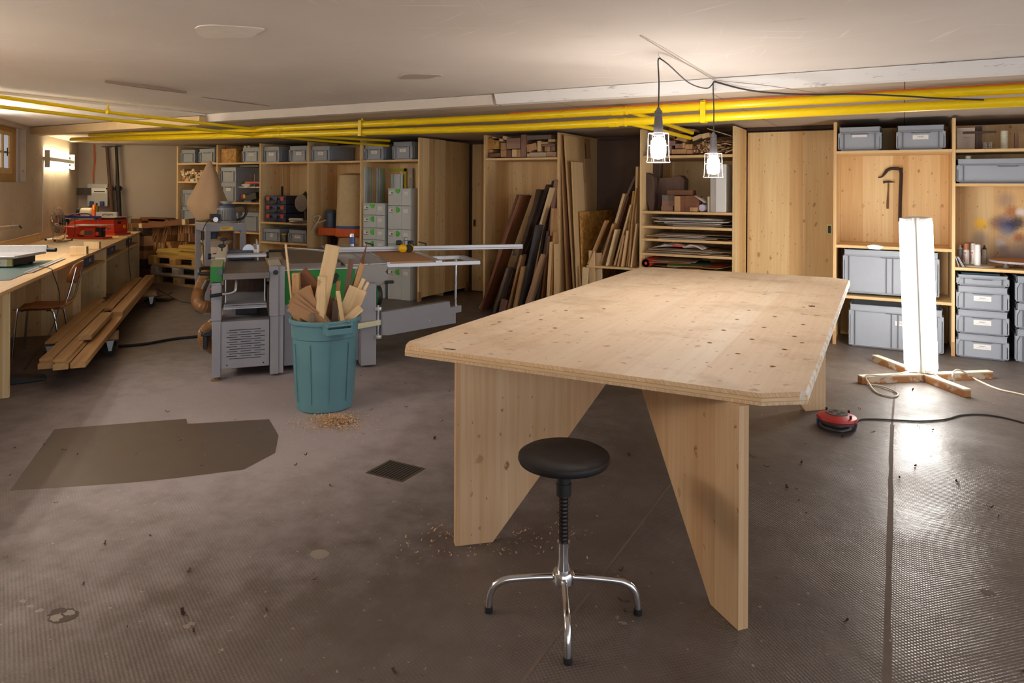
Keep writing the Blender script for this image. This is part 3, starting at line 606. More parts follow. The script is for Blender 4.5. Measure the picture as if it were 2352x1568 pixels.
# light grey stackable cases
def syscase(x0, z0, h, label, rot, group, y=PY0-.005, w=.385):
    t = thing('stackable_case', label, 'tool case', (x0, y, z0), 0, group)
    m = MB(); m.box(0, 0, .002, w, .28, h-.002); m.box(w*.27, -.006, .012, w*.62, 0, h-.012); m.box(w*.93, .006, .0, w*.999, .27, h); m.build('body', SYSG, t, bevel=.006)
    cx, cz = w*.455, h-.012
    pts = [(-.038, .03), (.038, .03), (.038, .002), (.015, -.026), (-.015, -.026), (-.038, .002)]
    if rot: pts = [((-v+.005)*rot, u-.012) for u, v in pts]
    MB().prism([(cx+u, cz+v-.03) for u, v in pts], -.022, -.004).build('latch', GREENP, t, bevel=.005)
    pl = MB(); pl.box(-.036, -.001, -.026, .036, 0, .026); pl.slot(1).box(-.036, -.0014, -.026, .036, -.001, -.019); pl.box(.006, -.0014, -.006, .03, -.001, .016)
    pl.build('picture_label', [PAPER, INK], t, loc=(w*.13, -.0005, h-.068))
    p2 = paper(.075, .05, t, (w*.79, -.0005, h-.07), None, True, 'type_label')
    text('FESTOOL', .014, GREENP, t, (w*.13, -.0012, h-.022), name='maker_name')
    return t
ly = [466, 493.5, 523, 550, 580, 612]; lz = [aty(850, y, PY0).z for y in ly]+[0.36, .0]
nm = ['top', 'second', 'third', 'fourth', 'fifth', 'sixth', 'lowest']
for i in range(7):
    syscase(-6.69, lz[i+1], lz[i]-lz[i+1]-.001, nm[i]+' light grey case of the left, lower stack', 0 if i == 0 else -1, 'left stack of light grey cases')
ry = [432, 472, 526.5, 560, 588, 614]; rz = [aty(905, y, PY0).z for y in ry]+[0]
for i in range(6):
    syscase(-6.245, rz[i+1], rz[i]-rz[i+1]-.001, nm[i if i < 5 else 6]+' light grey case of the right, taller stack', 0 if i == 0 else (1 if i < 4 else -1), 'right stack of light grey cases')

# ------------------------------------------------------------------ the big work table
TZ = .827; TH = .04; tr = math.radians(1.2)
table = thing('work_table', 'large worn spruce work table with dog holes and clipped corners', 'table', (-1.2, 4.45, 0), tr)
def tloc(px, py, z=TZ): v = table_inv @ atz(px, py, z); return v
table_inv = (Matrix.Translation((-1.2, 4.45, 0)) @ Matrix.Rotation(tr, 4, 'Z')).inverted()
hw, hl = .868, 1.865; cx_, cy_ = .17, .12
out = [(-hw+.06, -hl), (hw-.14, -hl), (hw, -hl+.10), (hw, hl-.1), (hw-.12, hl), (-hw+.1, hl), (-hw, hl-.09), (-hw, -hl+.09)]
bm = bmesh.new(); ch = .014
def loop(pts, z, sc=0):
    vs = []
    for x, y in pts:
        k = 1-sc/math.hypot(x, y)*1.2; vs.append(bm.verts.new((x*k, y*k, z)))
    return vs
holes = []
for q in ((1630, 787), (1695, 812), (1775, 841), (1662, 758), (1727, 779), (1802, 802), (1693, 733), (1755, 752), (1825, 772), (1720, 712), (1780, 727), (1845, 745), (1173, 760), (1070, 765), (1275, 753), (1147, 739), (1242, 734), (1335, 730), (1212, 717), (1300, 713), (1387, 709)):
    p = tloc(*q); holes.append((p.x, p.y, .0125))
topv = loop(out, TZ, ch)
edges = [bm.edges.new((topv[i], topv[(i+1) % 8])) for i in range(8)]
for hx, hy, hr in holes:
    tv = [bm.verts.new((hx+hr*math.cos(2*PI*k/14), hy+hr*math.sin(2*PI*k/14), TZ)) for k in range(14)]
    bv = [bm.verts.new((v.co.x, v.co.y, TZ-TH+.004)) for v in tv]
    edges += [bm.edges.new((tv[k], tv[(k+1) % 14])) for k in range(14)]
    for k in range(14):
        f = bm.faces.new((tv[k], tv[(k+1) % 14], bv[(k+1) % 14], bv[k])); f.material_index = 2
    f = bm.faces.new(bv); f.material_index = 3
r_ = bmesh.ops.triangle_fill(bm, use_beauty=True, edges=edges)
mid_ = loop(out, TZ-ch); low = loop(out, TZ-TH)
for a_, b_ in ((topv, mid_), (mid_, low)):
    for i in range(8):
        f = bm.faces.new((a_[i], a_[(i+1) % 8], b_[(i+1) % 8], b_[i])); f.material_index = 1
bm.faces.new(low[::-1])
# drop the faces that filled the holes
for f in list(bm.faces):
    if f.material_index == 0 and abs(f.normal.z) > .5:
        c = f.calc_center_median()
        if c.z > TZ-.001 and any((c.x-h[0])**2+(c.y-h[1])**2 < (h[2]*.98)**2 for h in holes): bm.faces.remove(f)
bmesh.ops.recalc_face_normals(bm, faces=bm.faces)
me = bpy.data.meshes.new('table_top'); bm.to_mesh(me); bm.free()
g = NT('three_ply_edge'); o = g.obj(); x, y, z = g.sep(o)
gr = g.noise(g.comb(g.math('MULTIPLY', g.math('ADD', x, y), 120.), 0., g.math('MULTIPLY', z, 40.)), 1., 2, .5); gl = g.noise(g.comb(g.math('MULTIPLY', g.math('ADD', x, y), 8.), 0., g.math('MULTIPLY', z, 300.)), 1., 2, .5)
midl = g.math('MULTIPLY', g.math('GREATER_THAN', z, TZ-.027), g.math('LESS_THAN', z, TZ-.013))
c = g.mix(g.ramp(gr, .35, .65), rgb(230, 200, 160), rgb(206, 168, 126)); c = g.mix(midl, c, g.mix(g.ramp(gl, .35, .65), rgb(232, 200, 152), rgb(218, 182, 134)))
ln = g.math('MAXIMUM', g.math('COMPARE', z, TZ-.027, .0008), g.math('COMPARE', z, TZ-.013, .0008)); c = g.mix(ln, c, rgb(176, 132, 90)); c = g.mix(g.math('MULTIPLY', g.math('GREATER_THAN', x, .845), g.ramp(g.noise(o, 14., 4, .6), .42, .52)), c, rgb(232, 222, 208)); g.L(c, g.b.inputs['Base Color']); g.b.inputs['Roughness'].default_value = .65
PLYE = g.m
for m_ in (W_TABLE, PLYE, TAN, DARK): me.materials.append(m_)
top = bpy.data.objects.new('table_top', me); COL.objects.link(top); top.parent = table
# dark burn and scratches on the top
random.seed(11)
def blot(px, py, rx, ry, mat, nm):
    p = tloc(px, py); m = MB(); ps = []
    for i in range(18):
        a = 2*PI*i/18; k = random.uniform(.6, 1.15); ps.append((p.x+rx*k*math.cos(a), p.y+ry*k*math.sin(a)))
    m.prism(ps, TZ-.001, TZ+.0004, 'z'); return m.build(nm, mat, top)
SC = plain('burnt_brown', rgb(92, 62, 46), .8, 0, .2, 60)
blot(1864, 703, .022, .035, SC, 'burn_mark'); blot(1846, 705, .012, .012, SC, 'burn_mark'); blot(1842, 787, .01, .012, SC, 'burn_mark'); blot(1025, 801, .016, .010, SC, 'worn_hole'); blot(1039, 802, .02, .012, SC, 'worn_hole'); blot(1876, 724, .02, .006, SC, 'burn_mark'); blot(1846, 722, .02, .006, SC, 'burn_mark')
def leg(c0, ang, label_ext):
    """a board on edge: narrow at its foot, wide under the top, set at 45 degrees"""
    d = Vector((math.cos(ang), math.sin(ang), 0)); t = .042; H = TZ-TH-.001
    m = MB(); a = math.atan2(d.y, d.x)
    m.prism([(0, 0), (.165, 0), (.165+label_ext, H), (0, H)], -t/2, t/2, 'y')
    o = m.build('leg', W_LEG, table, bevel=.0015); o.location = c0; o.rotation_euler.z = a; return o
def tl(p): v = table_inv @ Vector(p); return Vector((v.x, v.y, 0))
leg(tl((-1.70, 2.575, 0)), math.radians(42)-tr, .62); leg(tl((-.487, 2.575, 0)), math.radians(138)-tr, .62)
leg(tl((-.487, 5.44, 0)), math.radians(224)-tr, .62); leg(tl((-1.72, 5.42, 0)), math.radians(-44)-tr, .62)

# ------------------------------------------------------------------ swivel stool
st = thing('swivel_stool', 'black round swivel stool on chromed star base before the table', 'stool', (-1.079, 2.353, 0), math.radians(20))
sz = .59; R = .168
m = MB(); m.lathe([(0, sz-.052), (R*.62, sz-.05), (R*.97, sz-.036), (R, sz-.024), (R*.985, sz-.012), (R*.9, sz-.003), (R*.5, sz-.006), (0, sz-.010)], n=48)
VINYL = plain('black_vinyl', rgb(22, 17, 18), .5, 0, .08, 30)
sx = m.build('seat', VINYL, st, True)
m = MB(); m.cyl((0, 0, .44), (0, 0, sz-.05), .024, .026, 20); m.cyl((0, 0, .432), (0, 0, .475), .0285, n=20); m.build('spindle_sleeve', BLACK, st, True)
m = MB(); pr = []
for i in range(56): z = .25+.19*i/55; pr.append((.0165+(.0022 if (i//2) % 2 else 0), z))
m.lathe(pr, n=16); m.build('threaded_spindle', plain('oiled_black_steel', rgb(52, 46, 44), .35, .7), st, True)
m = MB(); m.lathe([(.024, .15), (.026, .17), (.02, .2), (.0215, .232), (.024, .262), (.019, .262)], n=20); m.build('nut', CHROME, st, True)
m = MB(); m.lathe([(0, .108), (.034, .108), (.041, .116), (.041, .148), (.036, .156), (0, .158)], n=30); m.build('hub', CHROME, st, True)
for k in range(4):
    a = PI/2*k+math.radians(-20)+math.atan2(-.128, -.241)+.0; c, s_ = math.cos(a), math.sin(a)
    a = a
    pts = [(r*c, r*s_, z) for r, z in ((.03, .133), (.1, .130), (.19, .122), (.222, .114), (.25, .096), (.266, .066), (.2715, .03), (.2715, .012))]
    lg = MB(); lg.tube(smoothpts(pts, 5), .0125, 14); o = lg.build('leg', CHROME, st, True)
    f = MB(); f.lathe([(.0145, 0), (.0155, .004), (.0145, .02), (.012, .022)], (.2715*c, .2715*s_, 0), 16); f.build('rubber_foot', RUB, o, True)

# ------------------------------------------------------------------ teal bin of offcuts
BXC = Vector((-3.575, 3.745, 0))
b_ = thing('waste_bin', 'large teal plastic bin full of wood offcuts', 'bin', BXC, math.radians(-12))
m = MB(); m.lathe([(.172, .0), (.19, .006), (.198, .1), (.2195, .475), (.2195, .5), (.226, .505), (.229, .6), (.243, .603), (.247, .618), (.243, .632), (.228, .632), (.222, .6), (.2, .12), (.18, .02), (0, .018)], n=56)
m.build('tub', TEAL, b_, True)
m = MB()
for k in range(10):
    a = 2*PI*k/10+.2; m.obox((.2135*math.cos(a), .2135*math.sin(a), .27), (-math.sin(a), math.cos(a), 0), (math.cos(a)*.057, math.sin(a)*.057, 1), (.0035, .41, .005))
m.build('mould_seam', TEAL, b_)
for sgn in (0, 1):
    a = math.radians(-16)+PI*sgn; u = Vector((math.cos(a), math.sin(a), 0)); v = Vector((-math.sin(a), math.cos(a), 0)); m = MB()
    for q in (-.085, .085): m.obox(u*.265+v*q+Vector((0, 0, .59)), u, v, (.085, .014, .075))
    m.obox(u*.305+Vector((0, 0, .575)), v, u, (.185, .016, .04)); m.obox(u*.27+Vector((0, 0, .614)), v, u, (.185, .08, .01)); m.build('handle', TEAL, b_, bevel=.004)
def lean3(p0, p1, wv, wd, t, mat, name, label, cat, group=None, bev=.0015, cut=0):
    """a straight piece from p0 to p1; wd across wv, t thick"""
    p0 = Vector(p0); p1 = Vector(p1); L = p1-p0; ln = L.length; L.normalize(); W = Vector(wv); W = (W-L*W.dot(L)).normalized(); T = L.cross(W)
    m = MB(); m.prism([(-wd/2, 0), (wd/2, 0), (wd/2, ln-cut), (-wd/2, ln)], -t/2, t/2, 'y'); o = m.build(name, mat, None, bevel=bev)
    M = Matrix((W, T, L)).transposed().to_4x4()
    # (W, T, L) may be left-handed: flip T
    if M.determinant() < 0: M = Matrix((W, -T, L)).transposed().to_4x4()
    M.translation = p0; o.matrix_world = M; return tag(o, label, cat, group)
def binp(px, py, dep):     # a point of the pile: pixel at a distance along the view, dep measured from the bin axis towards the viewer
    d = _ray(px, py); n = Vector((-BXC.x, -BXC.y, 0)).normalized(); t = (BXC+n*dep).dot(n)/d.dot(n); return CP+d*t
RV = Vector((math.cos(CAM_A), math.sin(CAM_A), 0)); FV = Vector((-math.sin(CAM_A), math.cos(CAM_A), 0))
GB = 'offcuts standing in the teal bin'
def bp(x0, y0, x1, y1, dep, wd, t, mat, nm, lab, dep1=None, wv=None, cut=0, low=.3):
    a = binp(x0, y0, dep); b = binp(x1, y1, dep if dep1 is None else dep1); L = (a-b).normalized()
    if L.z < -.1: a = b+L*((b.z-low)/-L.z)
    for _ in range(60):
        q = a-BXC; q.z = 0; lim = .155+.05*max(0, a.z-.1)-wd*.25
        if q.length < lim or a.z > .56: break
        a = a-L*.01
    return lean3(a, b, wv or L.cross(FV), wd, t, mat, nm, lab, 'wood offcut', GB, cut=cut)
bp(728, 740, 765, 563, -.02, .098, .028, PINE, 'board_offcut', 'tall pale pine board, the highest thick piece in the teal bin')
bp(736, 740, 741, 634, .1, .056, .045, PINE, 'batten_offcut', 'thick pine batten standing in front of the tall board')
bp(670, 690, 656, 560, -.10, .013, .013, PINE, 'dowel', 'thin round-looking stick rising highest at the bin left side')
bp(683, 745, 680, 627, -.03, .05, .04, TAN, 'batten_offcut', 'square battened block behind the dark board in the bin')
bp(745, 690, 688, 626, -.06, .11, .022, BROWN, 'board_offcut', 'dark brown plank end slanting left in the bin')
bp(734, 740, 708, 656, -.02, .03, .025, TAN, 'batten_offcut', 'short yellowish block between the dark plank and fibreboards')
bp(800, 690, 848, 556, -.10, .026, .014, BROWN, 'splintered_strip', 'thin splintered brown strip rising at the bin right', cut=.15)
bp(808, 690, 833, 604, -.05, .036, .02, TAN, 'batten_offcut', 'golden batten in front of the splintered strip', cut=.01)
bp(790, 720, 807, 595, -.09, .034, .02, ROSE, 'batten_offcut', 'reddish batten left of the splintered strip')
bp(795, 730, 836, 640, -.03, .028, .03, PINE, 'batten_offcut', 'small square batten at the bin right rim, left of a pair')
bp(806, 730, 846, 648, -.03, .02, .03, PINE, 'batten_offcut', 'small square batten at the bin right rim, right of a pair')
bp(790, 740, 823, 662, .0, .13, .022, PINE, 'board_offcut', 'wide pale board with slanted end at the bin right side')
bp(780, 750, 829, 706, .07, .055, .03, PINE, 'board_offcut', 'thick pale board lying lowest over the bin right rim')
bp(788, 745, 776, 668, .10, .026, .02, PINE, 'batten_offcut', 'slim pale batten leaning left before the wide board')
bp(768, 745, 778, 645, -.05, .018, .05, TAN, 'batten_offcut', 'thin batten edge just right of the tall board')
bp(768, 745, 772, 690, .03, .045, .012, GREYW, 'batten_offcut', 'greyish batten sunk between tall board and slim batten')
for k, (x0, y0, x1, y1) in enumerate(((725, 718, 692, 664), (735, 735, 672, 682), (735, 738, 668, 692), (725, 732, 665, 704))):
    bp(x0+8, y0+8, x1, y1, .10+.012*k, .085-.006*k, .005, MDF, 'fibreboard_strip', ('steepest', 'second', 'third', 'lowest')[k]+' brown fibreboard strip in the fan at the bin left', low=.45)
bp(719, 742, 718, 719, .15, .024, .012, GREYW, 'grey_strip', 'grey round-topped strip at the front rim of the bin')

# shavings by the bin and under the table
random.seed(5)
def shavings(name, label, pts, mat):
    m = MB()
    for (x, y, z, s) in pts:
        a = random.uniform(0, 2*PI); n = 4; vs = []; c, sn_ = math.cos(a), math.sin(a); curl = random.uniform(.5, 1.6); wd = s*random.uniform(.3, .6)
        for i in range(n):
            t = (i/(n-1)-.5)*curl*2; u = math.sin(t)*s/curl; h = (1-math.cos(t))*s/curl+.0008
            for e in (-1, 1): vs.append((x+c*u-sn_*wd*e/2, y+sn_*u+c*wd*e/2, z+h+random.uniform(0, s*.2)))
        m.add(vs, [(2*i, 2*i+1, 2*i+3, 2*i+2) for i in range(n-1)])
    o = m.build(name, mat); tag(o, label, 'wood shavings', None, 'stuff'); return o
SHAV = plain('shaving', rgb(214, 178, 140), .8, 0, .2, 200)
pts = []; c0 = atz(768, 968)
for i in range(1500):
    r = abs(random.gauss(0, .5)); a = random.uniform(0, 2*PI); x = c0.x+r*.19*math.cos(a)*1.25+random.gauss(0, .03); y = c0.y+r*.2*math.sin(a)+random.gauss(0, .02)
    if math.hypot(x-BXC.x, y-BXC.y) < .2: continue
    pts.append((x, y, max(0, .035-.16*r*random.random())*random.random(), random.uniform(.005, .014)))
for i in range(300): pts.append((c0.x+random.gauss(0, .28), c0.y+random.gauss(0, .13), 0, random.uniform(.003, .008)))
pts = [p for p in pts if math.hypot(p[0]-BXC.x, p[1]-BXC.y) > .2]
shavings('wood_shavings', 'heap of reddish wood shavings at the foot of the teal bin', pts, SHAV)
pts = []
for i in range(150):
    c0 = atz(random.uniform(930, 1320), random.gauss(1235, 18)); pts.append((c0.x+random.gauss(0, .05), c0.y+random.gauss(0, .06), 0, random.uniform(.004, .012)))
for i in range(260):
    pts.append((random.uniform(-4.5, 1.0), random.uniform(1.6, 6.2), 0, random.uniform(.002, .007)))
shavings('scattered_chips', 'loose wood chips scattered on the floor around the table', pts, SHAV)
pts = [(random.uniform(-4.6, .9), random.uniform(1.5, 6.3), 0, random.uniform(.008, .022)) for i in range(120)]
shavings('bark_crumbs', 'dark bark crumbs strewn over the floor', pts, plain('bark', rgb(74, 50, 36), .9))

# ------------------------------------------------------------------ floor drain
dcn = [atz(*q) for q in ((838, 1087), (893, 1057), (980, 1075), (925, 1106))]; dc = sum(dcn, Vector())/4; dc.z = 0
t = thing('floor_drain', 'dark slotted floor drain grate left of the table', 'drain', dc, 0)
m = MB(); m.box(-.125, -.105, 0, .125, .105, .0012); m.build('frame', plain('drain_iron', rgb(86, 76, 66), .6, .3), t)
m = MB()
for i in range(11):
    x = -.105+i*.02; m.box(x, -.09, .0012, x+.009, .09, .0020)
m.build('slots', plain('drain_slot', rgb(20, 17, 16), .9), t)

# ------------------------------------------------------------------ standing tube lamp on a wooden cross
LC = Vector((.135, 6.68, 0))
fl_ = thing('standing_tube_lamp', 'standing lamp of bright fluorescent battens on a worn wooden cross foot', 'lamp', LC, 0)
WORN = wood('worn_painted_beam', rgb(196, 140, 84), rgb(150, 96, 54), 'X', .3, .1, .1, .7)
g = NT('chipped_white_paint'); o = g.obj(); k = g.ramp(g.noise(o, 6., 5, .7), .5, .56); x, y, z = g.sep(o); up = g.ramp(z, .045, .058)
c = g.mix(g.math('MAXIMUM', g.math('MULTIPLY', k, .7), up), rgb(178, 120, 68), rgb(222, 212, 190)); g.L(c, g.b.inputs['Base Color']); g.b.inputs['Roughness'].default_value = .7; CHIP = g.m
for (a, b, h) in (((-.298, 6.292), (.632, 7.007), .062), ((.424, 6.274), (-.217, 7.155), .0618)):
    a = Vector((*a, 0)); b = Vector((*b, 0)); d = (b-a).normalized(); m = MB(); m.box(-.03, 0, 0, .03, (b-a).length, h)
    o = m.build('cross_beam', CHIP, fl_, bevel=.003); o.location = a-LC; o.rotation_euler.z = math.atan2(d.y, d.x)-PI/2
LEAN = Matrix.Rotation(math.radians(-2.4), 4, FV)
MB().cbox((0, 0, .69), (.045, .045, 1.25)).build('post', BROWN, fl_).matrix_basis = LEAN
TUBE_F = emis('tube_glow', (1, .96, .90, 1), E_FLOOR)
BATTEN = plain('batten_white', rgb(226, 226, 222), .4, 0, .02)
for ang in (math.radians(212), math.radians(326), math.radians(32), math.radians(146)):
    u = Vector((math.cos(ang), math.sin(ang), 0)); v = Vector((-u.y, u.x, 0)); m = MB()
    m.obox(u*.046+Vector((0, 0, .695)), u, v, (.044, .098, 1.26)); bt = m.build('batten', BATTEN, fl_, bevel=.006); bt.matrix_basis = LEAN
    m = MB(); n = 10; pr = [(u*.07+v*(.048*math.cos(PI*i/n))+u*(.066*math.sin(PI*i/n))) for i in range(n+1)]; vs = [tuple(p+Vector((0, 0, z))) for z in (.11, 1.285) for p in pr]
    m.add(vs, [(i, i+1, n+2+i, n+1+i) for i in range(n)]+[tuple(range(n, -1, -1)), tuple(range(n+1, 2*n+2))]); m.build('diffuser', TUBE_F, bt, True)
    for z in (.085, 1.305): MB().obox(u*.08+Vector((0, 0, z)), u, v, (.06, .09, .022)).build('end_cap', BATTEN, bt)
m = MB(); cpts = [LC+Vector((-.02, -.02, .09)), atz(2078, 855, .075), atz(2030, 862, .07), atz(1990, 862, .068), atz(1996, 880, .02), atz(2015, 902, .008), atz(2050, 911, .008), atz(2062, 903, .008), atz(2030, 888, .012), atz(1992, 882, .006)]
m.tube(smoothpts([p-LC for p in cpts], 7), .0065, 8); m.build('cable', CREAM, fl_, True)
m = MB(); cpts = [LC+Vector((.05, -.03, .09)), atz(2160, 868, .05), atz(2184, 880, .03), atz(2194, 884, .01), atz(2188, 862, .09), atz(2195, 850, .10), atz(2212, 853, .075), atz(2240, 870, .01), atz(2290, 892, .007), atz(2340, 904, .007), atz(2420, 922, .007)]
m.tube(smoothpts([p-LC for p in cpts], 7), .0065, 8); m.build('cable', CREAM, fl_, True)

# ------------------------------------------------------------------ cable reel
RC = Vector((-.375, 5.075, 0))
cr = thing('cable_reel', 'red cassette cable reel with four sockets on the floor', 'cable reel', RC, math.radians(-10))
m = MB(); m.lathe([(.10, 0), (.118, .008), (.122, .03), (.116, .046)], n=40); m.build('base', BLACK, cr, True)
m = MB(); m.lathe([(.117, .046), (.123, .056), (.118, .07), (.07, .088), (.067, .088)], n=40); m.build('red_shell', plain('red_reel_plastic', rgb(196, 48, 44), .4), cr, True)
m = MB(); m.lathe([(.069, .088), (.066, .092), (0, .092)], n=32); sp = m.build('socket_plate', plain('dark_socket_plate', rgb(72, 64, 64), .5), cr, True)
for k in range(4):
    a = PI/2*k+.5; MB().lathe([(.017, .0918), (.017, .0935), (.012, .0935), (.011, .0922), (0, .0922)], (.036*math.cos(a), .036*math.sin(a), 0), 16).build('socket', BLACK, sp, True)
for a in (1.0, 2.5, -.35): MB().cbox((.098*math.cos(a), .098*math.sin(a), .083), (.012, .012, .026)).build('peg', BLACK, cr)
m = MB(); m.tube(smoothpts([(-.075, -.09, .03), (-.05, -.135, .022), (.05, -.15, .02), (.10, -.11, .03), (.1, -.08, .03)], 5), .010, 8); m.build('carry_handle', plain('scuffed_black', rgb(58, 52, 54), .35), cr, True)
MB().obox((-.112, -.045, .026), (-.045, .112, 0), (.112, .045, 0), (.04, .006, .03)).build('blue_sticker', plain('sticker_blue', rgb(64, 140, 210), .4), cr)
m = MB(); p0 = atz(1962, 972, .02)
inv = Matrix.Translation(RC) @ Matrix.Rotation(math.radians(-10), 4, 'Z'); inv.invert()
cp = [RC+Vector((.115, -.02, .03)), atz(1966, 981, .008), atz(1968, 968, .006), atz(1985, 962, .006), atz(2050, 964, .006), atz(2110, 967, .006), atz(2170, 963, .006), atz(2210, 953, .006), atz(2260, 952, .006), atz(2320, 962, .006), atz(2400, 985, .006)]
m.tube(smoothpts([inv @ p for p in cp], 7), .0055, 8); m.build('cable', CABLE, cr, True)

# ------------------------------------------------------------------ hand lamps hanging over the table
BULB = emis('bulb_glow', (1, .95, .91, 1), E_PEND); GLASS = clear('lamp_glass', (.97, .97, .97, 1), .06)
HGREY = plain('grey_rubber_handle', rgb(98, 94, 96), .6, 0, .05)
SUP = smoothpts([aty(1641, 187, 5.065), aty(1700, 203, 5.07), aty(1760, 212, 5.075), aty(1860, 217, 5.1), aty(1960, 216, 5.2), aty(2080, 221, 5.4), aty(2160, 226, 5.5), aty(2260, 229, 5.54)], 5)
def pendant(hook, label, zt):
    t = thing('hanging_hand_lamp', label, 'lamp', (hook[0], hook[1], 0), 0, 'caged hand lamps over the table')
    m = MB(); m.tube([(0, 0, CEIL), (0, 0, CEIL-.018), (.008, 0, CEIL-.026), (0, 0, CEIL-.034), (-.008, 0, CEIL-.026)], .0022, 6); m.build('hook', WHITE, t, True)
    m = MB(); m.tube(smoothpts([(.012, 0, CEIL-.035), (.004, 0, CEIL-.03), (-.004, 0, CEIL-.05), (.002, 0, zt+.15), (0, 0, zt-.01)], 5), .0042, 8); m.build('cord', CABLE, t, True)
    m = MB(); m.lathe([(.006, zt+.005), (.01, zt), (.012, zt-.008), (.022, zt-.018), (.0225, zt-.03), (.020, zt-.031), (.020, zt-.036), (.0225, zt-.037), (.0225, zt-.048), (.020, zt-.049), (.020, zt-.054), (.0225, zt-.055), (.0225, zt-.066), (.0235, zt-.07), (.029, zt-.155), (.029, zt-.158), (0, zt-.158)], n=24); m.build('handle', HGREY, t, True)
    m = MB(); zg = zt-.145; m.lathe([(.05, zg), (.055, zg-.004), (.055, zg-.15), (.04, zg-.162), (0, zg-.164)], n=28); m.build('glass', GLASS, t, True)
    m = MB(); m.lathe([(0, zg-.016), (.022, zg-.022), (.042, zg-.045), (.046, zg-.1), (.040, zg-.138), (0, zg-.15)], n=16); m.build('bulb', BULB, t, True)
    m = MB(); n = 6
    for k in range(n):
        a = 2*PI*k/n+.2; c, s_ = math.cos(a), math.sin(a); m.tube([(.058*c, .058*s_, zg), (.06*c, .06*s_, zg-.09), (.063*c, .063*s_, zg-.155), (.069*c, .069*s_, zg-.168)], .0019, 6)
    for r, z in ((.0595, zg-.07), (.069, zg-.168), (.058, zg)): m.tube([(r*math.cos(2*PI*k/28), r*math.sin(2*PI*k/28), z) for k in range(28)], .0021, 6, closed=True)
    m.build('wire_cage', plain('cage_wire', rgb(210, 208, 206), .35, .5), t, True)
    return t
pa = pendant((-1.243, 3.997), 'nearer and larger looking caged hand lamp hanging over the table', 2.012)
pb = pendant((-1.176, 5.065), 'farther caged hand lamp hanging before the closed sliding door', 1.941)
m = MB(); m.tube(smoothpts([(.012, 0, CEIL-.035), (.03, .1, CEIL-.055), (.045, .5, CEIL-.11), (.06, .9, CEIL-.095), (.067, 1.06, CEIL-.035)], 8), .0042, 8); m.build('link_cord', CABLE, pa, True)
m = MB(); m.tube(SUP, .006, 8); tag(m.build('supply_cable', CABLE, None, True), 'dark cable sagging from the lamp hook to the yellow pipe', 'cable')
m = MB(); m.tube([atz(1470, 82, CEIL-.006), atz(1513, 108, CEIL-.012), aty(1640, 184, 5.06), aty(1760, 196, 5.07), aty(1890, 215, 5.12)], .0022, 6); tag(m.build('tension_wire', plain('bare_wire', rgb(150, 132, 112), .5, .3), None, True), 'thin bare wire stretched along the ceiling past both lamp hooks', 'wire')

# ------------------------------------------------------------------ yellow gas pipes
YP = 5.58
def pipe(name, pts, r, label, parts=(), n=14):
    t = thing(name, label, 'pipe', pts[0]); o0 = Vector(pts[0])
    m = MB(); m.tube([Vector(p)-o0 for p in pts], r, n); m.build('run', YELLOW, t, True)
    for c, ax, rr, L in parts:
        c = Vector(c)-o0; ax = Vector(ax).normalized(); m = MB(); m.cyl(c-ax*L/2, c+ax*L/2, rr, n=n); m.build('coupling', YELLOW, t, True)
    return t
def u_(px, z): p = aty(px, 300, YP); return (p.x, YP, z)
AX = (1, 0, 0)
def ip(t, x):
    for (x0, y0), (x1, y1) in zip(t, t[1:]):
        if x <= x1: break
    return y0+(y1-y0)*(x-x0)/(x1-x0)
UPL = [(580, 297.3), (1173, 269), (1410, 255.5), (1837, 231.5), (2352, 203.5), (2500, 195.5)]; LPL = [(160, 321), (584, 311), (1173, 293.5), (1405, 282), (1837, 258.5), (2352, 233), (2500, 225.5)]
za, zb2 = lambda px: aty(px, ip(UPL, px), YP).z, lambda px: aty(px, ip(LPL, px), YP).z
def pl(px, f): p = aty(px, 300, YP); return (p.x, YP, f(px))
UP = pipe('gas_pipe', [pl(x, za) for x in (580, 1173, 1410, 1837, 2352, 2480)], .033, 'upper thick yellow gas pipe running under the soffit',
     [(pl(x, za), AX, .037, .05) for x in (640, 905, 1412, 1422, 1530)]+[(pl(1439, za), AX, .038, .012), (pl(770, za), AX, .036, .03)])
LP_ = pipe('gas_pipe', [pl(x, zb2) for x in (165, 584, 1173, 1405, 1837, 2352, 2480)], .033, 'lower thick yellow gas pipe running the whole room width',
     [(pl(x, zb2), AX, .037, .05) for x in (645, 1405, 1413, 265)]+[(pl(1437, zb2), AX, .038, .012), (pl(347, zb2), AX, .037, .02)])
pipe('gas_pipe', [pl(205, lambda p: aty(p, 310, YP).z), pl(588, lambda p: aty(p, 299, YP).z)], .02, 'thin yellow pipe continuing the upper pipe towards the wall lamp', [(pl(300, lambda p: aty(p, 307, YP).z), AX, .024, .04)])
for px in (832, 1617):
    m = MB(); a = Vector(pl(px, za)); b = Vector(pl(px, zb2)); m.box(a.x-.02, YP-.045, b.z-.04, a.x+.02, YP-.038, a.z+.03); m.box(a.x-.02, YP-.04, b.z-.04, a.x+.02, YP+.03, b.z-.034)
    m.box(a.x-.02, YP-.04, a.z+.034, a.x+.02, YP+.04, a.z+.04); m.box(a.x-.006, YP-.006, a.z+.03, a.x+.006, YP+.006, SOF)
    tag(m.build('pipe_bracket', YELLOW, None), 'yellow bracket joining the two pipes, '+('above the navy cases' if px < 1000 else 'beside the second hanging lamp'), 'bracket', 'yellow pipe brackets')
YTH = plain('yellow_pipe_shade', rgb(232, 190, 14), .35, 0, .05)
lp1 = pipe('gas_pipe', [atz(-80, 211, 2.27), atz(248, 258, 2.238), pl(588, za)], .0165, 'upper thin yellow pipe crossing the left ceiling')
lp2 = pipe('gas_pipe', [atz(-80, 236, 2.19), atz(250, 274, 2.155), pl(588, zb2)], .0165, 'lower thin yellow pipe crossing the left ceiling')
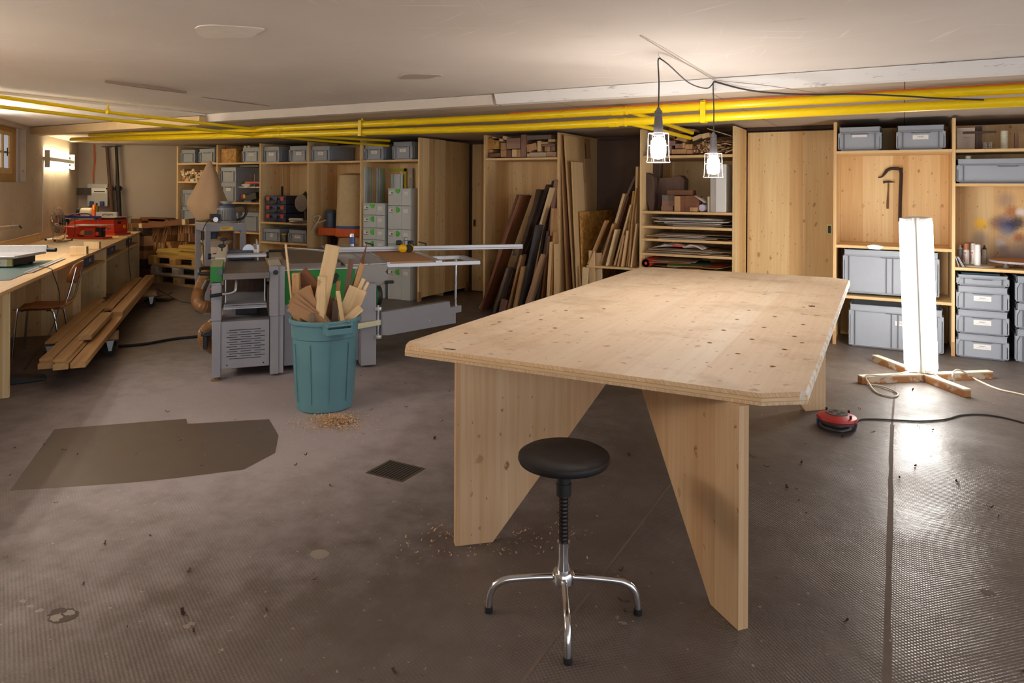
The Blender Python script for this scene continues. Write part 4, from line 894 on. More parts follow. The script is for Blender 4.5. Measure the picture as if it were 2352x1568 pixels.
for (px, py, z, la) in ((248, 256, 2.238, 'thin yellow hanger rod near the window'), (447, 292, 2.2, 'thin yellow hanger rod in front of the chipboard box')):
    p = atz(px, py, z); m = MB(); m.cyl((p.x, p.y, z), (p.x, p.y, CEIL-.02), .009, n=8); m.cyl((p.x, p.y-.012, z), (p.x, p.y+.012, z), .024, n=12); tag(m.build('pipe_hanger', YELLOW, None, True), la, 'bracket')
pipe('gas_pipe', [pl(600, za), aty(740, 315, 6.5), aty(895, 323, 7.6)], .016, 'upper thin yellow branch pipe reaching over the crates')
pipe('gas_pipe', [pl(600, zb2), aty(700, 320, 6.4), aty(893, 335, 7.72)], .016, 'lower thin yellow branch pipe reaching over the crates')
pipe('gas_pipe', [pl(1440, za), aty(1590, 305, 7.5)], .02, 'upper short yellow branch pipe behind the first lamp')
pipe('gas_pipe', [pl(1437, zb2), aty(1585, 317, 7.5)], .02, 'lower short yellow branch pipe behind the first lamp')
m = MB(); m.tube([Vector(pl(px, za))+Vector((0, -.012, .034)) for px in (1173, 1410, 1837, 2352, 2480)], .006, 6); tag(m.build('orange_cable', ORC, None, True), 'orange cable lying along the upper yellow pipe', 'cable')

# ------------------------------------------------------------------ twin tube lamps on the left wall
TUBE_W = emis('wall_tube_glow', (1, .95, .87, 1), E_TUBE); TUBE_Y = emis('old_wall_tube_glow', (1, .86, .56, 1), E_TUBE*.38)
def walllamp(s0, s1, z, label, tube=None):
    c = sn((s0+s1)/2, WN, z); L = s1-s0
    t = thing('wall_tube_lamp', label, 'lamp', c, ANG_W-PI/2, 'twin tube lamps on the left wall')   # local x towards the room's camera end, -y into the room
    t.rotation_euler.z = math.atan2(-E2.y, -E2.x)
    sgn = 1 if (Matrix.Rotation(t.rotation_euler.z, 3, 'Z') @ Vector((0, 1, 0))).dot(E1) > 0 else -1
    MB().box(-L/2, min(0, sgn*.07), -.03, L/2, max(0, sgn*.07), .03).build('batten', BATTEN, t, bevel=.006)
    for x in (-L/2, L/2): MB().cbox((x, sgn*.05, 0), (.03, .06, .24)).build('tube_holder', plain('holder', rgb(186, 176, 150), .5), t, bevel=.006)
    for z_ in (-.09, .09): m = MB(); m.cyl((-L/2+.015, sgn*.06, z_), (L/2-.015, sgn*.06, z_), .016, n=12); m.build('tube', tube or TUBE_W, t, True)
    m = MB(); m.tube([(L/2+.01, sgn*.008, -.02), (L/2+.03, sgn*.006, -.2), (L/2+.03, sgn*.006, .9-z)], .005, 6); m.build('cable', WHITE, t, True)
walllamp(11.43, 12.98, 1.915, 'bright twin tube lamp on the left wall above the red machines', TUBE_Y)
walllamp(7.2, 8.75, 1.95, 'twin tube lamp on the left wall just outside the picture, nearer the window', emis('wall_tube_glow_soft', (1, .95, .87, 1), E_TUBE*.7))
walllamp(3.0, 4.55, 1.95, 'twin tube lamp on the left wall outside the picture, beside the viewer')

# ------------------------------------------------------------------ combination planer and sliding table saw
MO = Vector((-4.78, 3.77, 0))
mc = thing('combination_machine', 'grey and green combined planer and sliding table saw', 'woodworking machine', MO, ANG_W)
minv = (Matrix.Translation(MO) @ Matrix.Rotation(ANG_W, 4, 'Z')).inverted()
mrot = Matrix.Rotation(ANG_W, 3, 'Z')
def mz(px, py, z): return minv @ atz(px, py, z)
def my(px, py, c):
    d = _ray(px, py); nrm = mrot @ Vector((0, 1, 0)); t = ((MO-CP).dot(nrm)+c)/d.dot(nrm); return minv @ (CP+d*t)
def mp(name, mat, *boxes, bev=.003, smooth=False):
    m = MB()
    for b in boxes: m.box(*b)
    return m.build(name, mat, mc, smooth, bev)
body = mp('base_cabinet', MGREY, (.05, .012, .09, .42, .75, .466))
m = MB()
for i in range(13):
    z = .395-.019*i; x0 = .105+.012*(i % 2 == 0); x1 = .366-.012*(i % 2 == 0)
    segs = ((x0, x1),) if i % 2 == 0 else ((.096, .176), (.202, .282), (.305, .385))
    for a, b in segs: m.box(a, .0095, z-.0022, b, .0125, z+.0022)
for x in (.10, .375): m.lathe([(.006, .009), (.006, .0125)], (x, 0, .118), 10, 'y')
m.build('vent_slots', BLACK, body)
lp = mp('left_post', MGREY, (-.012, 0, .03, .052, .14, .78)); 
mp('post_cover', MGREY, (-.018, -.012, .478, .058, .10, .765), bev=.008)
MB().lathe([(.04, 0), (.04, .008), (.012, .012), (.012, .03)], (.02, .03, 0), 20).build('foot', plain('rusty_foot', rgb(140, 112, 84), .7, .4), mc, True)
rc = mp('right_column', MGREY, (.425, 0, .02, .49, .16, .89), (.485, .012, .02, .53, .16, .89))
cvr = mp('column_cover', MGREY, (.418, -.01, .49, .489, .12, .897), (.487, .004, .49, .538, .12, .894), bev=.006)
MB().lathe([(0, -.0145), (.020, -.014), (.021, -.009)], (.466, 0, .848), 22, 'y').build('round_cap', BLACK, cvr, True)
m = MB(); m.prism([(-.012, .785), (-.012, .909), (.36, .93), (.36, .785)], -.025, .064, 'x'); gb = m.build('control_box', [MGREEN], mc, bevel=.004)
m = MB(); m.prism([(-.012, .9095), (-.010, .9115), (.36, .9325), (.36, .931)], -.024, .063, 'x'); m.build('dusty_lid', plain('dusty_green', rgb(150, 150, 116), .7, 0, .15, 30), gb)
MB().box(.022, -.0135, .85, .064, -.011, .883).build('display', SLATE, gb)
ga = MB(); ga.prism([(.37, .905), (.37, .945), (1.25, .985), (1.25, .905)], -.005, .078, 'x'); gb2 = ga.build('guard_carrier', MLIGHT, mc, bevel=.004)
for y, s_ in ((.72, 1.0), (1.22, 1.15)):
    z = .955+.04*(y-.37)/.88
    MB().lathe([(.006, z), (.006, z+.03), (.018, z+.03), (.032*s_, z+.04), (.032*s_, z+.055), (.012, z+.062), (0, z+.062)], (.04, y, 0), 14).build('star_knob', BLACK, gb2, True)
m = MB(); m.cyl((-.055, .95, .905), (.43, .95, .905), .022, n=16); m.box(.07, .90, .893, .42, 1.0, .915); m.build('cutter_guard', ALU, mc, True)
for x in (-.07, .43): MB().cyl((x-.012, .95, .905), (x+.012, .95, .905), .028, n=16).build('guard_end', BLACK, mc, True)
mp('infeed_table', CAST, (.066, -.045, .806, .417, .88, .858), bev=.004); mp('outfeed_table', CAST, (.066, 1.0, .80, .417, 1.93, .852), bev=.004)
tt = mp('thickness_table', MGREY, (.075, .0, .572, .398, .82, .603), bev=.003)
MB().box(.074, -.006, .567, .399, 0, .573).build('table_lip', STEEL, tt); MB().box(.08, -.003, .592, .395, .001, .596).build('groove', BLACK, tt)
mp('rear_wall', DARK, (.055, .74, .466, .42, .76, .80)); mp('height_screw', BLACK, (.16, .3, .467, .33, .42, .57))
for x in (.085, .385): mp('support_rod', ALU, (x-.004, .1, .6, x+.004, .108, .81), bev=0)
m = MB(); m.tube(smoothpts([(.165, .0, .808), (.165, -.03, .76), (.158, -.05, .72), (.125, -.055, .703), (.06, -.058, .697)], 6), .0115, 10); ck = m.build('crank', STEEL, mc, True)
m = MB(); m.tube([(.065, -.058, .6975), (-.025, -.06, .686)], .0135, 10); m.build('crank_grip', RUB, ck, True)
m = MB(); m.tube(smoothpts([(-.02, .02, .855), (-.09, .02, .855), (-.105, .03, .862), (-.10, .12, .885), (-.03, .16, .885)], 4), .015, 8); m.build('clamp_handle', BLACK, mc, True)
m = MB(); m.tube([(-.02, .06, .80), (-.055, .04, .80), (-.085, .03, .735)], .010, 8); m.build('lock_lever', plain('lever_grey', rgb(90, 90, 100), .5), mc, True)
MB().lathe([(0, -.03), (.012, -.028), (.014, -.02)], (0, .05, .725), 12, 'x').build('stop_button', RED, mc, True)
HOSE = plain('amber_hose', rgb(150, 106, 64), .35, 0, .1, 50)
def hose(pts, r, par, nm='suction_hose', sub=9):
    p = smoothpts(pts, sub); m = MB(); m.tube(p, r, 16, rib=.10); return m.build(nm, HOSE, par, True)
hp = [my(484, 612, .25), my(470, 640, .25), my(458, 668, .25), my(454, 690, .2), my(466, 703, .15), my(500, 704, .3)]
hose(hp, .046, mc, sub=18)
hp = [my(520, 735, .35), my(490, 745, .2), my(471, 762, .2), my(472, 785, .25), my(490, 800, .35)]
hose(hp, .046, mc, sub=16)
cb = MB(); a = my(480, 770, .05); cb.box(a.x-.06, .05, a.z-.005, .0, .16, a.z+.012); cb.prism([(a.x-.05, a.z+.01), (-.01, a.z+.01), (-.01, a.z+.05)], .06, .14, 'y'); cbo = cb.build('wheel_bracket', BLACK, mc, bevel=.003)
for q in (.065, .125): MB().box(a.x-.045, q, a.z-.115, a.x-.01, q+.02, a.z-.003).build('wheel_fork', BLACK, cbo, bevel=.008)
# saw half
sb = mp('saw_body', MGREY, (.54, .12, .05, 1.16, .95, .565)); 
gp = MB(); gp.box(.54, .10, .565, 1.12, .95, .845); gpo = gp.build('green_panel', MGREEN, mc, bevel=.003)
m = MB(); m.lathe([(0, .0965), (.035, .097), (.036, .101)], (.615, 0, .745), 20, 'y'); m.prism([(.93, .72), (.935, .80), (.965, .815), (.985, .79), (.96, .73)], .098, .1005); m.prism([(.71, .68), (.76, .70), (.76, .73), (.71, .73)], .098, .1005); m.build('panel_openings', BLACK, gpo)
mp('panel_trim', ALU, (.54, .095, .845, 1.14, .96, .856), bev=.002)
mp('right_post', MGREY, (1.16, .02, .02, 1.29, .16, .72), (1.0, .2, .03, 1.12, .8, .06), bev=.005)
mp('saw_table', CAST, (.59, .26, .838, 1.02, 1.86, .888), bev=.004)
mp('table_joint', MLIGHT, (.43, .16, .858, .53, 1.0, .868), (.44, 1.0, .86, .56, 1.9, .872), bev=.003)
mp('fence_handle', BLACK, (.45, 1.25, .90, .60, 1.29, .925), bev=.01)
pr = MB(); pr.prism([(1.05, .70), (1.05, .868), (1.40, .868), (1.42, .84), (1.39, .80), (1.42, .765), (1.40, .70), (1.32, .68), (1.14, .68)], .14, 2.3, 'y'); pr.build('sliding_carriage', plain('cast_alloy', rgb(150, 146, 142), .5, .4, .12, 12), mc, bevel=.004)
mp('carriage_top', ALU, (1.045, .16, .868, 1.245, 2.3, .874), (1.255, .16, .868, 1.40, 2.3, .874), bev=.001)
mp('clamp_knob', BLACK, (1.38, .10, .70, 1.46, .14, .725), bev=.01)
ot = mp('outrigger_frame', ALU, (1.40, .14, .835, 2.27, .18, .872), (1.40, .66, .835, 2.27, .70, .872), (2.22, .18, .835, 2.27, .70, .872), (1.86, .18, .84, 1.9, .7, .872), bev=.004)
MB().box(2.268, .135, .832, 2.276, .185, .875).build('end_plug', BLACK, ot)
pn = mp('outrigger_panel', MDF, (1.43, .16, .862, 1.84, 1.2, .885), bev=.002)
MB().box(1.40, .14, .872, 1.43, 1.25, .884).build('edge_rail', STEEL, pn); MB().box(1.84, .13, .866, 1.90, 1.25, .886).build('edge_rail', ALU, pn)
fa = mz(772, 579, .89); fb = mz(1200, 571, .89); fd = (fb-fa).normalized()
m = MB(); m.obox((fa+fb)/2+Vector((0, 0, .026)), fd, (-fd.y, fd.x, 0), ((fb-fa).length, .035, .05)); fo = m.build('crosscut_fence', ALU, mc, bevel=.003)
nf = Vector((fd.y, -fd.x, 0)); m = MB(); m.obox((fa+fb)/2+nf*.0178+Vector((0, 0, .02)), fd, (-fd.y, fd.x, 0), ((fb-fa).length, .001, .005)); m.build('fence_groove', plain('dark_groove', rgb(120, 120, 124), .5, .3), fo)
for px in (843, 955):
    q = mz(px, 553, .93); q = fa+fd*((q-fa).dot(fd)); m = MB(); m.obox(q+Vector((0, 0, .06)), fd, (0, 0, 1), (.016, .03, .016)); m.obox(q-fd*.035+Vector((0, 0, .08)), fd+Vector((0, 0, -.25)), (0, 1, 0), (.09, .014, .014)); m.build('clamp_lever', BLACK, fo, bevel=.004)
q = mz(922, 560, .93); q = fa+fd*((q-fa).dot(fd))
m = MB(); m.obox(q+Vector((0, 0, .085)), fd, (0, 0, 1), (.03, .11, .05)); st_ = m.build('flip_stop', plain('stop_alloy', rgb(170, 170, 176), .4, .4), fo, bevel=.008)
m = MB(); m.obox(q-fd*.07+Vector((0, 0, .085)), fd, (0, 0, 1), (.06, .05, .05)); m.obox(q+fd*.05+Vector((0, 0, .08)), fd, (0, 0, 1), (.06, .05, .05)); m.build('stop_knob', BLACK, st_, bevel=.012)
q = fb-fd*.09; m = MB(); m.cyl(q+Vector((0, 0, -.005)), q+Vector((0, 0, -.055)), .009, n=8); m.cyl(q+Vector((0, 0, -.055)), q+Vector((0, 0, -.07)), .018, n=10); m.build('fence_screw', BLACK, fo, True)
m = MB(); m.prism([(1.03, 1.35), (1.10, 1.25), (.62, 1.9)], .892, .90, 'z'); m.build('blade_cover', STEEL, mc)
m = MB(); m.lathe([(.0, 0), (.085, .0), (.085, .03), (.07, .04), (0, .045)], (1.31, .13, .60), 26, 'x'); hw_ = m.build('handwheel', BLACK, mc, True); MB().lathe([(.082, -.012), (.088, -.006), (.086, .0)], (1.31, .13, .60), 26, 'x').build('green_rim', MGREEN, hw_, True)
# swinging support arm
ad = Vector((.877, .48, 0)).normalized(); h0 = Vector((1.315, .03, 0))
def ap(px, py):     # pixel on the upright plane of the arm
    nrm = mrot @ Vector((-ad.y, ad.x, 0)); w0 = MO+mrot @ h0; d = _ray(px, py); t = (w0-CP).dot(nrm)/d.dot(nrm); q = minv @ (CP+d*t); return (q-h0).dot(ad), q.z
m = MB(); ps = [ap(*q) for q in ((873, 716), (1028, 691), (1030, 706), (1055, 700), (1055, 715), (1042, 718), (1042, 741), (888, 769), (874, 769))]
n_ = Vector((-ad.y, ad.x, 0)); vs = [tuple(h0+ad*u+Vector((0, 0, z))+n_*o) for o in (-.03, .03) for u, z in ps]; k = len(ps)
m.add(vs, [tuple(range(k)), tuple(range(2*k-1, k-1, -1))]+[(i, k+i, k+(i+1) % k, (i+1) % k) for i in range(k)]); arm = m.build('support_arm', MGREY, mc, bevel=.003)
for px, py in ((1010, 704), (972, 733), (980, 735), (1038, 723)):
    u, z = ap(px, py); c = h0+ad*u+Vector((0, 0, z))-n_*.0305; MB().cyl(c, c-n_*.006, .007, n=10).build('bolt', STEEL, arm, True)
m = MB(); u0, z0 = ap(818, 746); u1, z1 = ap(880, 741); m.obox(h0+ad*((u0+u1)/2-.1)+Vector((0, 0, (z0+z1)/2)), ad, n_, (u1-u0+.2, .03, .045)); m.build('telescopic_tube', plain('zinc_yellow', rgb(196, 194, 166), .4, .5), arm)
for zz in (ap(872, 708)[1], ap(872, 772)[1]):
    m = MB(); m.lathe([(.034, -.014), (.036, 0), (.034, .014)], (h0.x-.01, h0.y, zz), 20); m.build('hinge_ring', ALU, mc, True)
MB().cyl((h0.x-.01, h0.y, ap(872, 775)[1]), (h0.x-.01, h0.y, ap(872, 700)[1]), .014, n=12).build('hinge_pin', STEEL, mc, True)
u, z = ap(1046, 704); c0 = h0+ad*u+Vector((0, 0, z)); m = MB(); m.cyl(c0, (c0.x, c0.y, .70), .013, n=12); m.cyl((c0.x, c0.y, .70), (c0.x, c0.y, .86), .018, n=12); m.cyl(c0-Vector((0, 0, .005)), c0+Vector((0, 0, .02)), .02, n=12); m.build('support_pole', STEEL, mc, True)
# planer fence with its carrier
a = mz(556, 573, .852)
m = MB(); m.box(a.x-.12, 1.05, .853, a.x+.10, 1.17, .945); fc = m.build('fence_carrier', SLATE, mc, bevel=.008)
m = MB(); m.prism([(a.x+.02, .94)]+[(a.x+.06+.055*math.cos(t), .93+.07*math.sin(t)) for t in [PI*(1-i/10) for i in range(11)]]+[(a.x+.11, .94)], 1.06, 1.10); m.build('angle_scale', STEEL, fc)
m = MB(); m.cyl((a.x-.25, 1.11, .90), (a.x-.12, 1.11, .90), .022, n=12); m.build('fence_lever', BLACK, fc, True)
m = MB(); m.box(a.x+.135, .98, .853, a.x+.15, 1.75, 1.0); m.box(a.x+.105, 1.02, .90, a.x+.135, 1.7, .955); m.build('planer_fence', ALU, fc, bevel=.002)

# ear muffs on the outrigger panel and a drink can on the fence
q = MO+mrot @ mz(925, 581, .885); em = thing('ear_muffs', 'yellow ear muffs lying against the saw fence', 'ear muffs', (q.x, q.y, .886), ANG_W-math.radians(12))
for x, s_ in ((0, 1), (.07, 1)):
    m = MB(); m.lathe([(0, -.028), (.03, -.026), (.046, -.012), (.05, .006), (.047, .012)], (0, 0, 0), 26, 'y')
    o = m.build('ear_cup', YELP, em, True); o.scale = (.9, 1, .88) ; o.location = (x, -.01 if x == 0 else .02, .045); o.rotation_euler.z = 0 if x == 0 else PI*.86
    m = MB(); m.lathe([(.042, .012), (.048, .018), (.044, .03), (.02, .03), (0, .028)], (0, 0, 0), 24, 'y'); m.build('cushion', BLACK, o, True)
m = MB(); m.tube(smoothpts([(.0, .0, .085), (.0, .05, .11), (.04, .09, .12), (.08, .06, .1), (.075, .03, .08)], 5), .003, 6); m.build('headband', BLACK, em, True)
q = aty(806, 560, 5.72); fq = fa+fd*((minv @ q-fa).dot(fd)); wq = MO+mrot @ fq
cn = thing('drink_can', 'slim blue and silver drink can standing on the saw fence', 'can', (wq.x, wq.y, .942), 0)
m = MB(); m.lathe([(.02, 0), (.026, .006), (.0265, .118), (.022, .13), (.0225, .134), (.0, .131)], n=24); m.build('can_body', STEEL, cn, True); m = MB(); m.lathe([(.0267, .03), (.0268, .1)], n=24); m.build('blue_print', plain('can_blue', rgb(70, 88, 150), .3, .3, .3, 40), cn, True)

# ------------------------------------------------------------------ grey machine stand with motor, and the cloth-covered drill
SO = Vector((-7.38, 5.62, 0)); ANG_S = ANG_W+math.radians(14); sinv = (Matrix.Translation(SO) @ Matrix.Rotation(ANG_S, 4, 'Z')).inverted(); srot = Matrix.Rotation(ANG_S, 3, 'Z')
def sp_(px, py, c=0):
    nrm = srot @ Vector((0, 1, 0)); d = _ray(px, py); t = ((SO-CP).dot(nrm)+c)/d.dot(nrm); return sinv @ (CP+d*t)
z1 = sp_(520, 514).z; z0 = sp_(520, 531).z; xl = sp_(472, 520).x; xr = sp_(565, 520).x
sd = thing('machine_stand', 'grey sheet-metal machine stand with an upright motor, behind the planer', 'machine', SO, ANG_S)
m = MB(); m.box(xl, 0, z0, xr, .62, z1); tp = m.build('table_box', MGREY, sd, bevel=.004); MB().box(xl+.001, .002, z1, xr-.001, .618, z1+.004).build('table_plate', MLIGHT, tp)
a = sp_(506, 521); b = sp_(535, 530); MB().box(a.x, -.002, b.z+.01, b.x, 0, a.z-.0).build('warning_plate', plain('warning_yellow', rgb(240, 196, 30), .4), tp)
m = MB()
for i in range(3): m.box(a.x+.01, -.003, a.z-.012-.009*i, b.x-.03-.02*i, -.002, a.z-.008-.009*i)
m.build('warning_print', INK, tp)
for x, y in ((xl, 0), (xr-.06, 0), (xl, .56), (xr-.06, .56)): MB().box(x, y, 0, x+.06, y+.06, z0).build('leg', MGREY, sd, bevel=.003)
mcx = sp_(520, 500, .25).x; zt = z1+.005; mh = sp_(520, 470, .25).z-zt
m = MB(); m.lathe([(.13, zt), (.13, zt+.02), (.10, zt+.03), (.105, zt+.04), (.105, zt+mh*.8), (.09, zt+mh*.95), (.05, zt+mh), (0, zt+mh)], (mcx, .25, 0), 26)
mt = m.build('motor', plain('motor_grey', rgb(138, 138, 142), .5, 0), sd, True)
m = MB()
for i in range(22):
    t = 2*PI*i/22; m.obox((mcx+.108*math.cos(t), .25+.108*math.sin(t), zt+mh*.42), (math.cos(t), math.sin(t), 0), (-math.sin(t), math.cos(t), 0), (.012, .006, mh*.6))
m.build('cooling_fins', plain('motor_grey_dark', rgb(112, 112, 118), .5, 0), mt)
m = MB(); m.lathe([(.108, zt+mh*.84), (.098, zt+mh*.96), (.05, zt+mh*1.015)], (mcx, .25, 0), 26); m.build('motor_cap', SLATE, mt, True)
m = MB(); m.lathe([(.035, zt+mh), (.07, zt+mh*1.12), (.085, zt+mh*1.2)], (mcx, .25, 0), 22); m.build('funnel', plain('clear_plastic_funnel', rgb(206, 200, 190), .25), mt, True)
m = MB(); m.tube(smoothpts([(mcx+.10, .25, zt+mh*.92), (mcx+.2, .24, zt+mh*.95), (mcx+.24, .24, zt+mh*.6), (mcx+.2, .24, zt+mh*.25), (mcx+.12, .25, zt+mh*.12)], 6), .015, 10); m.build('bent_pipe', BLACK, mt, True)
MB().box(mcx-.2, .16, zt+mh*.25, mcx-.1, .26, zt+mh*.5).build('switch_box', BLACK, mt, bevel=.006)
m = MB(); m.cyl((mcx-.15, .14, zt+mh*.2), (mcx-.15, .17, zt+mh*.2), .03, n=14); m.build('adjuster', STEEL, mt, True)
hc = (mcx, .3, 0); m = MB(); m.tube([(mcx, .3, z0-.02*i) for i in range(16)], .09, 18, rib=.08); m.build('amber_hose', HOSE, sd, True)
m = MB(); m.tube(smoothpts([(mcx-.2, .1, zt+mh*.3), (mcx-.28, .0, zt+.02), (mcx-.33, -.02, z0), (mcx-.32, -.02, .75), (mcx-.31, -.02, .35)], 6), .006, 6); m.build('cable', CABLE, sd, True)
random.seed(2)
# collecting bag under the stand
m = MB(); rings = []
for i in range(8):
    z = .32+.55*i/7; r = .17+.03*math.sin(i*1.9)
    rings.append([(xl+.20+r*1.0*math.cos(2*PI*k/20)*(1+.05*math.sin(5*k+i)), .32+r*math.sin(2*PI*k/20), z) for k in range(20)])
m.add([p for r in rings for p in r], [(i*20+k, i*20+(k+1) % 20, (i+1)*20+(k+1) % 20, (i+1)*20+k) for i in range(7) for k in range(20)]+[tuple(range(19, -1, -1)), tuple(range(140, 160))]); m.build('collecting_bag', plain('bag_cloth', rgb(200, 182, 162), .8), sd, True)
# cloth cover
cvx = SO+srot @ Vector((xl+.02, .62, 0)); nrm = srot @ Vector((0, 1, 0))
def cl_(px, py): d = _ray(px, py); t = (cvx-CP).dot(nrm)/d.dot(nrm); return sinv @ (CP+d*t)
tipp = cl_(481, 368); levels = [(368, 480, 482.5), (378, 474, 490), (400, 463, 500), (425, 450, 508), (448, 438, 516), (467, 426, 524), (480, 432, 532), (492, 441, 540), (502, 449, 543), (507, 455, 541)]
m = MB(); N_ = 36; vs = []
for j, (py, xa, xb) in enumerate(levels):
    A_ = cl_(xa, py); B_ = cl_(xb, py); cx = (A_.x+B_.x)/2; rx = (B_.x-A_.x)/2; ry = min(rx*.8, .30); amp = .085*min(1, j/5)
    for k in range(N_):
        t = 2*PI*k/N_; f = 1+amp*math.sin(5*t+.6+.2*j)+amp*.5*math.sin(9*t+j*.25)*(j > 6)
        vs.append((cx+rx*math.cos(t)*(1 if abs(math.cos(t)) > .98 else f), .62+ry*math.sin(t)*f, A_.z+(.015*math.sin(3*t+1) if j > 7 else 0)))
nl = len(levels); m.add(vs, [(i*N_+k, i*N_+(k+1) % N_, (i+1)*N_+(k+1) % N_, (i+1)*N_+k) for i in range(nl-1) for k in range(N_)]+[tuple(range(N_)), tuple(range((nl-1)*N_, nl*N_))])
o = m.build('cloth_cover', plain('tan_cloth', rgb(190, 158, 122), .85, 0, .06, 18), None, True, loc=SO, rotz=ANG_S); tag(o, 'tan cloth draped to a point over a drill behind the grey stand', 'cover')
sbm = o.modifiers.new('sub', 'SUBSURF'); sbm.levels = 2; sbm.render_levels = 2
q = SO+srot @ Vector((cl_(495, 500).x, .70, 0)); t = thing('drill_pedestal', 'dark pedestal carrying the cloth-covered drill', 'machine', q, ANG_S)
MB().lathe([(.18, 0), (.18, .03), (.045, .06), (.045, levels and cl_(480, 507).z+.3), (0, cl_(480, 507).z+.3)], n=20).build('column', SLATE, t, True)

# ------------------------------------------------------------------ long workbench on the left wall
BEN = lambda name, label, cat: thing(name, label, cat, (0, 0, 0), ANG_W)        # local x = n, local y = s
PLYW = wood('birch_top', rgb(226, 192, 142), rgb(206, 166, 114), 'Y', .5, .06, .15, .5, stain=.15)
WNY = W_Z
wt = BEN('worktop', 'long pale wooden worktop along the left wall under the window', 'worktop')
m = MB(); m.box(-2.585, 3.6, .772, -1.585, 12.99, .80); m.build('board', PLYW, wt, bevel=.002)
m = MB(); m.box(-2.59, 3.6, .80, -2.56, 11.15, .905); m.build('upstand', W_Y, wt)
MB().box(-1.587, 3.6, .772, -1.584, 12.99, .799).build('front_edge', wood('edge_y', rgb(222, 184, 130), rgb(190, 146, 92), 'Y', .011, .14, 0), wt)
div = [6.12, 8.53, 10.0, 11.53, 12.955]
names = ('with the chair in front', 'nearest beyond the chair', 'second beyond the chair', 'farthest, at the bench end')
for k in range(4):
    un = BEN('bench_unit', 'spruce bay under the long bench, '+names[k], 'bench')
    y0, y1 = div[k], div[k+1]
    MB().box(-2.56, y0, 0, -1.6, y0+.03, .77).build('side_panel', W_Z, un)
    if k == 3: MB().box(-2.56, y1, 0, -1.6, y1+.03, .77).build('side_panel', W_Z, un)
    MB().box(-2.56, y0+.03, .05, -2.54, y1, .77).build('back_panel', W_Z, un)
    if k > 0: MB().box(-2.5, y0+.03, .60, -1.61, y1, .627).build('shelf', W_Y, un)
    else: MB().box(-2.3, y0+.03, .16, -2.28, y1, .768).build('front_board', W_Z, un)
BINM = crate_mesh(.40, .5, .125)
bi = 0; bl = ('first', 'second', 'third', 'fourth', 'fifth', 'sixth')
for (ya, yb) in ((8.58, 10.0), (10.05, 11.53), (11.58, 12.95)):
    for q in (ya+.24, ya+.24+.47):
        o = bpy.data.objects.new('storage_bin', BINM.copy()); COL.objects.link(o); o.data.materials[0] = CRATE_D; c = sn(q+(.12 if bi % 2 else 0), -1.66, .628); o.location = c; o.rotation_euler.z = ANG_W+PI/2
        tag(o, bl[bi]+' blue-grey bin from the chair under the long worktop', 'bin', 'blue-grey bins under the worktop'); bi += 1
        paper(.05, .045, o, (0, .0115, .06), None, True)
for s0, la in ((8.78, 'nearer'), (9.51, 'farther')):
    o = MB().box(-.085, -.055, 0, .075, .055, .085).build('wood_block', PINE, None, bevel=.002); c = sn(s0+.06, -1.67, .801); o.location = c; o.rotation_euler.z = ANG_W; tag(o, la+' pale wood block at the front edge of the long worktop', 'wood block', 'blocks on the worktop')

# desk fan
fp = sn(11.13, -2.36, .80); t = thing('desk_fan', 'chromed wire desk fan on the long worktop', 'fan', fp, ANG_W+math.radians(-58))
R = .20; zc = .255
m = MB()
for k in range(30):
    a = 2*PI*k/30; pts = []
    for i in range(9):
        u = i/8*PI; r = R*math.sin(u)*.98+.004; pts.append((r*math.cos(a), -.055*math.cos(u), zc+r*math.sin(a)))
    m.tube(pts, .002, 4)
for r, y in ((R, 0), (R*.96, .02), (R*.96, -.02), (R*.7, .04), (R*.7, -.04), (R*.35, -.053)): m.tube([(r*math.cos(2*PI*k/32), y, zc+r*math.sin(2*PI*k/32)) for k in range(32)], .0026, 5, closed=True)
cg = m.build('wire_guard', plain('chrome_wire', rgb(190, 182, 168), .3, .8), t, True)
m = MB()
for k in range(3):
    a = 2*PI*k/3; c, s_ = math.cos(a), math.sin(a); c2, s2 = math.cos(a+.8), math.sin(a+.8)
    m.add([(.03*c, -.01, zc+.03*s_), (.165*c, -.02, zc+.165*s_), (.165*c2, .02, zc+.165*s2), (.03*c2, .012, zc+.03*s2)], [(0, 1, 2, 3)])
sl = m.build('blades', plain('fan_blade', rgb(150, 140, 124), .35, .6), t); so_ = sl.modifiers.new('s', 'SOLIDIFY'); so_.thickness = .002
MB().cyl((0, .03, zc), (0, .13, zc), .055, .045, 18).build('motor', BLACK, t, True)
m = MB(); m.tube(smoothpts([(-.21, .03, zc), (-.2, .03, .12), (-.14, .0, .012), (.14, .0, .012), (.2, .03, .12), (.21, .03, zc)], 6), .007, 8); m.tube([(-.15, -.09, .012), (-.14, .12, .012)], .007, 8); m.tube([(.15, -.09, .012), (.14, .12, .012)], .007, 8); m.build('stand', CHROME, t, True)
for x, y in ((-.15, -.09), (-.14, .12), (.15, -.09), (.14, .12)): MB().cyl((x, y, 0), (x, y, .02), .013, n=10).build('foot', RUB, t, True)
m = MB(); m.tube(smoothpts([(0, .13, zc-.03), (-.05, .22, .3), (-.02, .22, .12), (.04, .16, .01), (.2, .06, .006), (.32, -.02, .006), (.3, -.12, .006), (.2, -.1, .006)], 6), .004, 6); m.build('cable', CABLE, t, True)

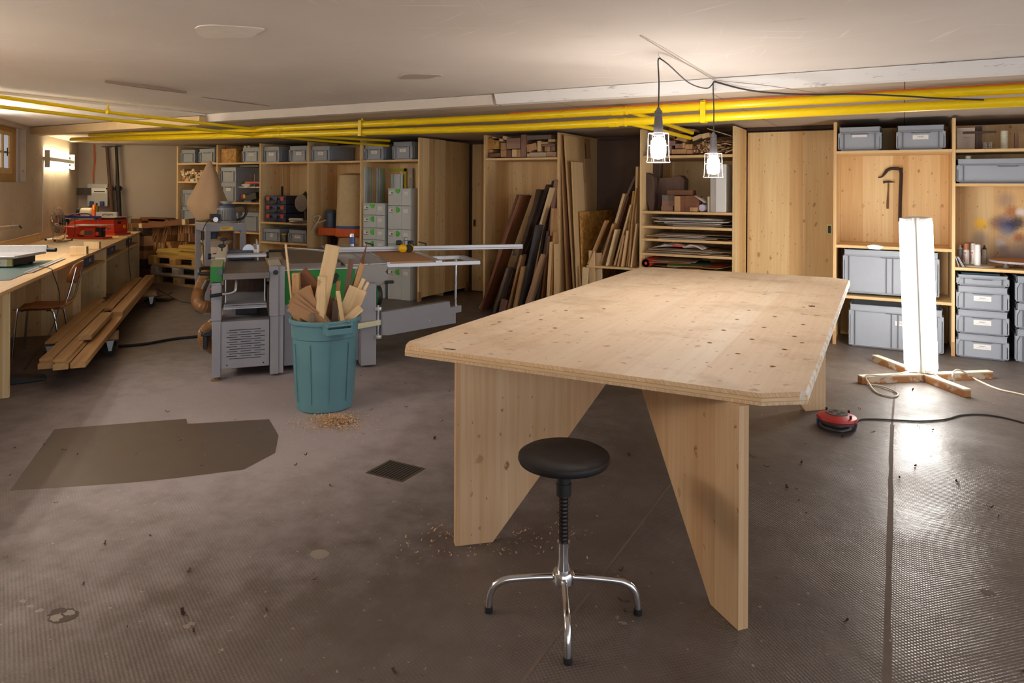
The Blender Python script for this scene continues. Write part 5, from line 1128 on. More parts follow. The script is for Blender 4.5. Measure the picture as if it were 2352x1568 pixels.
# scroll saw and disc saw
t = thing('scroll_saw', 'red scroll saw with blue arms, nearer on the long worktop', 'scroll saw', sn(11.62, -2.3, .80), ANG_W+math.radians(-27))
m = MB(); m.box(0, -.10, 0, .56, .1, .025); m.prism([(.0, .025), (.0, .04), (-.18, .15), (-.2, .17), (.2, .155), (.22, .12), (.14, .05), (.16, .025)], -.06, .06); bs_ = m.build('base', RED, t, bevel=.006)
m = MB(); m.box(.26, -.08, .025, .44, .08, .16); m.box(.14, -.05, .14, .5, .05, .165); m.build('housing', RED, t, bevel=.006)
MB().box(.08, -.14, .182, .56, .14, .192).build('saw_plate', STEEL, t, bevel=.003)
m = MB(); m.box(-.22, -.02, .12, .27, .02, .15); m.box(-.26, -.02, .285, .45, .02, .318); m.build('blue_arms', BLUE, t, bevel=.005)
MB().box(-.24, -.024, .318, .1, .024, .328).build('arm_cover', DKRED, t); MB().box(.42, -.012, .255, .46, .012, .30).build('blade_clamp', DKRED, t); MB().box(-.27, -.02, .12, -.22, .02, .32).build('arm_link', DKRED, t)
MB().cyl((.19, 0, .05), (.19, 0, .12), .055, .06, 16).build('spring_bellows', plain('amber_bellows', rgb(214, 160, 76), .5), t, True)
MB().box(.27, -.083, .05, .39, -.08, .11).build('rating_plate', plain('dark_rating_plate', rgb(92, 78, 76), .4), bs_)
m = MB(); m.box(.44, -.1, .03, .53, -.0, .15); m.cyl((.48, -.11, .075), (.48, -.09, .075), .045, n=16); sw = m.build('motor', BLACK, t, bevel=.008); MB().lathe([(.018, -.116), (.028, -.114), (.028, -.108)], (.48, 0, .075), 16, 'y').build('red_collar', RED, sw, True)
m = MB(); m.tube([(.53, -.05, .12), (.6, -.06, .135), (.62, -.06, .145)], .007, 8); m.cyl((.62, -.075, .145), (.62, -.05, .145), .02, n=12); m.build('tilt_knob', STEEL, sw, True)
m = MB(); m.tube(smoothpts([(-.26, -.04, .33), (-.1, -.04, .30), (.1, -.05, .345), (.3, -.05, .35), (.42, -.06, .26), (.45, -.06, .24)], 6), .008, 8); m.build('air_hose', plain('violet_hose', rgb(72, 60, 128), .4), t, True)
m = MB(); m.tube([(.448, -.06, .243), (.465, -.06, .22)], .009, 8); m.build('nozzle', ORANGE, t, True)
t = thing('table_saw', 'red bench machine with grey motor, fence and orange guard, at the bench end', 'saw', sn(12.30, -2.05, .80), ANG_W+math.radians(-27))
m = MB(); m.box(-.02, -.16, 0, .36, .2, .03); m.box(0, -.14, .03, .32, .18, .24); m.prism([(.0, .03), (-.55, .03), (-.55, .14), (-.32, .215), (-.05, .235), (0, .235)], -.14, .14); m.build('cabinet', RED, t, bevel=.006)
MB().box(-.2, -.2, .262, .38, .2, .275).build('table_plate', STEEL, t, bevel=.003); MB().box(.01, -.12, .24, .31, .16, .262).build('dark_neck', BLACK, t)
MB().box(.322, -.06, .17, .34, .0, .21).build('switch', BLACK, t, bevel=.004); MB().box(.33, .06, .1, .345, .1, .15).build('yellow_tag', YELP, t)
fe = MB(); fe.box(-.06, -.02, .276, .28, .02, .345); feo = fe.build('fence', ALU, t, bevel=.003); m = MB(); m.tube(smoothpts([(.05, -.024, .295), (.1, -.03, .315), (.14, -.024, .30), (.2, -.03, .315), (.22, -.024, .30)], 4), .005, 6); m.build('hanging_strap', CABLE, feo, True)
m = MB(); m.lathe([(0, -.12), (.065, -.115), (.07, -.06), (.07, -.05)], (-.28, .05, .34), 20, 'x'); m.build('motor_cap', BLACK, t, True)
m = MB(); m.lathe([(.066, -.05), (.066, .11), (.05, .13), (.0, .13)], (-.28, .05, .34), 20, 'x'); m.box(-.31, -.01, .262, -.17, .11, .29); m.build('motor', plain('light_motor', rgb(188, 178, 160), .5), t, True)
m = MB(); m.prism([(-.14, .275), (-.1, .275), (-.085, .44), (-.10, .46), (-.13, .455), (-.15, .36)], .0, .06); gu = m.build('guard', ORANGE, t, bevel=.006); MB().box(-.122, -.004, .38, -.1, 0, .44).build('yellow_sticker', YELP, gu)
MB().box(-.09, .02, .44, -.075, .04, .48).build('guard_rod', BLACK, t); MB().box(-.085, .02, .28, -.06, .04, .44).build('guard_plate', plain('olive_guard', rgb(120, 104, 40), .5), t)

# small bench saw, mat, rule at the near end
t = thing('bench_saw', 'small silver bench saw on the green cutting mat at the left edge', 'saw', sn(7.62, -2.05, .806), ANG_W+math.radians(-14))
# local x towards the room, y along the bench
m = MB(); m.box(-.35, -.02, .015, .10, .36, .075); m.build('body', BLACK, t, bevel=.004)
fp_ = MB(); fp_.box(-.35, -.03, .01, .06, -.02, .075); fpo = fp_.build('front_panel', plain('cream_panel', rgb(222, 218, 206), .4), t); MB().box(.06, -.03, .01, .10, -.0, .075).build('side_cheek', plain('olive_cheek', rgb(180, 172, 110), .5), t)
m = MB(); m.lathe([(.026, -.048), (.026, -.032)], (-.02, 0, .042), 18, 'y'); m.build('speed_dial', BLACK, fpo, True); MB().lathe([(.011, -.036), (.011, -.03)], (-.13, 0, .036), 14, 'y').build('green_button', GREENP, fpo, True)
MB().box(-.38, -.05, .082, .14, .40, .10).build('saw_table', ALU, t, bevel=.002)
fe = MB(); fe.box(-.40, .40, .10, .18, .425, .165); fe.build('rip_fence', plain('bright_alu', rgb(222, 222, 224), .35, .5), t, bevel=.002)
m = MB(); m.box(.14, -.06, .085, .165, .42, .108); m.build('guide_rail', ALU, t); MB().cyl((.18, .41, .12), (.26, .41, .12), .02, n=12).build('fence_knob', BLACK, t, True)
for x, y in ((-.3, .02), (.07, .33), (.07, .02)): MB().cbox((x, y, .0075), (.03, .03, .015)).build('foot', RUB, t)
MATG = plain('cutting_mat_green', rgb(64, 92, 90), .6, 0, .1, 20)
o = MB().box(-2.5, 6.6, .8005, -1.72, 8.2, .8045).build('cutting_mat', MATG, None, loc=(0, 0, 0), rotz=ANG_W); tag(o, 'dark green cutting mat under the small bench saw', 'mat')
o = MB().box(-.03, 0, 0, .03, 1.27, .006); o.slot(1).box(-.012, 0, .006, -.006, 1.27, .0075).box(.006, 0, .006, .012, 1.27, .0075); o = o.build('steel_rule', [ALU, BLACK], None, loc=sn(7.07, -1.715, .805), rotz=ANG_W+.01); tag(o, 'long silver straightedge lying along the front of the cutting mat', 'rule')
t = thing('wall_bracket', 'thin silver swivel arm with small clamps fixed to the left wall', 'bracket', sn(9.3, WN, 0), 0)
p0 = Vector((0, 0, 0)); o0 = sn(9.3, WN, 0)
def bw(px, py, n=-2.45):
    d = _ray(px, py); t_ = n/(E1.dot(d)); return CP+d*t_-o0
m = MB(); m.tube([bw(-20, 522), bw(12, 520), bw(45, 517)], .007, 8); m.tube(smoothpts([bw(-20, 530), bw(15, 529), bw(46, 517)], 4), .004, 6); m.build('arm', ALU, t, True)
m = MB()
for px in (28, 36): m.tube([bw(px, 525), bw(px, 511)], .006, 6)
m.build('clamp_screw', STEEL, t, True); m = MB(); m.tube([bw(43, 517), bw(49, 523)], .011, 8); m.build('joint', BLACK, t, True)
m = MB(); m.tube([bw(-20, 522), Vector(bw(-20, 522))-E1*.2], .01, 8); m.build('wall_stub', ALU, t, True)
# cable hanging over the bench front
o = MB(); o.tube(smoothpts([sn(7.45, -1.72, .82), sn(7.3, -1.6, .812), sn(7.25, -1.57, .77), sn(7.3, -1.53, .55), sn(7.1, -1.55, .3), sn(6.9, -1.7, .02)], 7), .004, 6); tag(o.build('power_cable', CABLE, None, True), 'thin dark cable hanging from the bench saw over the worktop edge', 'cable')
o = MB(); o.tube(smoothpts([sn(11.75, -1.72, .81), sn(11.65, -1.6, .812), sn(11.6, -1.575, .77), sn(11.52, -1.55, .4), sn(11.4, -1.5, .1), sn(11.35, -1.5, .006)], 7), .005, 6); tag(o.build('power_cable', CABLE, None, True), 'thick dark cable hanging from the scroll saw down the bench front', 'cable')

# ------------------------------------------------------------------ end wall: distribution box, conduit, props
t = thing('distribution_box', 'grey electric box with hinged smoky cover on the end wall', 'electric box', endp(.146, 0, 1.2), ANG_W)
MB().box(0, -.13, 0, .30, -.002, .375).build('enclosure', plain('box_grey', rgb(176, 174, 168), .5), t, bevel=.006)
m = MB(); m.box(.07, -.136, .22, .28, -.131, .30); br = m.build('breaker_row', WHITE, t); MB().box(.10, -.139, .235, .26, -.136, .255).build('breakers', BLACK, br)
MB().box(-.16, -.15, .19, .06, -.145, .305).build('hinged_cover', plain('smoky_cover', rgb(70, 64, 58), .2), t)
for x in (.07, .22): MB().cbox((x, -.15, .045), (.06, .05, .08)).build('socket', BLUE, t, bevel=.01)
m = MB(); m.tube([endp(.215, -.02, 1.58), endp(.215, -.02, 1.75), endp(.235, -.02, 1.95), endp(.225, -.02, 2.24)], .011, 8); tag(m.build('conduit', ORC, None, True), 'orange flexible conduit running up from the electric box', 'conduit')
for (sa, sb_, zt_, mat, la) in ((.60, .42, 2.2, BROWNM, 'rusty brown steel prop leaning right of the electric box, with top plate'), (.68, .56, 2.21, plain('black_prop', rgb(42, 36, 36), .6, .3), 'black steel prop leaning beside the rusty one')):
    t = thing('steel_prop', la, 'prop', endp(sa, -.17, 0), 0, 'steel props at the end wall'); o0 = endp(sa, -.17, 0)
    a = Vector((0, 0, 0)); b = endp(sb_, -.06, zt_)-o0; mid_p = a.lerp(b, .68)
    m = MB(); m.cyl(a, mid_p, .034, n=14); m.build('outer_tube', mat, t, True); m = MB(); m.cyl(mid_p, b, .024, n=14); m.build('inner_tube', mat, t, True)
    m = MB(); m.cyl(mid_p-Vector((0, 0, .04)), mid_p+Vector((0, 0, .04)), .05, n=14); m.cyl(mid_p+Vector((0, -.07, 0)), mid_p+Vector((0, .07, 0)), .012, n=8); m.build('collar', mat, t, True)
    MB().obox(b, E1, E2, (.14, .12, .008)).build('head_plate', mat, t)

# ------------------------------------------------------------------ planks, slabs and boards leaning in the open bay
def c7(x, y): return 1060+x/3.733, 290+y/3.733
def c8(x, y): return 1460+x/4.02, 250+y/4.02
def floorclip(p0, p1, zmin):
    if p0.z < zmin: p0 = p0+(p1-p0)*((zmin-p0.z)/(p1.z-p0.z))
    return p0
def plank(b, t_, y, th, wd, mat, label, name='plank', group='planks leaning in the open bay', zmin=.004, cf=c7, cut=0, rough=0, cat='plank'):
    p0 = aty(*cf(*b), y); p1 = aty(*cf(*t_), y); L = (p1-p0).normalized(); zb = zmin+th/2*abs(L.x)
    p0 = p0+L*((zb-p0.z)/L.z)
    W = Vector((0, 1, 0)); T = W.cross(L).normalized(); ln = (p1-p0).length; m = MB()
    if rough:
        n = 14; random.seed(int(b[0])); vs = []
        for i in range(n+1):
            z = ln*i/n; k0 = random.uniform(0, rough); k1 = random.uniform(0, rough)
            for x in (-th/2, th/2):
                for yy in (k0, wd-k1): vs.append((x+random.uniform(-.004, .004), yy, z))
        fs = [(0, 1, 3, 2), (4*n, 4*n+2, 4*n+3, 4*n+1)]
        for i in range(n):
            a = 4*i; b_ = a+4
            for p, q in ((0, 1), (1, 3), (3, 2), (2, 0)): fs.append((a+p, a+q, b_+q, b_+p))
        m.add(vs, fs)
    else: m.prism([(0, 0), (wd, 0), (wd, ln-cut), (0, ln)], -th/2, th/2, 'x')
    o = m.build(name, mat, None, bevel=.002); M = Matrix((T, W, L)).transposed().to_4x4(); M.translation = p0; o.matrix_world = M
    return tag(o, label, cat, group)
Yf = 7.60
plank((215, 1400), (480, 588), Yf+.30, .03, .15, BROWN, 'narrow brown board showing behind the red-brown slab at the far left')
plank((168, 1560), (505, 590), Yf, .035, .27, wood('red_brown_wood', rgb(150, 92, 56), rgb(104, 58, 34), 'Z', .3, .1, .4), 'red-brown slab with light edge, leftmost tall one of the leaning planks')
plank((290, 1560), (395, 1215), Yf-.12, .035, .12, GREYW, 'short grey board in front of the red-brown slab')
plank((362, 1560), (655, 545), Yf, .05, .24, DARK, 'dark waney-edged slab, left of two rough ones', rough=.04)
plank((400, 1560), (510, 1105), Yf-.16, .028, .13, TAN, 'tan board standing before the rough dark slabs')
plank((452, 1540), (520, 1203), Yf-.2, .03, .09, TAN, 'short tan board beside the charcoal board')
plank((430, 1400), (725, 505), Yf+.06, .05, .26, wood('bark_brown', rgb(74, 54, 42), rgb(44, 32, 26), 'Z', .3, .2, .3, .8), 'dark waney-edged slab, right and taller of two rough ones', rough=.05)
plank((500, 1540), (645, 848), Yf-.14, .038, .15, plain('charcoal_board', rgb(72, 66, 66), .7, 0, .15, 20), 'charcoal grey board in the middle of the leaning planks')
plank((560, 1500), (690, 1095), Yf-.2, .028, .18, wood('pale_brown', rgb(196, 160, 126), rgb(164, 126, 94), 'Z', .3, .1, .2), 'wide pale brown board with slanted top, front right of the leaning planks', cut=.02)
plank((560, 1250), (765, 525), Yf+.02, .03, .10, PINE, 'light-edged board right of the rough slabs')
plank((620, 1400), (785, 468), Yf+.18, .035, .14, DARK, 'dark brown board whose end rises above the light-edged board')
plank((690, 1400), (806, 455), Yf+.12, .035, .14, ROSE, 'reddish brown board closest to the bay right panel')
plank((690, 1460), (750, 940), Yf-.08, .025, .10, BROWN, 'thin brown board behind the wide pale brown one')
plank((650, 1480), (740, 900), Yf+.04, .035, .12, GREYW, 'dark grey board behind the thin brown one')
plank((745, 1330), (780, 703), Yf-.02, .03, .11, TAN, 'near-upright tan board at the right of the leaning planks')
plank((735, 1460), (762, 990), Yf-.15, .022, .08, PINE, 'slim pale board in front of the near-upright tan one')
plank((800, 1430), (802, 1008), Yf-.12, .03, .08, PINE, 'short upright pale board against the post')
plank((770, 1440), (792, 905), Yf-.1, .02, .08, TAN, 'thin tan board just left of the short upright one')
plank((346, 1565), (362, 1488), Yf-.2, .07, .06, ROSE, 'small pinkish block on the floor before the leaning planks', 'wood_block')
plank((160, 1540), (232, 1405), Yf+.10, .015, .2, plain('pale_green_board', rgb(164, 166, 142), .7), 'greenish thin board under the red-brown slab', cut=0)
# sheets on the other side of the post
GS = 'sheets leaning in the deep bay'
plank((905, 1440), (850, 75), 7.80, .021, .90, TAN, 'tallest sheet edge next to the post in the deep bay', 'sheet', GS, cat='sheet')
plank((935, 1440), (862, 120), 7.84, .03, .70, BROWN, 'brown sheet edge between the two tallest sheets', 'sheet', GS, cat='sheet')
plank((965, 1440), (882, 76), 7.78, .024, .58, wood('birch_sheet', rgb(222, 186, 132), rgb(196, 154, 98), 'Z', .5, .06, .1), 'tall golden plywood sheet with its broad face showing', 'sheet', GS, cat='sheet')
plank((992, 1440), (944, 303), 7.74, .022, .32, wood('birch_sheet_pale', rgb(226, 194, 146), rgb(206, 166, 114), 'Z', .5, .06, .1), 'medium height plywood sheet in front of the golden one', 'sheet', GS, cat='sheet')
plank((1030, 1440), (1008, 484), 8.02, .022, .20, PINE, 'narrow pale sheet with dark layered edge', 'sheet', GS, cat='sheet')
plank((1085, 1300), (1048, 276), 8.3, .02, .25, wood('beech_sheet', rgb(214, 180, 140), rgb(190, 150, 108), 'Z', .5, .06, .1), 'tall pale sheet farther back beside the golden one', 'sheet', GS, cat='sheet')
plank((1040, 1400), (1016, 733), 7.83, .02, 1.1, OSB, 'large chipboard sheet reaching to the back of the deep bay', 'sheet', GS, cat='sheet')
plank((1050, 1420), (1062, 1210), 7.72, .07, .03, PINE, 'short pale board standing at the foot of the sheets', 'sheet', GS, cat='sheet')
plank((1120, 1400), (1114, 1065), 7.80, .075, .02, PINE, 'upright pale board left of the low shelf', 'board', GS, cat='board')
plank((1175, 1400), (1172, 1085), 7.86, .09, .02, wood('pale_birch', rgb(226, 204, 166), rgb(206, 178, 132), 'Z', .5, .06, .1), 'upright pale board under the low shelf end', 'board', GS, cat='board')
m = MB(); a = aty(*c7(1065, 1340), 7.7); m.prism([(0, 0), (.1, 0), (.55, .02), (.58, .1), (.3, .13), (.0, .14), (-.03, .08)], 0, .2); o = m.build('split_log', GREYW, None, bevel=.01, loc=(a.x, 7.66, .22)); tag(o, 'grey split log below the low shelf', 'log')
o = MB().box(0, 0, 0, .6, .3, .218).build('timber_block', DARK, None, loc=(a.x, 7.64, 0)); tag(o, 'dark timber block under the grey split log', 'timber')
GL = 'short boards on the low shelf'
zs = .636
for i, (b, t_, y, th, wd, mat, la) in enumerate((
    ((1130, 1065), (1235, 808), 7.80, .022, .10, TAN, 'short tan board, first from the left on the low shelf'),
    ((1185, 1120), (1490, 430), 8.1, .03, .12, GREYW, 'long dark grey board leaning far behind the short ones'),
    ((1215, 1105), (1300, 835), 7.84, .025, .10, TAN, 'short tan board leaning behind the wide pale one'),
    ((1240, 1110), (1392, 578), 7.95, .03, .13, PINE, 'pale board with square top among the short boards'),
    ((1258, 1130), (1320, 885), 7.79, .02, .16, wood('pale_birch_b', rgb(232, 208, 164), rgb(214, 184, 136), 'Z', .5, .06, .1), 'wide pale board in front on the low shelf'),
    ((1270, 1110), (1430, 600), 8.02, .02, .10, BROWN, 'brown thin board behind the square-topped pale one'),
    ((1330, 1120), (1450, 672), 7.86, .022, .09, PINE, 'pale slanting board in the middle of the low shelf'),
    ((1355, 1120), (1392, 935), 7.79, .022, .07, TAN, 'short tan board in front, right of the wide pale one'),
    ((1385, 1125), (1420, 895), 7.79, .022, .07, PINE, 'short pale board with darker top in front right'),
    ((1405, 1110), (1475, 555), 7.9, .022, .08, YEL, 'yellowish tall board right of the middle'),
    ((1425, 1110), (1495, 530), 7.86, .018, .07, TAN, 'tan tall board beside the yellowish one'),
    ((1465, 1115), (1500, 835), 7.80, .02, .07, PINE, 'whitish short board next to the right panel'),
    ((1440, 1115), (1462, 800), 7.81, .02, .07, TAN, 'orange-tan board behind the whitish one'),
    ((1480, 1000), (1504, 345), 7.92, .028, .10, PINE, 'tallest upright board at the right panel of the low shelf'))):
    plank(b, t_, y, th, wd, mat, la, 'short_board', GL, zmin=zs, cat='board')

# ------------------------------------------------------------------ blocks on the shelf above the planks
def block(cf, x0, y0, x1, y1, y, d, mat, label, group, ang=0, zb=None, name='wood_block', cat='wood block'):
    a = aty(*cf(x0, y1), y); b = aty(*cf(x1, y0), y); w = b.x-a.x; h = b.z-a.z; z = a.z if zb is None else max(a.z, zb)
    m = MB().box(-w/2, 0, -h/2, w/2, d, h/2); o = m.build(name, mat, None, bevel=.0015); o.location = ((a.x+b.x)/2, y, z+h/2); o.rotation_euler.y = ang; return tag(o, label, cat, group)
G6 = 'wood blocks above the leaning planks'
for (x0, y0, x1, y1, mat, la, ang) in ((222, 100, 322, 196, OSB, 'large rough chipboard-like block, top left above the planks', 0), (258, 98, 352, 122, PINE, 'pale stick lying tilted on the large rough block', .22), (352, 84, 386, 112, PINE, 'small tilted block at the end of the pale stick', .35),
    (335, 140, 380, 204, TAN, 'upper of two tan blocks left of the wide pinkish block', 0), (335, 205, 385, 263, TAN, 'lower of two tan blocks left of the wide pinkish block', 0), (385, 100, 504, 194, wood('pink_block', rgb(182, 146, 122), rgb(154, 116, 94), 'X', .3, .1, .1), 'wide pinkish block in the middle of the block shelf', 0),
    (214, 198, 266, 226, TAN, 'small flat block at the left end of the block shelf', 0), (228, 228, 330, 263, BROWN, 'low brown block in the left corner of the block shelf', 0), (388, 204, 430, 263, BROWN, 'brown block under the left of the wide pinkish one', 0), (433, 197, 475, 263, PINE, 'striped pale block under the wide pinkish one', 0),
    (477, 197, 506, 263, TAN, 'slim tan block beside the tall upright post piece', 0), (510, 70, 556, 263, ROSE, 'tall upright pinkish post piece in the block shelf', 0), (560, 72, 770, 116, GREYW, 'long grey beam piece lying at the top right of the block shelf', 0), (560, 152, 598, 222, TAN, 'leaning block right of the tall post piece', -.12), (596, 144, 642, 206, TAN, 'tilted tan block beside the leaning one', -.2),
    (650, 125, 680, 216, PINE, 'upright pale block under the grey beam', 0), (682, 136, 742, 150, PINE, 'thin flat strip right of the upright pale block', 0), (682, 151, 800, 171, ROSE, 'long flat batten above the small right-hand blocks', 0), (712, 172, 760, 215, TAN, 'square tan block below the long flat batten', 0), (742, 110, 800, 133, PINE, 'flat pale block at the top right corner of the block shelf', 0),
    (765, 172, 802, 211, ROSE, 'small pinkish block at the right end of the block shelf', 0), (562, 232, 581, 263, PINE, 'tiny pale block at the foot of the post piece', 0), (583, 222, 726, 263, wood('split_pale', rgb(206, 180, 150), rgb(170, 138, 108), 'X', .3, .12, .1), 'long split pale piece on the bottom of the block shelf', 0), (728, 217, 812, 260, wood('split_pale_b', rgb(200, 172, 142), rgb(166, 134, 106), 'X', .3, .12, .1), 'split pale piece at the bottom right of the block shelf', .04)):
    block(c7, x0, y0, x1, y1, PY0+.05, .22, mat, la, G6, ang)

# offcuts heaped in the far-left bay
random.seed(21); x = -10.74; GH = 'white-ended offcuts in the far-left bay'
while x < -9.83:
    wd = random.uniform(.035, .07); z = 1.624; top_ = 1.624+random.uniform(.13, .2)
    while z < top_:
        h = random.uniform(.018, .045); o = MB().box(-wd/2+.003, 0, 0, wd/2-.003, .2, h-.001).build('offcut', random.choice([PINE, PINE, PAPER, TAN, GREYW]), None); o.location = (x+wd/2, PY0+.03+random.uniform(0, .05), z); o.rotation_euler.y = 0
        tag(o, 'small offcut among the white-ended heap in the far-left bay', 'wood offcut', GH); z += h
    x += wd

# ------------------------------------------------------------------ the paper bay under the hand lamps
G8 = 'blocks on top of the paper bay'; yb = PY0+.06
for (x0, y0, x1, y1, mat, la, ang) in ((296, 176, 392, 270, BROWN, 'big brown block tilted at the top left above the paper bay', .3), (360, 240, 470, 296, TAN, 'long tan block tilted behind the first lamp', .25), (332, 370, 470, 416, TAN, 'long low block behind the first lamp', 0), (300, 292, 364, 340, ROSE, 'pale stacked block left of the long low one, upper', 0),
    (300, 342, 330, 414, ROSE, 'pale upright block left of the long low one', 0), (366, 320, 430, 366, ROSE, 'block on the long low one behind the first lamp', 0), (432, 312, 454, 366, TAN, 'narrow upright block on the long low one', 0), (456, 325, 524, 371, TAN, 'square tan block near the stick bundle, upper', 0), (472, 374, 530, 416, TAN, 'square tan block near the stick bundle, lower', 0), (525, 345, 564, 402, BROWN, 'brown block against the stick bundle', 0),
    (390, 194, 480, 222, ROSE, 'flat pinkish block on the heap top', .1), (470, 182, 540, 206, TAN, 'thin flat block on the heap top under the yellow pipe', .12), (520, 244, 610, 282, PINE, 'wide pale block tilted over the stick bundle', -.35), (610, 224, 680, 270, PINE, 'pale angular block above the stick bundle', -.2)):
    block(c8, x0, y0, x1, y1, yb, .25, mat, la, G8, ang)
random.seed(8); GB2 = 'thin sticks bundled above the paper bay'
for r in range(9):
    for c in range(11):
        px = 535+c*14+random.uniform(-3, 3); py = 408-r*13.5
        if py < 300+abs(c-7)*8: continue
        o = MB().box(0, 0, 0, random.uniform(.012, .02), .35, random.uniform(.011, .016)).build('stick', random.choice([TAN, PINE, BROWN]), None); a = aty(*c8(px, py), yb+random.uniform(-.02, .03)); o.location = a; tag(o, 'thin square stick in the bundle above the paper bay', 'stick', GB2)
GB3 = 'thin slats heaped at the right above the paper bay'
for i in range(34):
    px = random.uniform(690, 872); py = random.uniform(290, 404); a = aty(*c8(px, py), yb+random.uniform(0, .16)); o = MB().box(-.05, -.15, -.004, .05, .15, .004).build('slat', random.choice([TAN, PINE, TAN, ROSE]), None); o.location = (min(a.x, BX[9]-.07), a.y+.1, max(a.z, 1.925)); o.rotation_euler = (0, random.uniform(-.5, .5), random.uniform(-.3, .3)); o.scale.x = random.uniform(.5, 1.0)
    tag(o, 'thin slat heaped at the right end above the paper bay', 'slat', GB3)
a = aty(*c8(662, 182), yb); b = aty(*c8(888, 252), yb); lean3((b.x, b.y, b.z), (a.x, a.y, a.z), (0, 1, 0), .02, .008, PINE, 'strip', 'long thin strip slanting over the slats above the paper bay', 'strip')
# second compartment
G9 = 'old timber in the paper bay'
DK = wood('old_dark_oak', rgb(108, 84, 70), rgb(70, 52, 44), 'Z', .3, .15, .2, .75)
a = aty(*c8(80, 940), 7.9)
m = MB(); m.prism([(.06, 0), (.11, 0), (.125, .12), (.11, .38), (.07, .42), (.012, .44), (0, .40), (.012, .15)], 0, .14); o = m.build('timber', DK, None, bevel=.01, loc=(a.x, 7.9, 1.29)); tag(o, 'dark split timber with a carved mark, leftmost in the paper bay', 'timber', G9)
m = MB(); m.prism([(.0, 0), (.09, 0), (.10, .55), (-.01, .56)], 0, .12); o = m.build('timber', DK, None, bevel=.008, loc=(aty(*c8(150, 940), 8.15).x, 8.15, 1.29)); tag(o, 'tall dark beam end behind the split timber', 'timber', G9)
m = MB(); m.prism([(0, 0), (.31, 0), (.33, .36), (.28, .41), (.18, .385), (.03, .38), (.01, .30)], 0, .2); o = m.build('timber', wood('old_beam', rgb(128, 100, 86), rgb(92, 70, 60), 'Z', .3, .12, .2, .8), None, bevel=.012, loc=(aty(*c8(190, 940), 8.1).x, 8.1, 1.29)); tag(o, 'big rounded timber chunk in the middle of the paper bay', 'timber', G9)
for (x0, y0, x1, y1, y, mat, la) in ((236, 896, 345, 942, 7.84, ROSE, 'reddish block, lowest of a pile of three'), (243, 846, 356, 895, 7.84, ROSE, 'reddish block, middle of a pile of three'), (243, 796, 356, 845, 7.84, GREYW, 'greyish block, top of a pile of three'),
    (290, 752, 526, 794, 7.90, BROWN, 'long dark plank piece lying on the pile of three'), (356, 806, 414, 946, 7.80, TAN, 'tan beam end standing left of the brown box-like block'), (416, 804, 582, 946, 7.80, BROWN, 'large brown block next to the paper roll'), (500, 910, 566, 946, 7.76, TAN, 'small tan block in front of the large brown one')):
    block(c8, x0, y0, x1, y1, y, .16, mat, la, G9, 0, 1.289)
a = aty(*c8(612, 900), 7.82); m = MB(); m.lathe([(.042, 0), (.042, .5), (.038, .5), (.038, 0), (.042, 0)], n=22, axis='y'); o = m.build('paper_roll', plain('lilac_paper', rgb(206, 202, 226), .6), None, True, loc=(a.x, 7.82, 1.29+.043)); tag(o, 'rolled lilac-white paper lying beside the white slab', 'paper roll')
a = aty(*c8(676, 950), 7.80); b = aty(*c8(735, 600), 7.80); FOAM = plain('white_foam', rgb(226, 224, 222), .8, 0, .04, 60)
o = MB().box(0, 0, 0, b.x-a.x, .3, 1.72-1.29).build('white_slab', FOAM, None, bevel=.004, loc=(a.x, 7.86, 1.289)); tag(o, 'narrow white slab left of the tall white foam block', 'slab')
a = aty(*c8(736, 955), 7.78); b = aty(*c8(835, 508), 7.78)
o = MB().box(0, 0, 0, b.x-a.x, .3, b.z-1.29).build('foam_block', FOAM, None, bevel=.008, loc=(a.x, 7.78, 1.289)); tag(o, 'tall white foam block below the second hand lamp', 'foam block')
o = MB().box(0, 0, 0, .02, .3, .17).build('card', plain('cream_card', rgb(222, 206, 178), .7), None, loc=(aty(*c8(656, 945), 7.8).x, 7.84, 1.289)); tag(o, 'cream card edge standing between paper roll and white slab', 'card')
lean3(aty(*c8(650, 862), 7.86), aty(*c8(566, 802), 7.86), (0, 1, 0), .2, .004, PAPER, 'card', 'white card slanting over the paper roll', 'card')
# paper and card on the close shelves
PCOL = [plain('card_%d' % i, rgb(*c), .75, 0, .04) for i, c in enumerate(((198, 176, 148), (224, 218, 212), (182, 160, 134), (206, 206, 214), (170, 148, 126), (228, 224, 214)))]
random.seed(13)
def papers(z, n, zmax, label, group, cols, x0=-2.57, x1=-1.62):
    for i in range(n):
        w = random.uniform(.35, .8); d = random.uniform(.35, .7); h = random.uniform(.002, .006); zz = z+.004+(zmax-.012)*i/n
        o = MB().box(-w/2, -d/2, 0, w/2, d/2, h).build('card_sheet', random.choice(cols), None); cx = random.uniform(x0+w/2, max(x0+w/2+.01, x1-w/2)); o.location = (cx, PY0+.02+d/2+random.uniform(-.08, .12), zz); o.rotation_euler = (random.uniform(-.01, .01), random.uniform(-.008, .008), random.uniform(-.07, .07)); tag(o, label, 'sheet', group)
papers(1.122, 15, .10, 'sheet of paper or card stacked on the upper close shelf of the paper bay', 'sheets on the upper close shelf', PCOL)
papers(.978, 11, .06, 'brown card or paper stacked on the middle close shelf of the paper bay', 'sheets on the middle close shelf', PCOL[:1]+PCOL[2:3]+PCOL[4:5]+PCOL[1:2])
papers(.815, 9, .06, 'grey-brown card stacked on the third close shelf of the paper bay', 'sheets on the third close shelf', PCOL[2:3]+PCOL[4:5]+PCOL[:1])
CCOL = [plain('colour_card_%d' % i, rgb(*c), .7, 0, .04) for i, c in enumerate(((196, 172, 96), (160, 52, 44), (24, 96, 62), (196, 132, 78), (206, 200, 206), (172, 146, 120), (214, 190, 96)))]
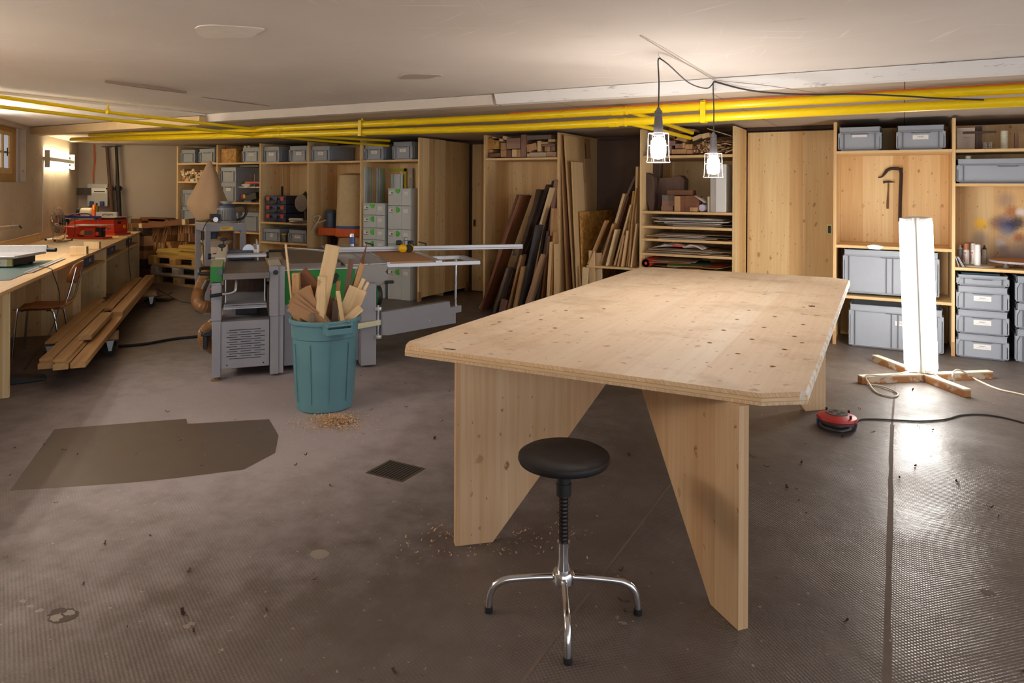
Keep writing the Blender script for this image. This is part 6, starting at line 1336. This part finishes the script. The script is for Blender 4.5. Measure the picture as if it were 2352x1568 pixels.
for i in range(13):
    c = CCOL[i % 7]; w = random.uniform(.25, .5); d = random.uniform(.3, .5); o = MB().box(-w/2, -d/2, 0, w/2, d/2, .003).build('coloured_card', c, None); o.location = (random.uniform(-2.35, -1.8), PY0+.03+d/2+random.uniform(-.05, .2), .632+.008*i); o.rotation_euler.z = random.uniform(-.5, .5); o.rotation_euler.x = random.uniform(.0, .05)
    tag(o, 'coloured card lying loose on the lowest shelf behind the table', 'card', 'coloured cards on the lowest shelf')
m = MB(); m.lathe([(.045, 0), (.045, .5), (.016, .5), (.016, 0), (.045, 0)], n=20, axis='y'); o = m.build('red_roll', plain('red_sheet', rgb(214, 62, 52), .5), None, True, loc=(-2.545, PY0-.02, .70)); tag(o, 'red plastic sheet roll at the left of the lowest shelf', 'roll')
random.seed(4); m = MB(); n = 9; vs = []
for i in range(n):
    for j in range(n): vs.append((-.28+.56*i/(n-1), .34*j/(n-1), .012+.05*random.random()*(0 < i < n-1)))
m.add(vs, [(i*n+j, (i+1)*n+j, (i+1)*n+j+1, i*n+j+1) for i in range(n-1) for j in range(n-1)]); o = m.build('plastic_bag', plain('white_bag', rgb(220, 208, 204), .4), None, True, loc=(-2.2, PY0+.02, .868)); s_ = o.modifiers.new('s', 'SOLIDIFY'); s_.thickness = .003; tag(o, 'crumpled white and red plastic bag on the third close shelf', 'bag')
MB().box(-.05, -.003, .03, .06, 0, .05).build('red_print', RED, o)

# ------------------------------------------------------------------ hand tools on the back board, right-hand shelves
def r1(x, y): return 1900+x/5.06, 250+y/5.06
yk = 8.335
m = MB(); pts = smoothpts([aty(*r1(*q), yk) for q in ((592, 797), (636, 787), (668, 752), (700, 712), (745, 694), (800, 694), (838, 700), (858, 730), (860, 800), (852, 1000), (845, 1305))], 5)
k = len(pts); m.tube(pts, [.005+.011*min(1, i/14) for i in range(k)], 8); q = aty(*r1(862, 700), yk); m.cbox((q.x, yk, q.z), (.03, .022, .03)); tag(m.build('iron_hook', plain('forged_iron', rgb(66, 52, 48), .6, .5, .2, 30), None, True), 'long forged iron hook bar hanging on the spruce back board', 'hook')
t = thing('cobbler_hammer', 'small slender hammer hanging left of the iron hook bar', 'hammer', aty(*r1(712, 860), yk)); o0 = aty(*r1(712, 860), yk)
m = MB(); hp_ = [aty(*r1(*q), yk)-o0 for q in ((714, 862), (712, 940), (708, 1010), (704, 1090), (703, 1160))]; m.tube(hp_, [.008, .007, .009, .011, .011], 8); m.build('handle', wood('old_handle', rgb(150, 110, 70), rgb(110, 76, 46), 'Z', .3, .1, 0), t, True)
m = MB(); hp_ = [aty(*r1(*q), yk)-o0 for q in ((650, 856), (680, 848), (714, 846), (750, 848), (788, 852))]; m.tube(hp_, [.012, .010, .012, .008, .003], 8); m.build('head', plain('hammer_iron', rgb(72, 58, 52), .5, .5), t, True)
# top right shelf
t = thing('booklet', 'white booklet with faint print leaning behind the dark cross block', 'booklet', (aty(2198, 340, PY0+.2).x, PY0+.2, 1.922)); a = aty(2198, 340, PY0+.2); b = aty(2239, 288, PY0+.2)
MB().box(0, 0, 0, b.x-a.x, .015, b.z-a.z).build('cover', plain('booklet_white', rgb(228, 216, 204), .6), t); MB().box(.05, -.001, .12, .13, 0, .124).build('faint_print', plain('faint_print', rgb(180, 174, 172), .7), t)
ym = PY0+.08; a = aty(*r1(1724, 452), ym); b = aty(*r1(1804, 200), ym); c0 = aty(*r1(1578, 290), ym-.03); c1 = aty(*r1(1968, 252), ym-.03)
t = thing('cross_block', 'dark wooden cross standing on the top right shelf', 'wooden cross', (a.x, ym, 1.922)); o0 = Vector((a.x, ym, 1.922))
MB().box(0, 0, 0, b.x-a.x, .06, b.z-1.922).build('upright', DARK, t, bevel=.002); MB().box(c0.x-a.x, -.03, c0.z-1.922, c1.x-a.x, 0, c1.z-1.922).build('crossbar', DARK, t, bevel=.002)
for k, (x0, x1, y0) in enumerate(((1822, 1846, 390), (1884, 1910, 394))):
    a = aty(*r1(x0, 450), ym-.02); b = aty(*r1(x1, y0), ym-.02); m = MB(); n = 4; h = (b.z-1.922)/n
    for i in range(n): zc = 1.922+h*(i+.5)-1.922; m.tube([(.010*math.cos(2*PI*q/10), 0, zc+h*.62*math.sin(2*PI*q/10)) for q in range(10)], .003, 6, closed=True)
    tag(m.build('chain_piece', ZINC, None, True, loc=((a.x+b.x)/2, ym-.02, 1.924)), ('left', 'right')[k]+' of two short upright chain pieces by the dark cross', 'chain', 'chain pieces')
a = aty(*r1(2012, 445), ym+.03); b = aty(*r1(2105, 252), ym+.03); rr_ = (b.x-a.x)/2; m = MB(); pr = []
for i in range(34): pr.append((rr_*(1-.08*(i % 2)), (b.z-1.922)*i/33))
m.lathe(pr, n=22); tag(m.build('ribbed_tube', plain('ribbed_white', rgb(206, 200, 178), .5), None, True, loc=((a.x+b.x)/2, ym+.03, 1.922)), 'ribbed cream tube standing on the top right shelf', 'tube')
a = aty(*r1(2180, 440), ym+.1); b = aty(*r1(2226, 280), ym+.1); tag(MB().box(0, 0, 0, b.x-a.x, .04, b.z-1.922).build('wood_stick', ROSE, None, loc=(a.x, ym+.1, 1.922)), 'pinkish short stick standing right of the ribbed tube', 'stick')
m = MB(); m.lathe([(.02, 0), (.024, .01), (.02, .03), (0, .032)], n=14); tag(m.build('small_cap', PAPER, None, True, loc=(.53, PY0+.12, 1.833)), 'small white cap on the long grey crate', 'cap')
# spray cans
def cp(x, y): return 2190+x/14.52, 540+y/14.52
def can(x0, x1, yt, yb, y, body, cap, label, txt=None, capped=True, zb=.828):
    a = aty(*cp(x0, yb), y); b = aty(*cp(x1, yt), y); r = (b.x-a.x)/2*.96; H = b.z-zb; t = thing('spray_can', label, 'spray can', ((a.x+b.x)/2, y, zb), math.radians(-12), 'spray cans on the painting shelf')
    h = H*.70 if capped else H*.78
    MB().lathe([(r*.93, 0), (r, .004), (r, h-.012), (r*.9, h)], n=24).build('body', body, t, True)
    if capped: m = MB(); m.lathe([(r*.98, h), (r*.97, h+.03), (r*.90, H-.006), (r*.86, H), (0, H)], n=24); m.build('cap', cap, t, True)
    else: m = MB(); m.lathe([(r*.9, h), (r*.5, h+.02), (r*.34, h+.022), (r*.34, H), (0, H)], n=20); m.build('nozzle', cap, t, True)
    if txt: text(txt[0], txt[1], txt[2], t, (txt[3]*r, -r*1.012*math.sqrt(max(.05, 1-txt[3]**2)), h*.5), (PI/2, txt[4], 0) if not txt[4] else (PI/2, -PI/2, math.asin(txt[3])))
    return t
WCAN = plain('can_white', rgb(236, 234, 232), .35, 0, .02)
dz0 = .842
tag(MB().lathe([(.14, 0), (.145, .006), (.14, .012), (0, .012)], n=40).build('cloth_disc', plain('grey_white_disc', rgb(196, 184, 166), .8), None, True, loc=(aty(*cp(800, 1000), 7.92).x, 7.94, .828)), 'flat pale round board under the spray cans', 'disc')
can(120, 318, 330, 950, 8.05, plain('can_silver_blue', rgb(150, 158, 170), .3, .4, .2, 30), WCAN, 'silver and blue spray can without cap, leftmost', ('COLOR', .03, RED, 0, 0), False, dz0)
can(322, 540, 275, 955, 7.97, WCAN, plain('brown_cap', rgb(176, 112, 72), .4), 'white spray can with brown cap', ('edding', .035, RED, -.55, 1), True, dz0)
can(550, 748, 275, 955, 8.02, WCAN, plain('light_grey_cap', rgb(216, 212, 208), .4), 'white spray can with light grey cap behind the front one', ('edding', .035, RED, -.6, 1), True, dz0)
can(686, 915, 315, 1005, 7.88, WCAN, WCAN, 'white spray can with white cap standing foremost', None, True, dz0)
can(936, 1130, 335, 955, 8.06, plain('can_bare_grey', rgb(160, 154, 146), .4, .3), BLACK, 'grey spray can without cap, rightmost', None, False, dz0)
for k, (x0, x1) in enumerate(((172, 60), (300, 115), (345, 150))):
    a = aty(*cp(x0, 1045), 7.79); b = aty(*cp(x1, 700), 7.79); o = lean3((a.x, 7.79, .833), (b.x, 7.79, .833+b.z-a.z), (0, 1, 0), .1, .007, plain('tile_grey', rgb(168, 166, 172), .5), 'tile', ('left', 'middle', 'right')[k]+' of three grey tiles leaning on the post left of the spray cans', 'tile', 'grey tiles')
a = aty(*cp(1190, 850), 7.95); t = thing('turntable', 'round wooden turntable smeared with paint on the painting shelf', 'turntable', (a.x+.24, 8.0, .828)); m = MB(); m.lathe([(.235, .048), (.24, .052), (.24, .068), (0, .068)], n=48); m.slot(1).lathe([(.228, .0685), (0, .069)], n=48); m.build('disc', [plain('painted_rim', rgb(170, 162, 168), .6, 0, .25, 12), wood('turntable_top', rgb(190, 130, 66), rgb(150, 96, 44), 'X', .1, .1, .3)], t, True)
for k in range(3): MB().lathe([(.0, 0), (.02, .004), (.026, .02), (.016, .04), (.03, .048)], (.16*math.cos(2*k+3.9), .16*math.sin(2*k+3.9), 0), 14).build('castor', ZINC, t, True)
m = MB(); m.lathe([(.09, 0), (.09, .012), (0, .012)], n=30, axis='y'); o = m.build('round_board', plain('brown_board', rgb(120, 72, 52), .6), None, True, loc=(aty(*cp(630, 600), 8.2).x, 8.32, .935)); tag(o, 'small brown round board standing behind the spray cans', 'disc')

# ------------------------------------------------------------------ pallets and parquet at the bench end
PALW = wood('pallet_wood', rgb(176, 144, 100), rgb(140, 106, 68), 'X', .1, .14, .2, .8); PALG = wood('grey_pallet_wood', rgb(186, 174, 158), rgb(150, 136, 120), 'X', .1, .12, .1, .8); PALY = wood('yellow_pallet_wood', rgb(206, 164, 92), rgb(172, 126, 64), 'X', .1, .12, .2, .8)
pxl = -10.5; pw = 1.2
def pallet(z, mat, label, dx=0):
    t = thing('pallet', label, 'pallet', (pxl+dx, 7.1, z), 0, 'pallets stacked beside the bench end'); 
    m = MB()
    for i in range(4): m.box(0, .02+.15*i, .122, pw, .14+.15*i, .144)
    m.build('deck_boards', mat, t)
    for y in (.0, .5): MB().box(0, y, 0, pw, y+.1, .022).build('bottom_board', mat, t)
    for i in range(3):
        for y in (.0, .5): MB().box(i*(pw-.145)/2, y, .022, i*(pw-.145)/2+.145, y+.1, .1).build('block', mat, t)
        MB().box(i*(pw-.145)/2, 0, .1, i*(pw-.145)/2+.145, .62, .122).build('stringer', mat, t)
pallet(0, PALW, 'bottom pallet of three, dark brown', .03); pallet(.146, PALG, 'middle pallet of three, greyish'); pallet(.292, PALY, 'top pallet of three, yellowish, under the board pile', -.06)
random.seed(17)
for i in range(9):
    z = .438+.021*i
    for j, (x0, x1) in enumerate(((-10.40, -9.86), (-9.87, -9.30))):
        if j == 0 and i > 4: continue
        o = MB().box(x0+random.uniform(-.02, .01), 7.12+random.uniform(0, .03), 0, x1, 7.55, .019).build('board', YEL, None, bevel=.001); o.location.z = z; tag(o, ('board of the lower left pile' if j == 0 else 'board of the taller right pile')+' of yellow boards on the pallets', 'board', ('lower left' if j == 0 else 'taller right')+' pile of yellow boards')
def ph_(px, py, y=7.3): return aty(px, py, y)
PARQ = [TAN, BROWN, wood('parquet_oak', rgb(176, 130, 80), rgb(140, 96, 54), 'Z', .3, .1, 0), wood('parquet_dark', rgb(120, 84, 54), rgb(90, 60, 38), 'Z', .3, .1, 0)]
def slatrow(x0, x1, ytop, ybot, y, lean, label, group):
    a = ph_(x0, ybot, y); b = ph_(x1, ytop, y); x = a.x; h = b.z-a.z
    while x < b.x-.01:
        th = random.uniform(.014, .024); o = MB().prism([(0, 0), (th, 0), (th+lean*h, h), (lean*h, h)], 0, .28).build('parquet_block', random.choice(PARQ), None); o.location = (x, y+random.uniform(-.012, .012), a.z); tag(o, label, 'parquet slat', group); x += th+.001
for i, (x0, x1, yt, yb_, y, ln, la) in enumerate(((338, 382, 524, 540, 7.36, .5, 'top left'), (392, 443, 520, 538, 7.34, .05, 'top right'), (341, 380, 540, 556, 7.36, .45, 'second left'), (408, 452, 537, 553, 7.32, .05, 'second right'), (343, 382, 558, 574, 7.36, .1, 'third left'), (383, 398, 556, 577, 7.36, -.6, 'third middle'), (404, 425, 555, 570, 7.34, .7, 'third right'))):
    slatrow(x0, x1, yt, yb_, y, ln, 'parquet slat in the '+la+' row of the parquet heap', la+' parquet row')
tag(MB().box(-11.05, 7.66, 0, -9.35, 7.755, .8).build('parquet_core', wood('parquet_stack', rgb(140, 100, 64), rgb(104, 70, 44), 'X', .02, .2, 0), None), 'back layer of stacked parquet behind the slat rows', 'parquet stack')
o = lean3(ph_(309, 521, 7.28), ph_(441, 508, 7.28), (0, 1, 0), .1, .085, BROWN, 'long_bundle', 'long brown strip bundle with cream tape bands lying on the parquet heap', 'bundle'); o.rotation_mode = 'QUATERNION'
for u in (.13, .86):
    m = MB(); m.box(-.052, -.0445, u*1.5, .052, .0445, u*1.5+.075); m.build('tape_band', plain('cream_tape', rgb(224, 206, 158), .7), o)
for k, (x0, x1, yt, yb_, la) in enumerate(((300, 325, 503, 512, 'slanting brown board on the left of the heap top'), (322, 378, 501, 506, 'flat brown board on the heap top'), (340, 386, 504, 511, 'second flat brown board on the heap top'))):
    a = ph_(x0, yb_, 7.5); b = ph_(x1, yt, 7.5); tag(MB().box(0, 0, 0, b.x-a.x, .2, b.z-a.z).build('short_board', BROWN, None, loc=(a.x, 7.5, a.z)), la, 'board')
zz = 0
for k, (px0, px1, yt, mat) in enumerate(((318, 346, 620, BROWN), (318, 342, 596, DARK), (318, 342, 577, TAN), (318, 336, 566, BROWN), (318, 339, 543, TAN), (316, 337, 524, DARK))):
    a = ph_(px0, 600, 7.2); b = ph_(px1, yt, 7.2); t = MB().box(0, 0, 0, .26, .4, b.z-zz-.002).build('parquet_pack', mat, None, bevel=.003); t.location = (a.x-.12, 7.2, zz); tag(t, ('lowest', 'second', 'third', 'fourth', 'fifth', 'topmost')[k]+' strapped pack in the column between bench end and pallets', 'parquet pack', 'strapped packs'); MB().box(.10, -.002, 0, .14, 0, b.z-zz-.002).build('strap', SLATE, t); zz = b.z
slatrow(291, 312, 514, 526, 7.3, 0, 'parquet slat in the short row above the bench end', 'parquet row above the bench end')

# ------------------------------------------------------------------ long planks on dollies
def dolly(px, py, label, wpx):
    c = atz(px, py, .16); t = thing('dolly', label, 'dolly', (c.x, c.y, 0), ANG_W+math.radians(8), 'wheeled dollies under the planks')
    MB().box(-.30, -.2, .142, .30, .2, .165).build('deck', wood('dolly_ply', rgb(142, 112, 84), rgb(108, 82, 60), 'X', .3, .1, .1), t, bevel=.01)
    for x in (-.23, .23):
        for y in (-.14, .14):
            m = MB(); m.box(x-.035, y-.03, .134, x+.035, y+.03, .142); m.prism([(x-.03, .134), (x+.03, .134), (x+.012, .045), (x-.012, .045)], y-.022, y+.022); w_ = m.build('castor_fork', ZINC, t); MB().lathe([(.03, -.014), (.05, -.013), (.052, 0), (.05, .013), (.03, .014), (0, .014)], (x, y, .052), 20, 'y').build('wheel', RUB, w_, True)
dolly(187, 775, 'nearer wheeled dolly under the long planks', 0); dolly(300, 676, 'farther wheeled dolly under the long planks', 0)
pa_ = atz(140, 836, .205); pb_ = atz(325, 641, .205); dl = (pb_-pa_); L_ = dl.length; dl.normalize(); nl_ = Vector((dl.y, -dl.x, 0))
PK = wood('plank_pine', rgb(204, 166, 112), rgb(172, 130, 82), 'Z', .3, .1, .2)
def lp_(off, s0, s1, z, wd, th, label, mat=PK, name='long_plank'):
    a = pa_+nl_*off+dl*s0; b = pa_+nl_*off+dl*s1; a.z = b.z = z+th/2; return lean3(a, b, nl_, wd, th, mat, name, label, 'plank', 'long planks on the dollies')
lp_(.11, .0, L_-.1, .166, .10, .042, 'right bottom plank of the stack on the dollies'); lp_(.0, -.02, L_-.3, .166, .10, .042, 'middle bottom plank of the stack on the dollies'); lp_(-.11, .05, L_-.2, .166, .10, .042, 'left bottom plank of the stack on the dollies')
lp_(-.02, .06, 2.2, .2085, .09, .022, 'middle thin plank in the second layer on the dollies'); lp_(-.12, .12, 2.9, .2085, .09, .022, 'left thin plank in the second layer on the dollies'); lp_(.10, 2.05, L_+.1, .2085, .11, .045, 'long right plank covering the far half of the stack'); lp_(-.22, .8, 3.2, .2085, .1, .02, 'overhanging thin plank at the left of the stack'); lp_(.03, .75, 1.95, .232, .10, .04, 'short dark-ended plank on top of the stack', name='short_plank'); lp_(-.01, 2.3, L_-.2, .232, .08, .025, 'far thin plank on the third layer of the stack')
m = MB(); m.tube(smoothpts([atz(272, 795, .012), atz(330, 790, .012), atz(400, 778, .012), atz(470, 771, .012), atz(500, 768, .012)], 6), .014, 8); tag(m.build('thick_cable', RUB, None, True), 'thick black cable on the floor from the planer to the dolly', 'cable')
t = thing('plug_cable', 'dark plug on a thin cable lying left of the planer', 'plug', atz(451, 715)); o0 = atz(451, 715)
m = MB(); m.cyl((0, 0, .02), (.03, .02, .055), .02, .014, 12); m.build('plug', BLACK, t, True); m = MB(); m.tube(smoothpts([atz(451, 712, .05)-o0, atz(447, 700, .02)-o0, atz(432, 694, .006)-o0, atz(410, 690, .006)-o0, atz(360, 662, .006)-o0], 6), .006, 6); m.build('cable', CABLE, t, True)
a = atz(366, 690); t = thing('foot_switch', 'dark hinged foot pedal lying on the floor beyond the dollies', 'pedal', a, .6); MB().box(-.16, -.1, 0, .16, .1, .02).build('base', BLACK, t); m = MB(); m.obox((0, 0, .06), (1, 0, .25), (0, 1, 0), (.30, .17, .015)); m.build('plate', DARK, t)
a = atz(64, 874); t = thing('foot_switch', 'black foot pedal under the near end of the bench', 'pedal', a, ANG_W+.3); m = MB(); m.prism([(-.12, 0), (.12, 0), (.12, .02), (-.12, .06)], -.08, .08); m.build('base', BLACK, t, bevel=.006)

# ------------------------------------------------------------------ chair and bins at the bench
ch_ = thing('workshop_chair', 'plywood chair with chromed legs pushed under the long bench', 'chair', sn(7.70, -1.74), ANG_W)
PLYS = wood('chair_ply', rgb(186, 112, 50), rgb(150, 82, 32), 'X', .4, .06, 0, .3)
m = MB(); n = 8; vs = []
for i in range(n+1):
    for j in range(n+1):
        x = -.20+.40*i/n; y = -.19+.38*j/n; z = .438+.016*((j/n-.5)*2)**2-.012*math.exp(-((x-.05)/.15)**2)-(.02*((i/n-.0)<.15)); vs.append((x, y*(1-.08*(1-i/n)), z))
m.add(vs, [(i*(n+1)+j, (i+1)*(n+1)+j, (i+1)*(n+1)+j+1, i*(n+1)+j+1) for i in range(n) for j in range(n)]); o = m.build('seat', PLYS, ch_, True); s_ = o.modifiers.new('s', 'SOLIDIFY'); s_.thickness = .011
m = MB(); vs = []
for i in range(n+1):
    for j in range(n+1):
        u = (j/n-.5)*2; v = (i/n-.5)*2; y = .185*u*(1-.22*v*v*abs(u)); z = .735+.105*v*(1-.25*u*u); vs.append((.265+.03*v+.045*(1-u*u)-.02, y, z))
m.add(vs, [(i*(n+1)+j, (i+1)*(n+1)+j, (i+1)*(n+1)+j+1, i*(n+1)+j+1) for i in range(n) for j in range(n)]); o = m.build('backrest', PLYS, ch_, True); s_ = o.modifiers.new('s', 'SOLIDIFY'); s_.thickness = .010
for y in (-.165, .165):
    m = MB(); m.tube(smoothpts([(-.20, y*1.15, 0), (-.17, y*1.05, .40), (-.14, y, .422), (.10, y, .422), (.18, y, .435), (.225, y, .52), (.285, y*.8, .79)], 6), .011, 10); m.build('frame_tube', CHROME, ch_, True)
    m = MB(); m.tube(smoothpts([(.06, y*1.05, .412), (.115, y*1.08, .39), (.15, y*1.12, .2), (.19, y*1.15, 0)], 6), .011, 10); m.build('leg', CHROME, ch_, True)
m = MB(); m.cyl((.18, -.165, .42), (.18, .165, .42), .009, n=10); m.cyl((-.13, -.165, .415), (-.13, .165, .415), .009, n=10); m.build('cross_tube', CHROME, ch_, True)
o = bpy.data.objects.new('waste_crate', crate_mesh(.4, .42, .40).copy()); COL.objects.link(o); o.data.materials[0] = CRATE_D; o.location = sn(6.4, -1.98, 0); o.rotation_euler.z = ANG_W+PI/2; tag(o, 'grey plastic crate on the floor under the near end of the bench', 'crate'); paper(.04, .07, o, (.05, .0115, .26), None, True)
t = thing('waste_container', 'grey lidded container under the bench at the left picture edge', 'container', sn(5.6, -2.0, 0), ANG_W)
m = MB(); m.prism([(-.25, 0), (.10, 0), (.27, .60), (-.25, .60)], -.3, .35, 'y'); m.build('body', CRATE, t, bevel=.012); m = MB(); m.prism([(-.27, .60), (.29, .60), (.29, .64), (-.27, .70)], -.32, .37, 'y'); m.build('lid', CRATE_D, t, bevel=.01)
# first bay of the bench, reaching out of the picture
un = BEN('bench_unit', 'spruce bay under the long bench at the left picture edge', 'bench'); MB().box(-2.56, 4.0, 0, -1.6, 4.03, .77).build('side_panel', W_Z, un); MB().box(-2.56, 4.03, .05, -2.54, 6.12, .77).build('back_panel', W_Z, un)
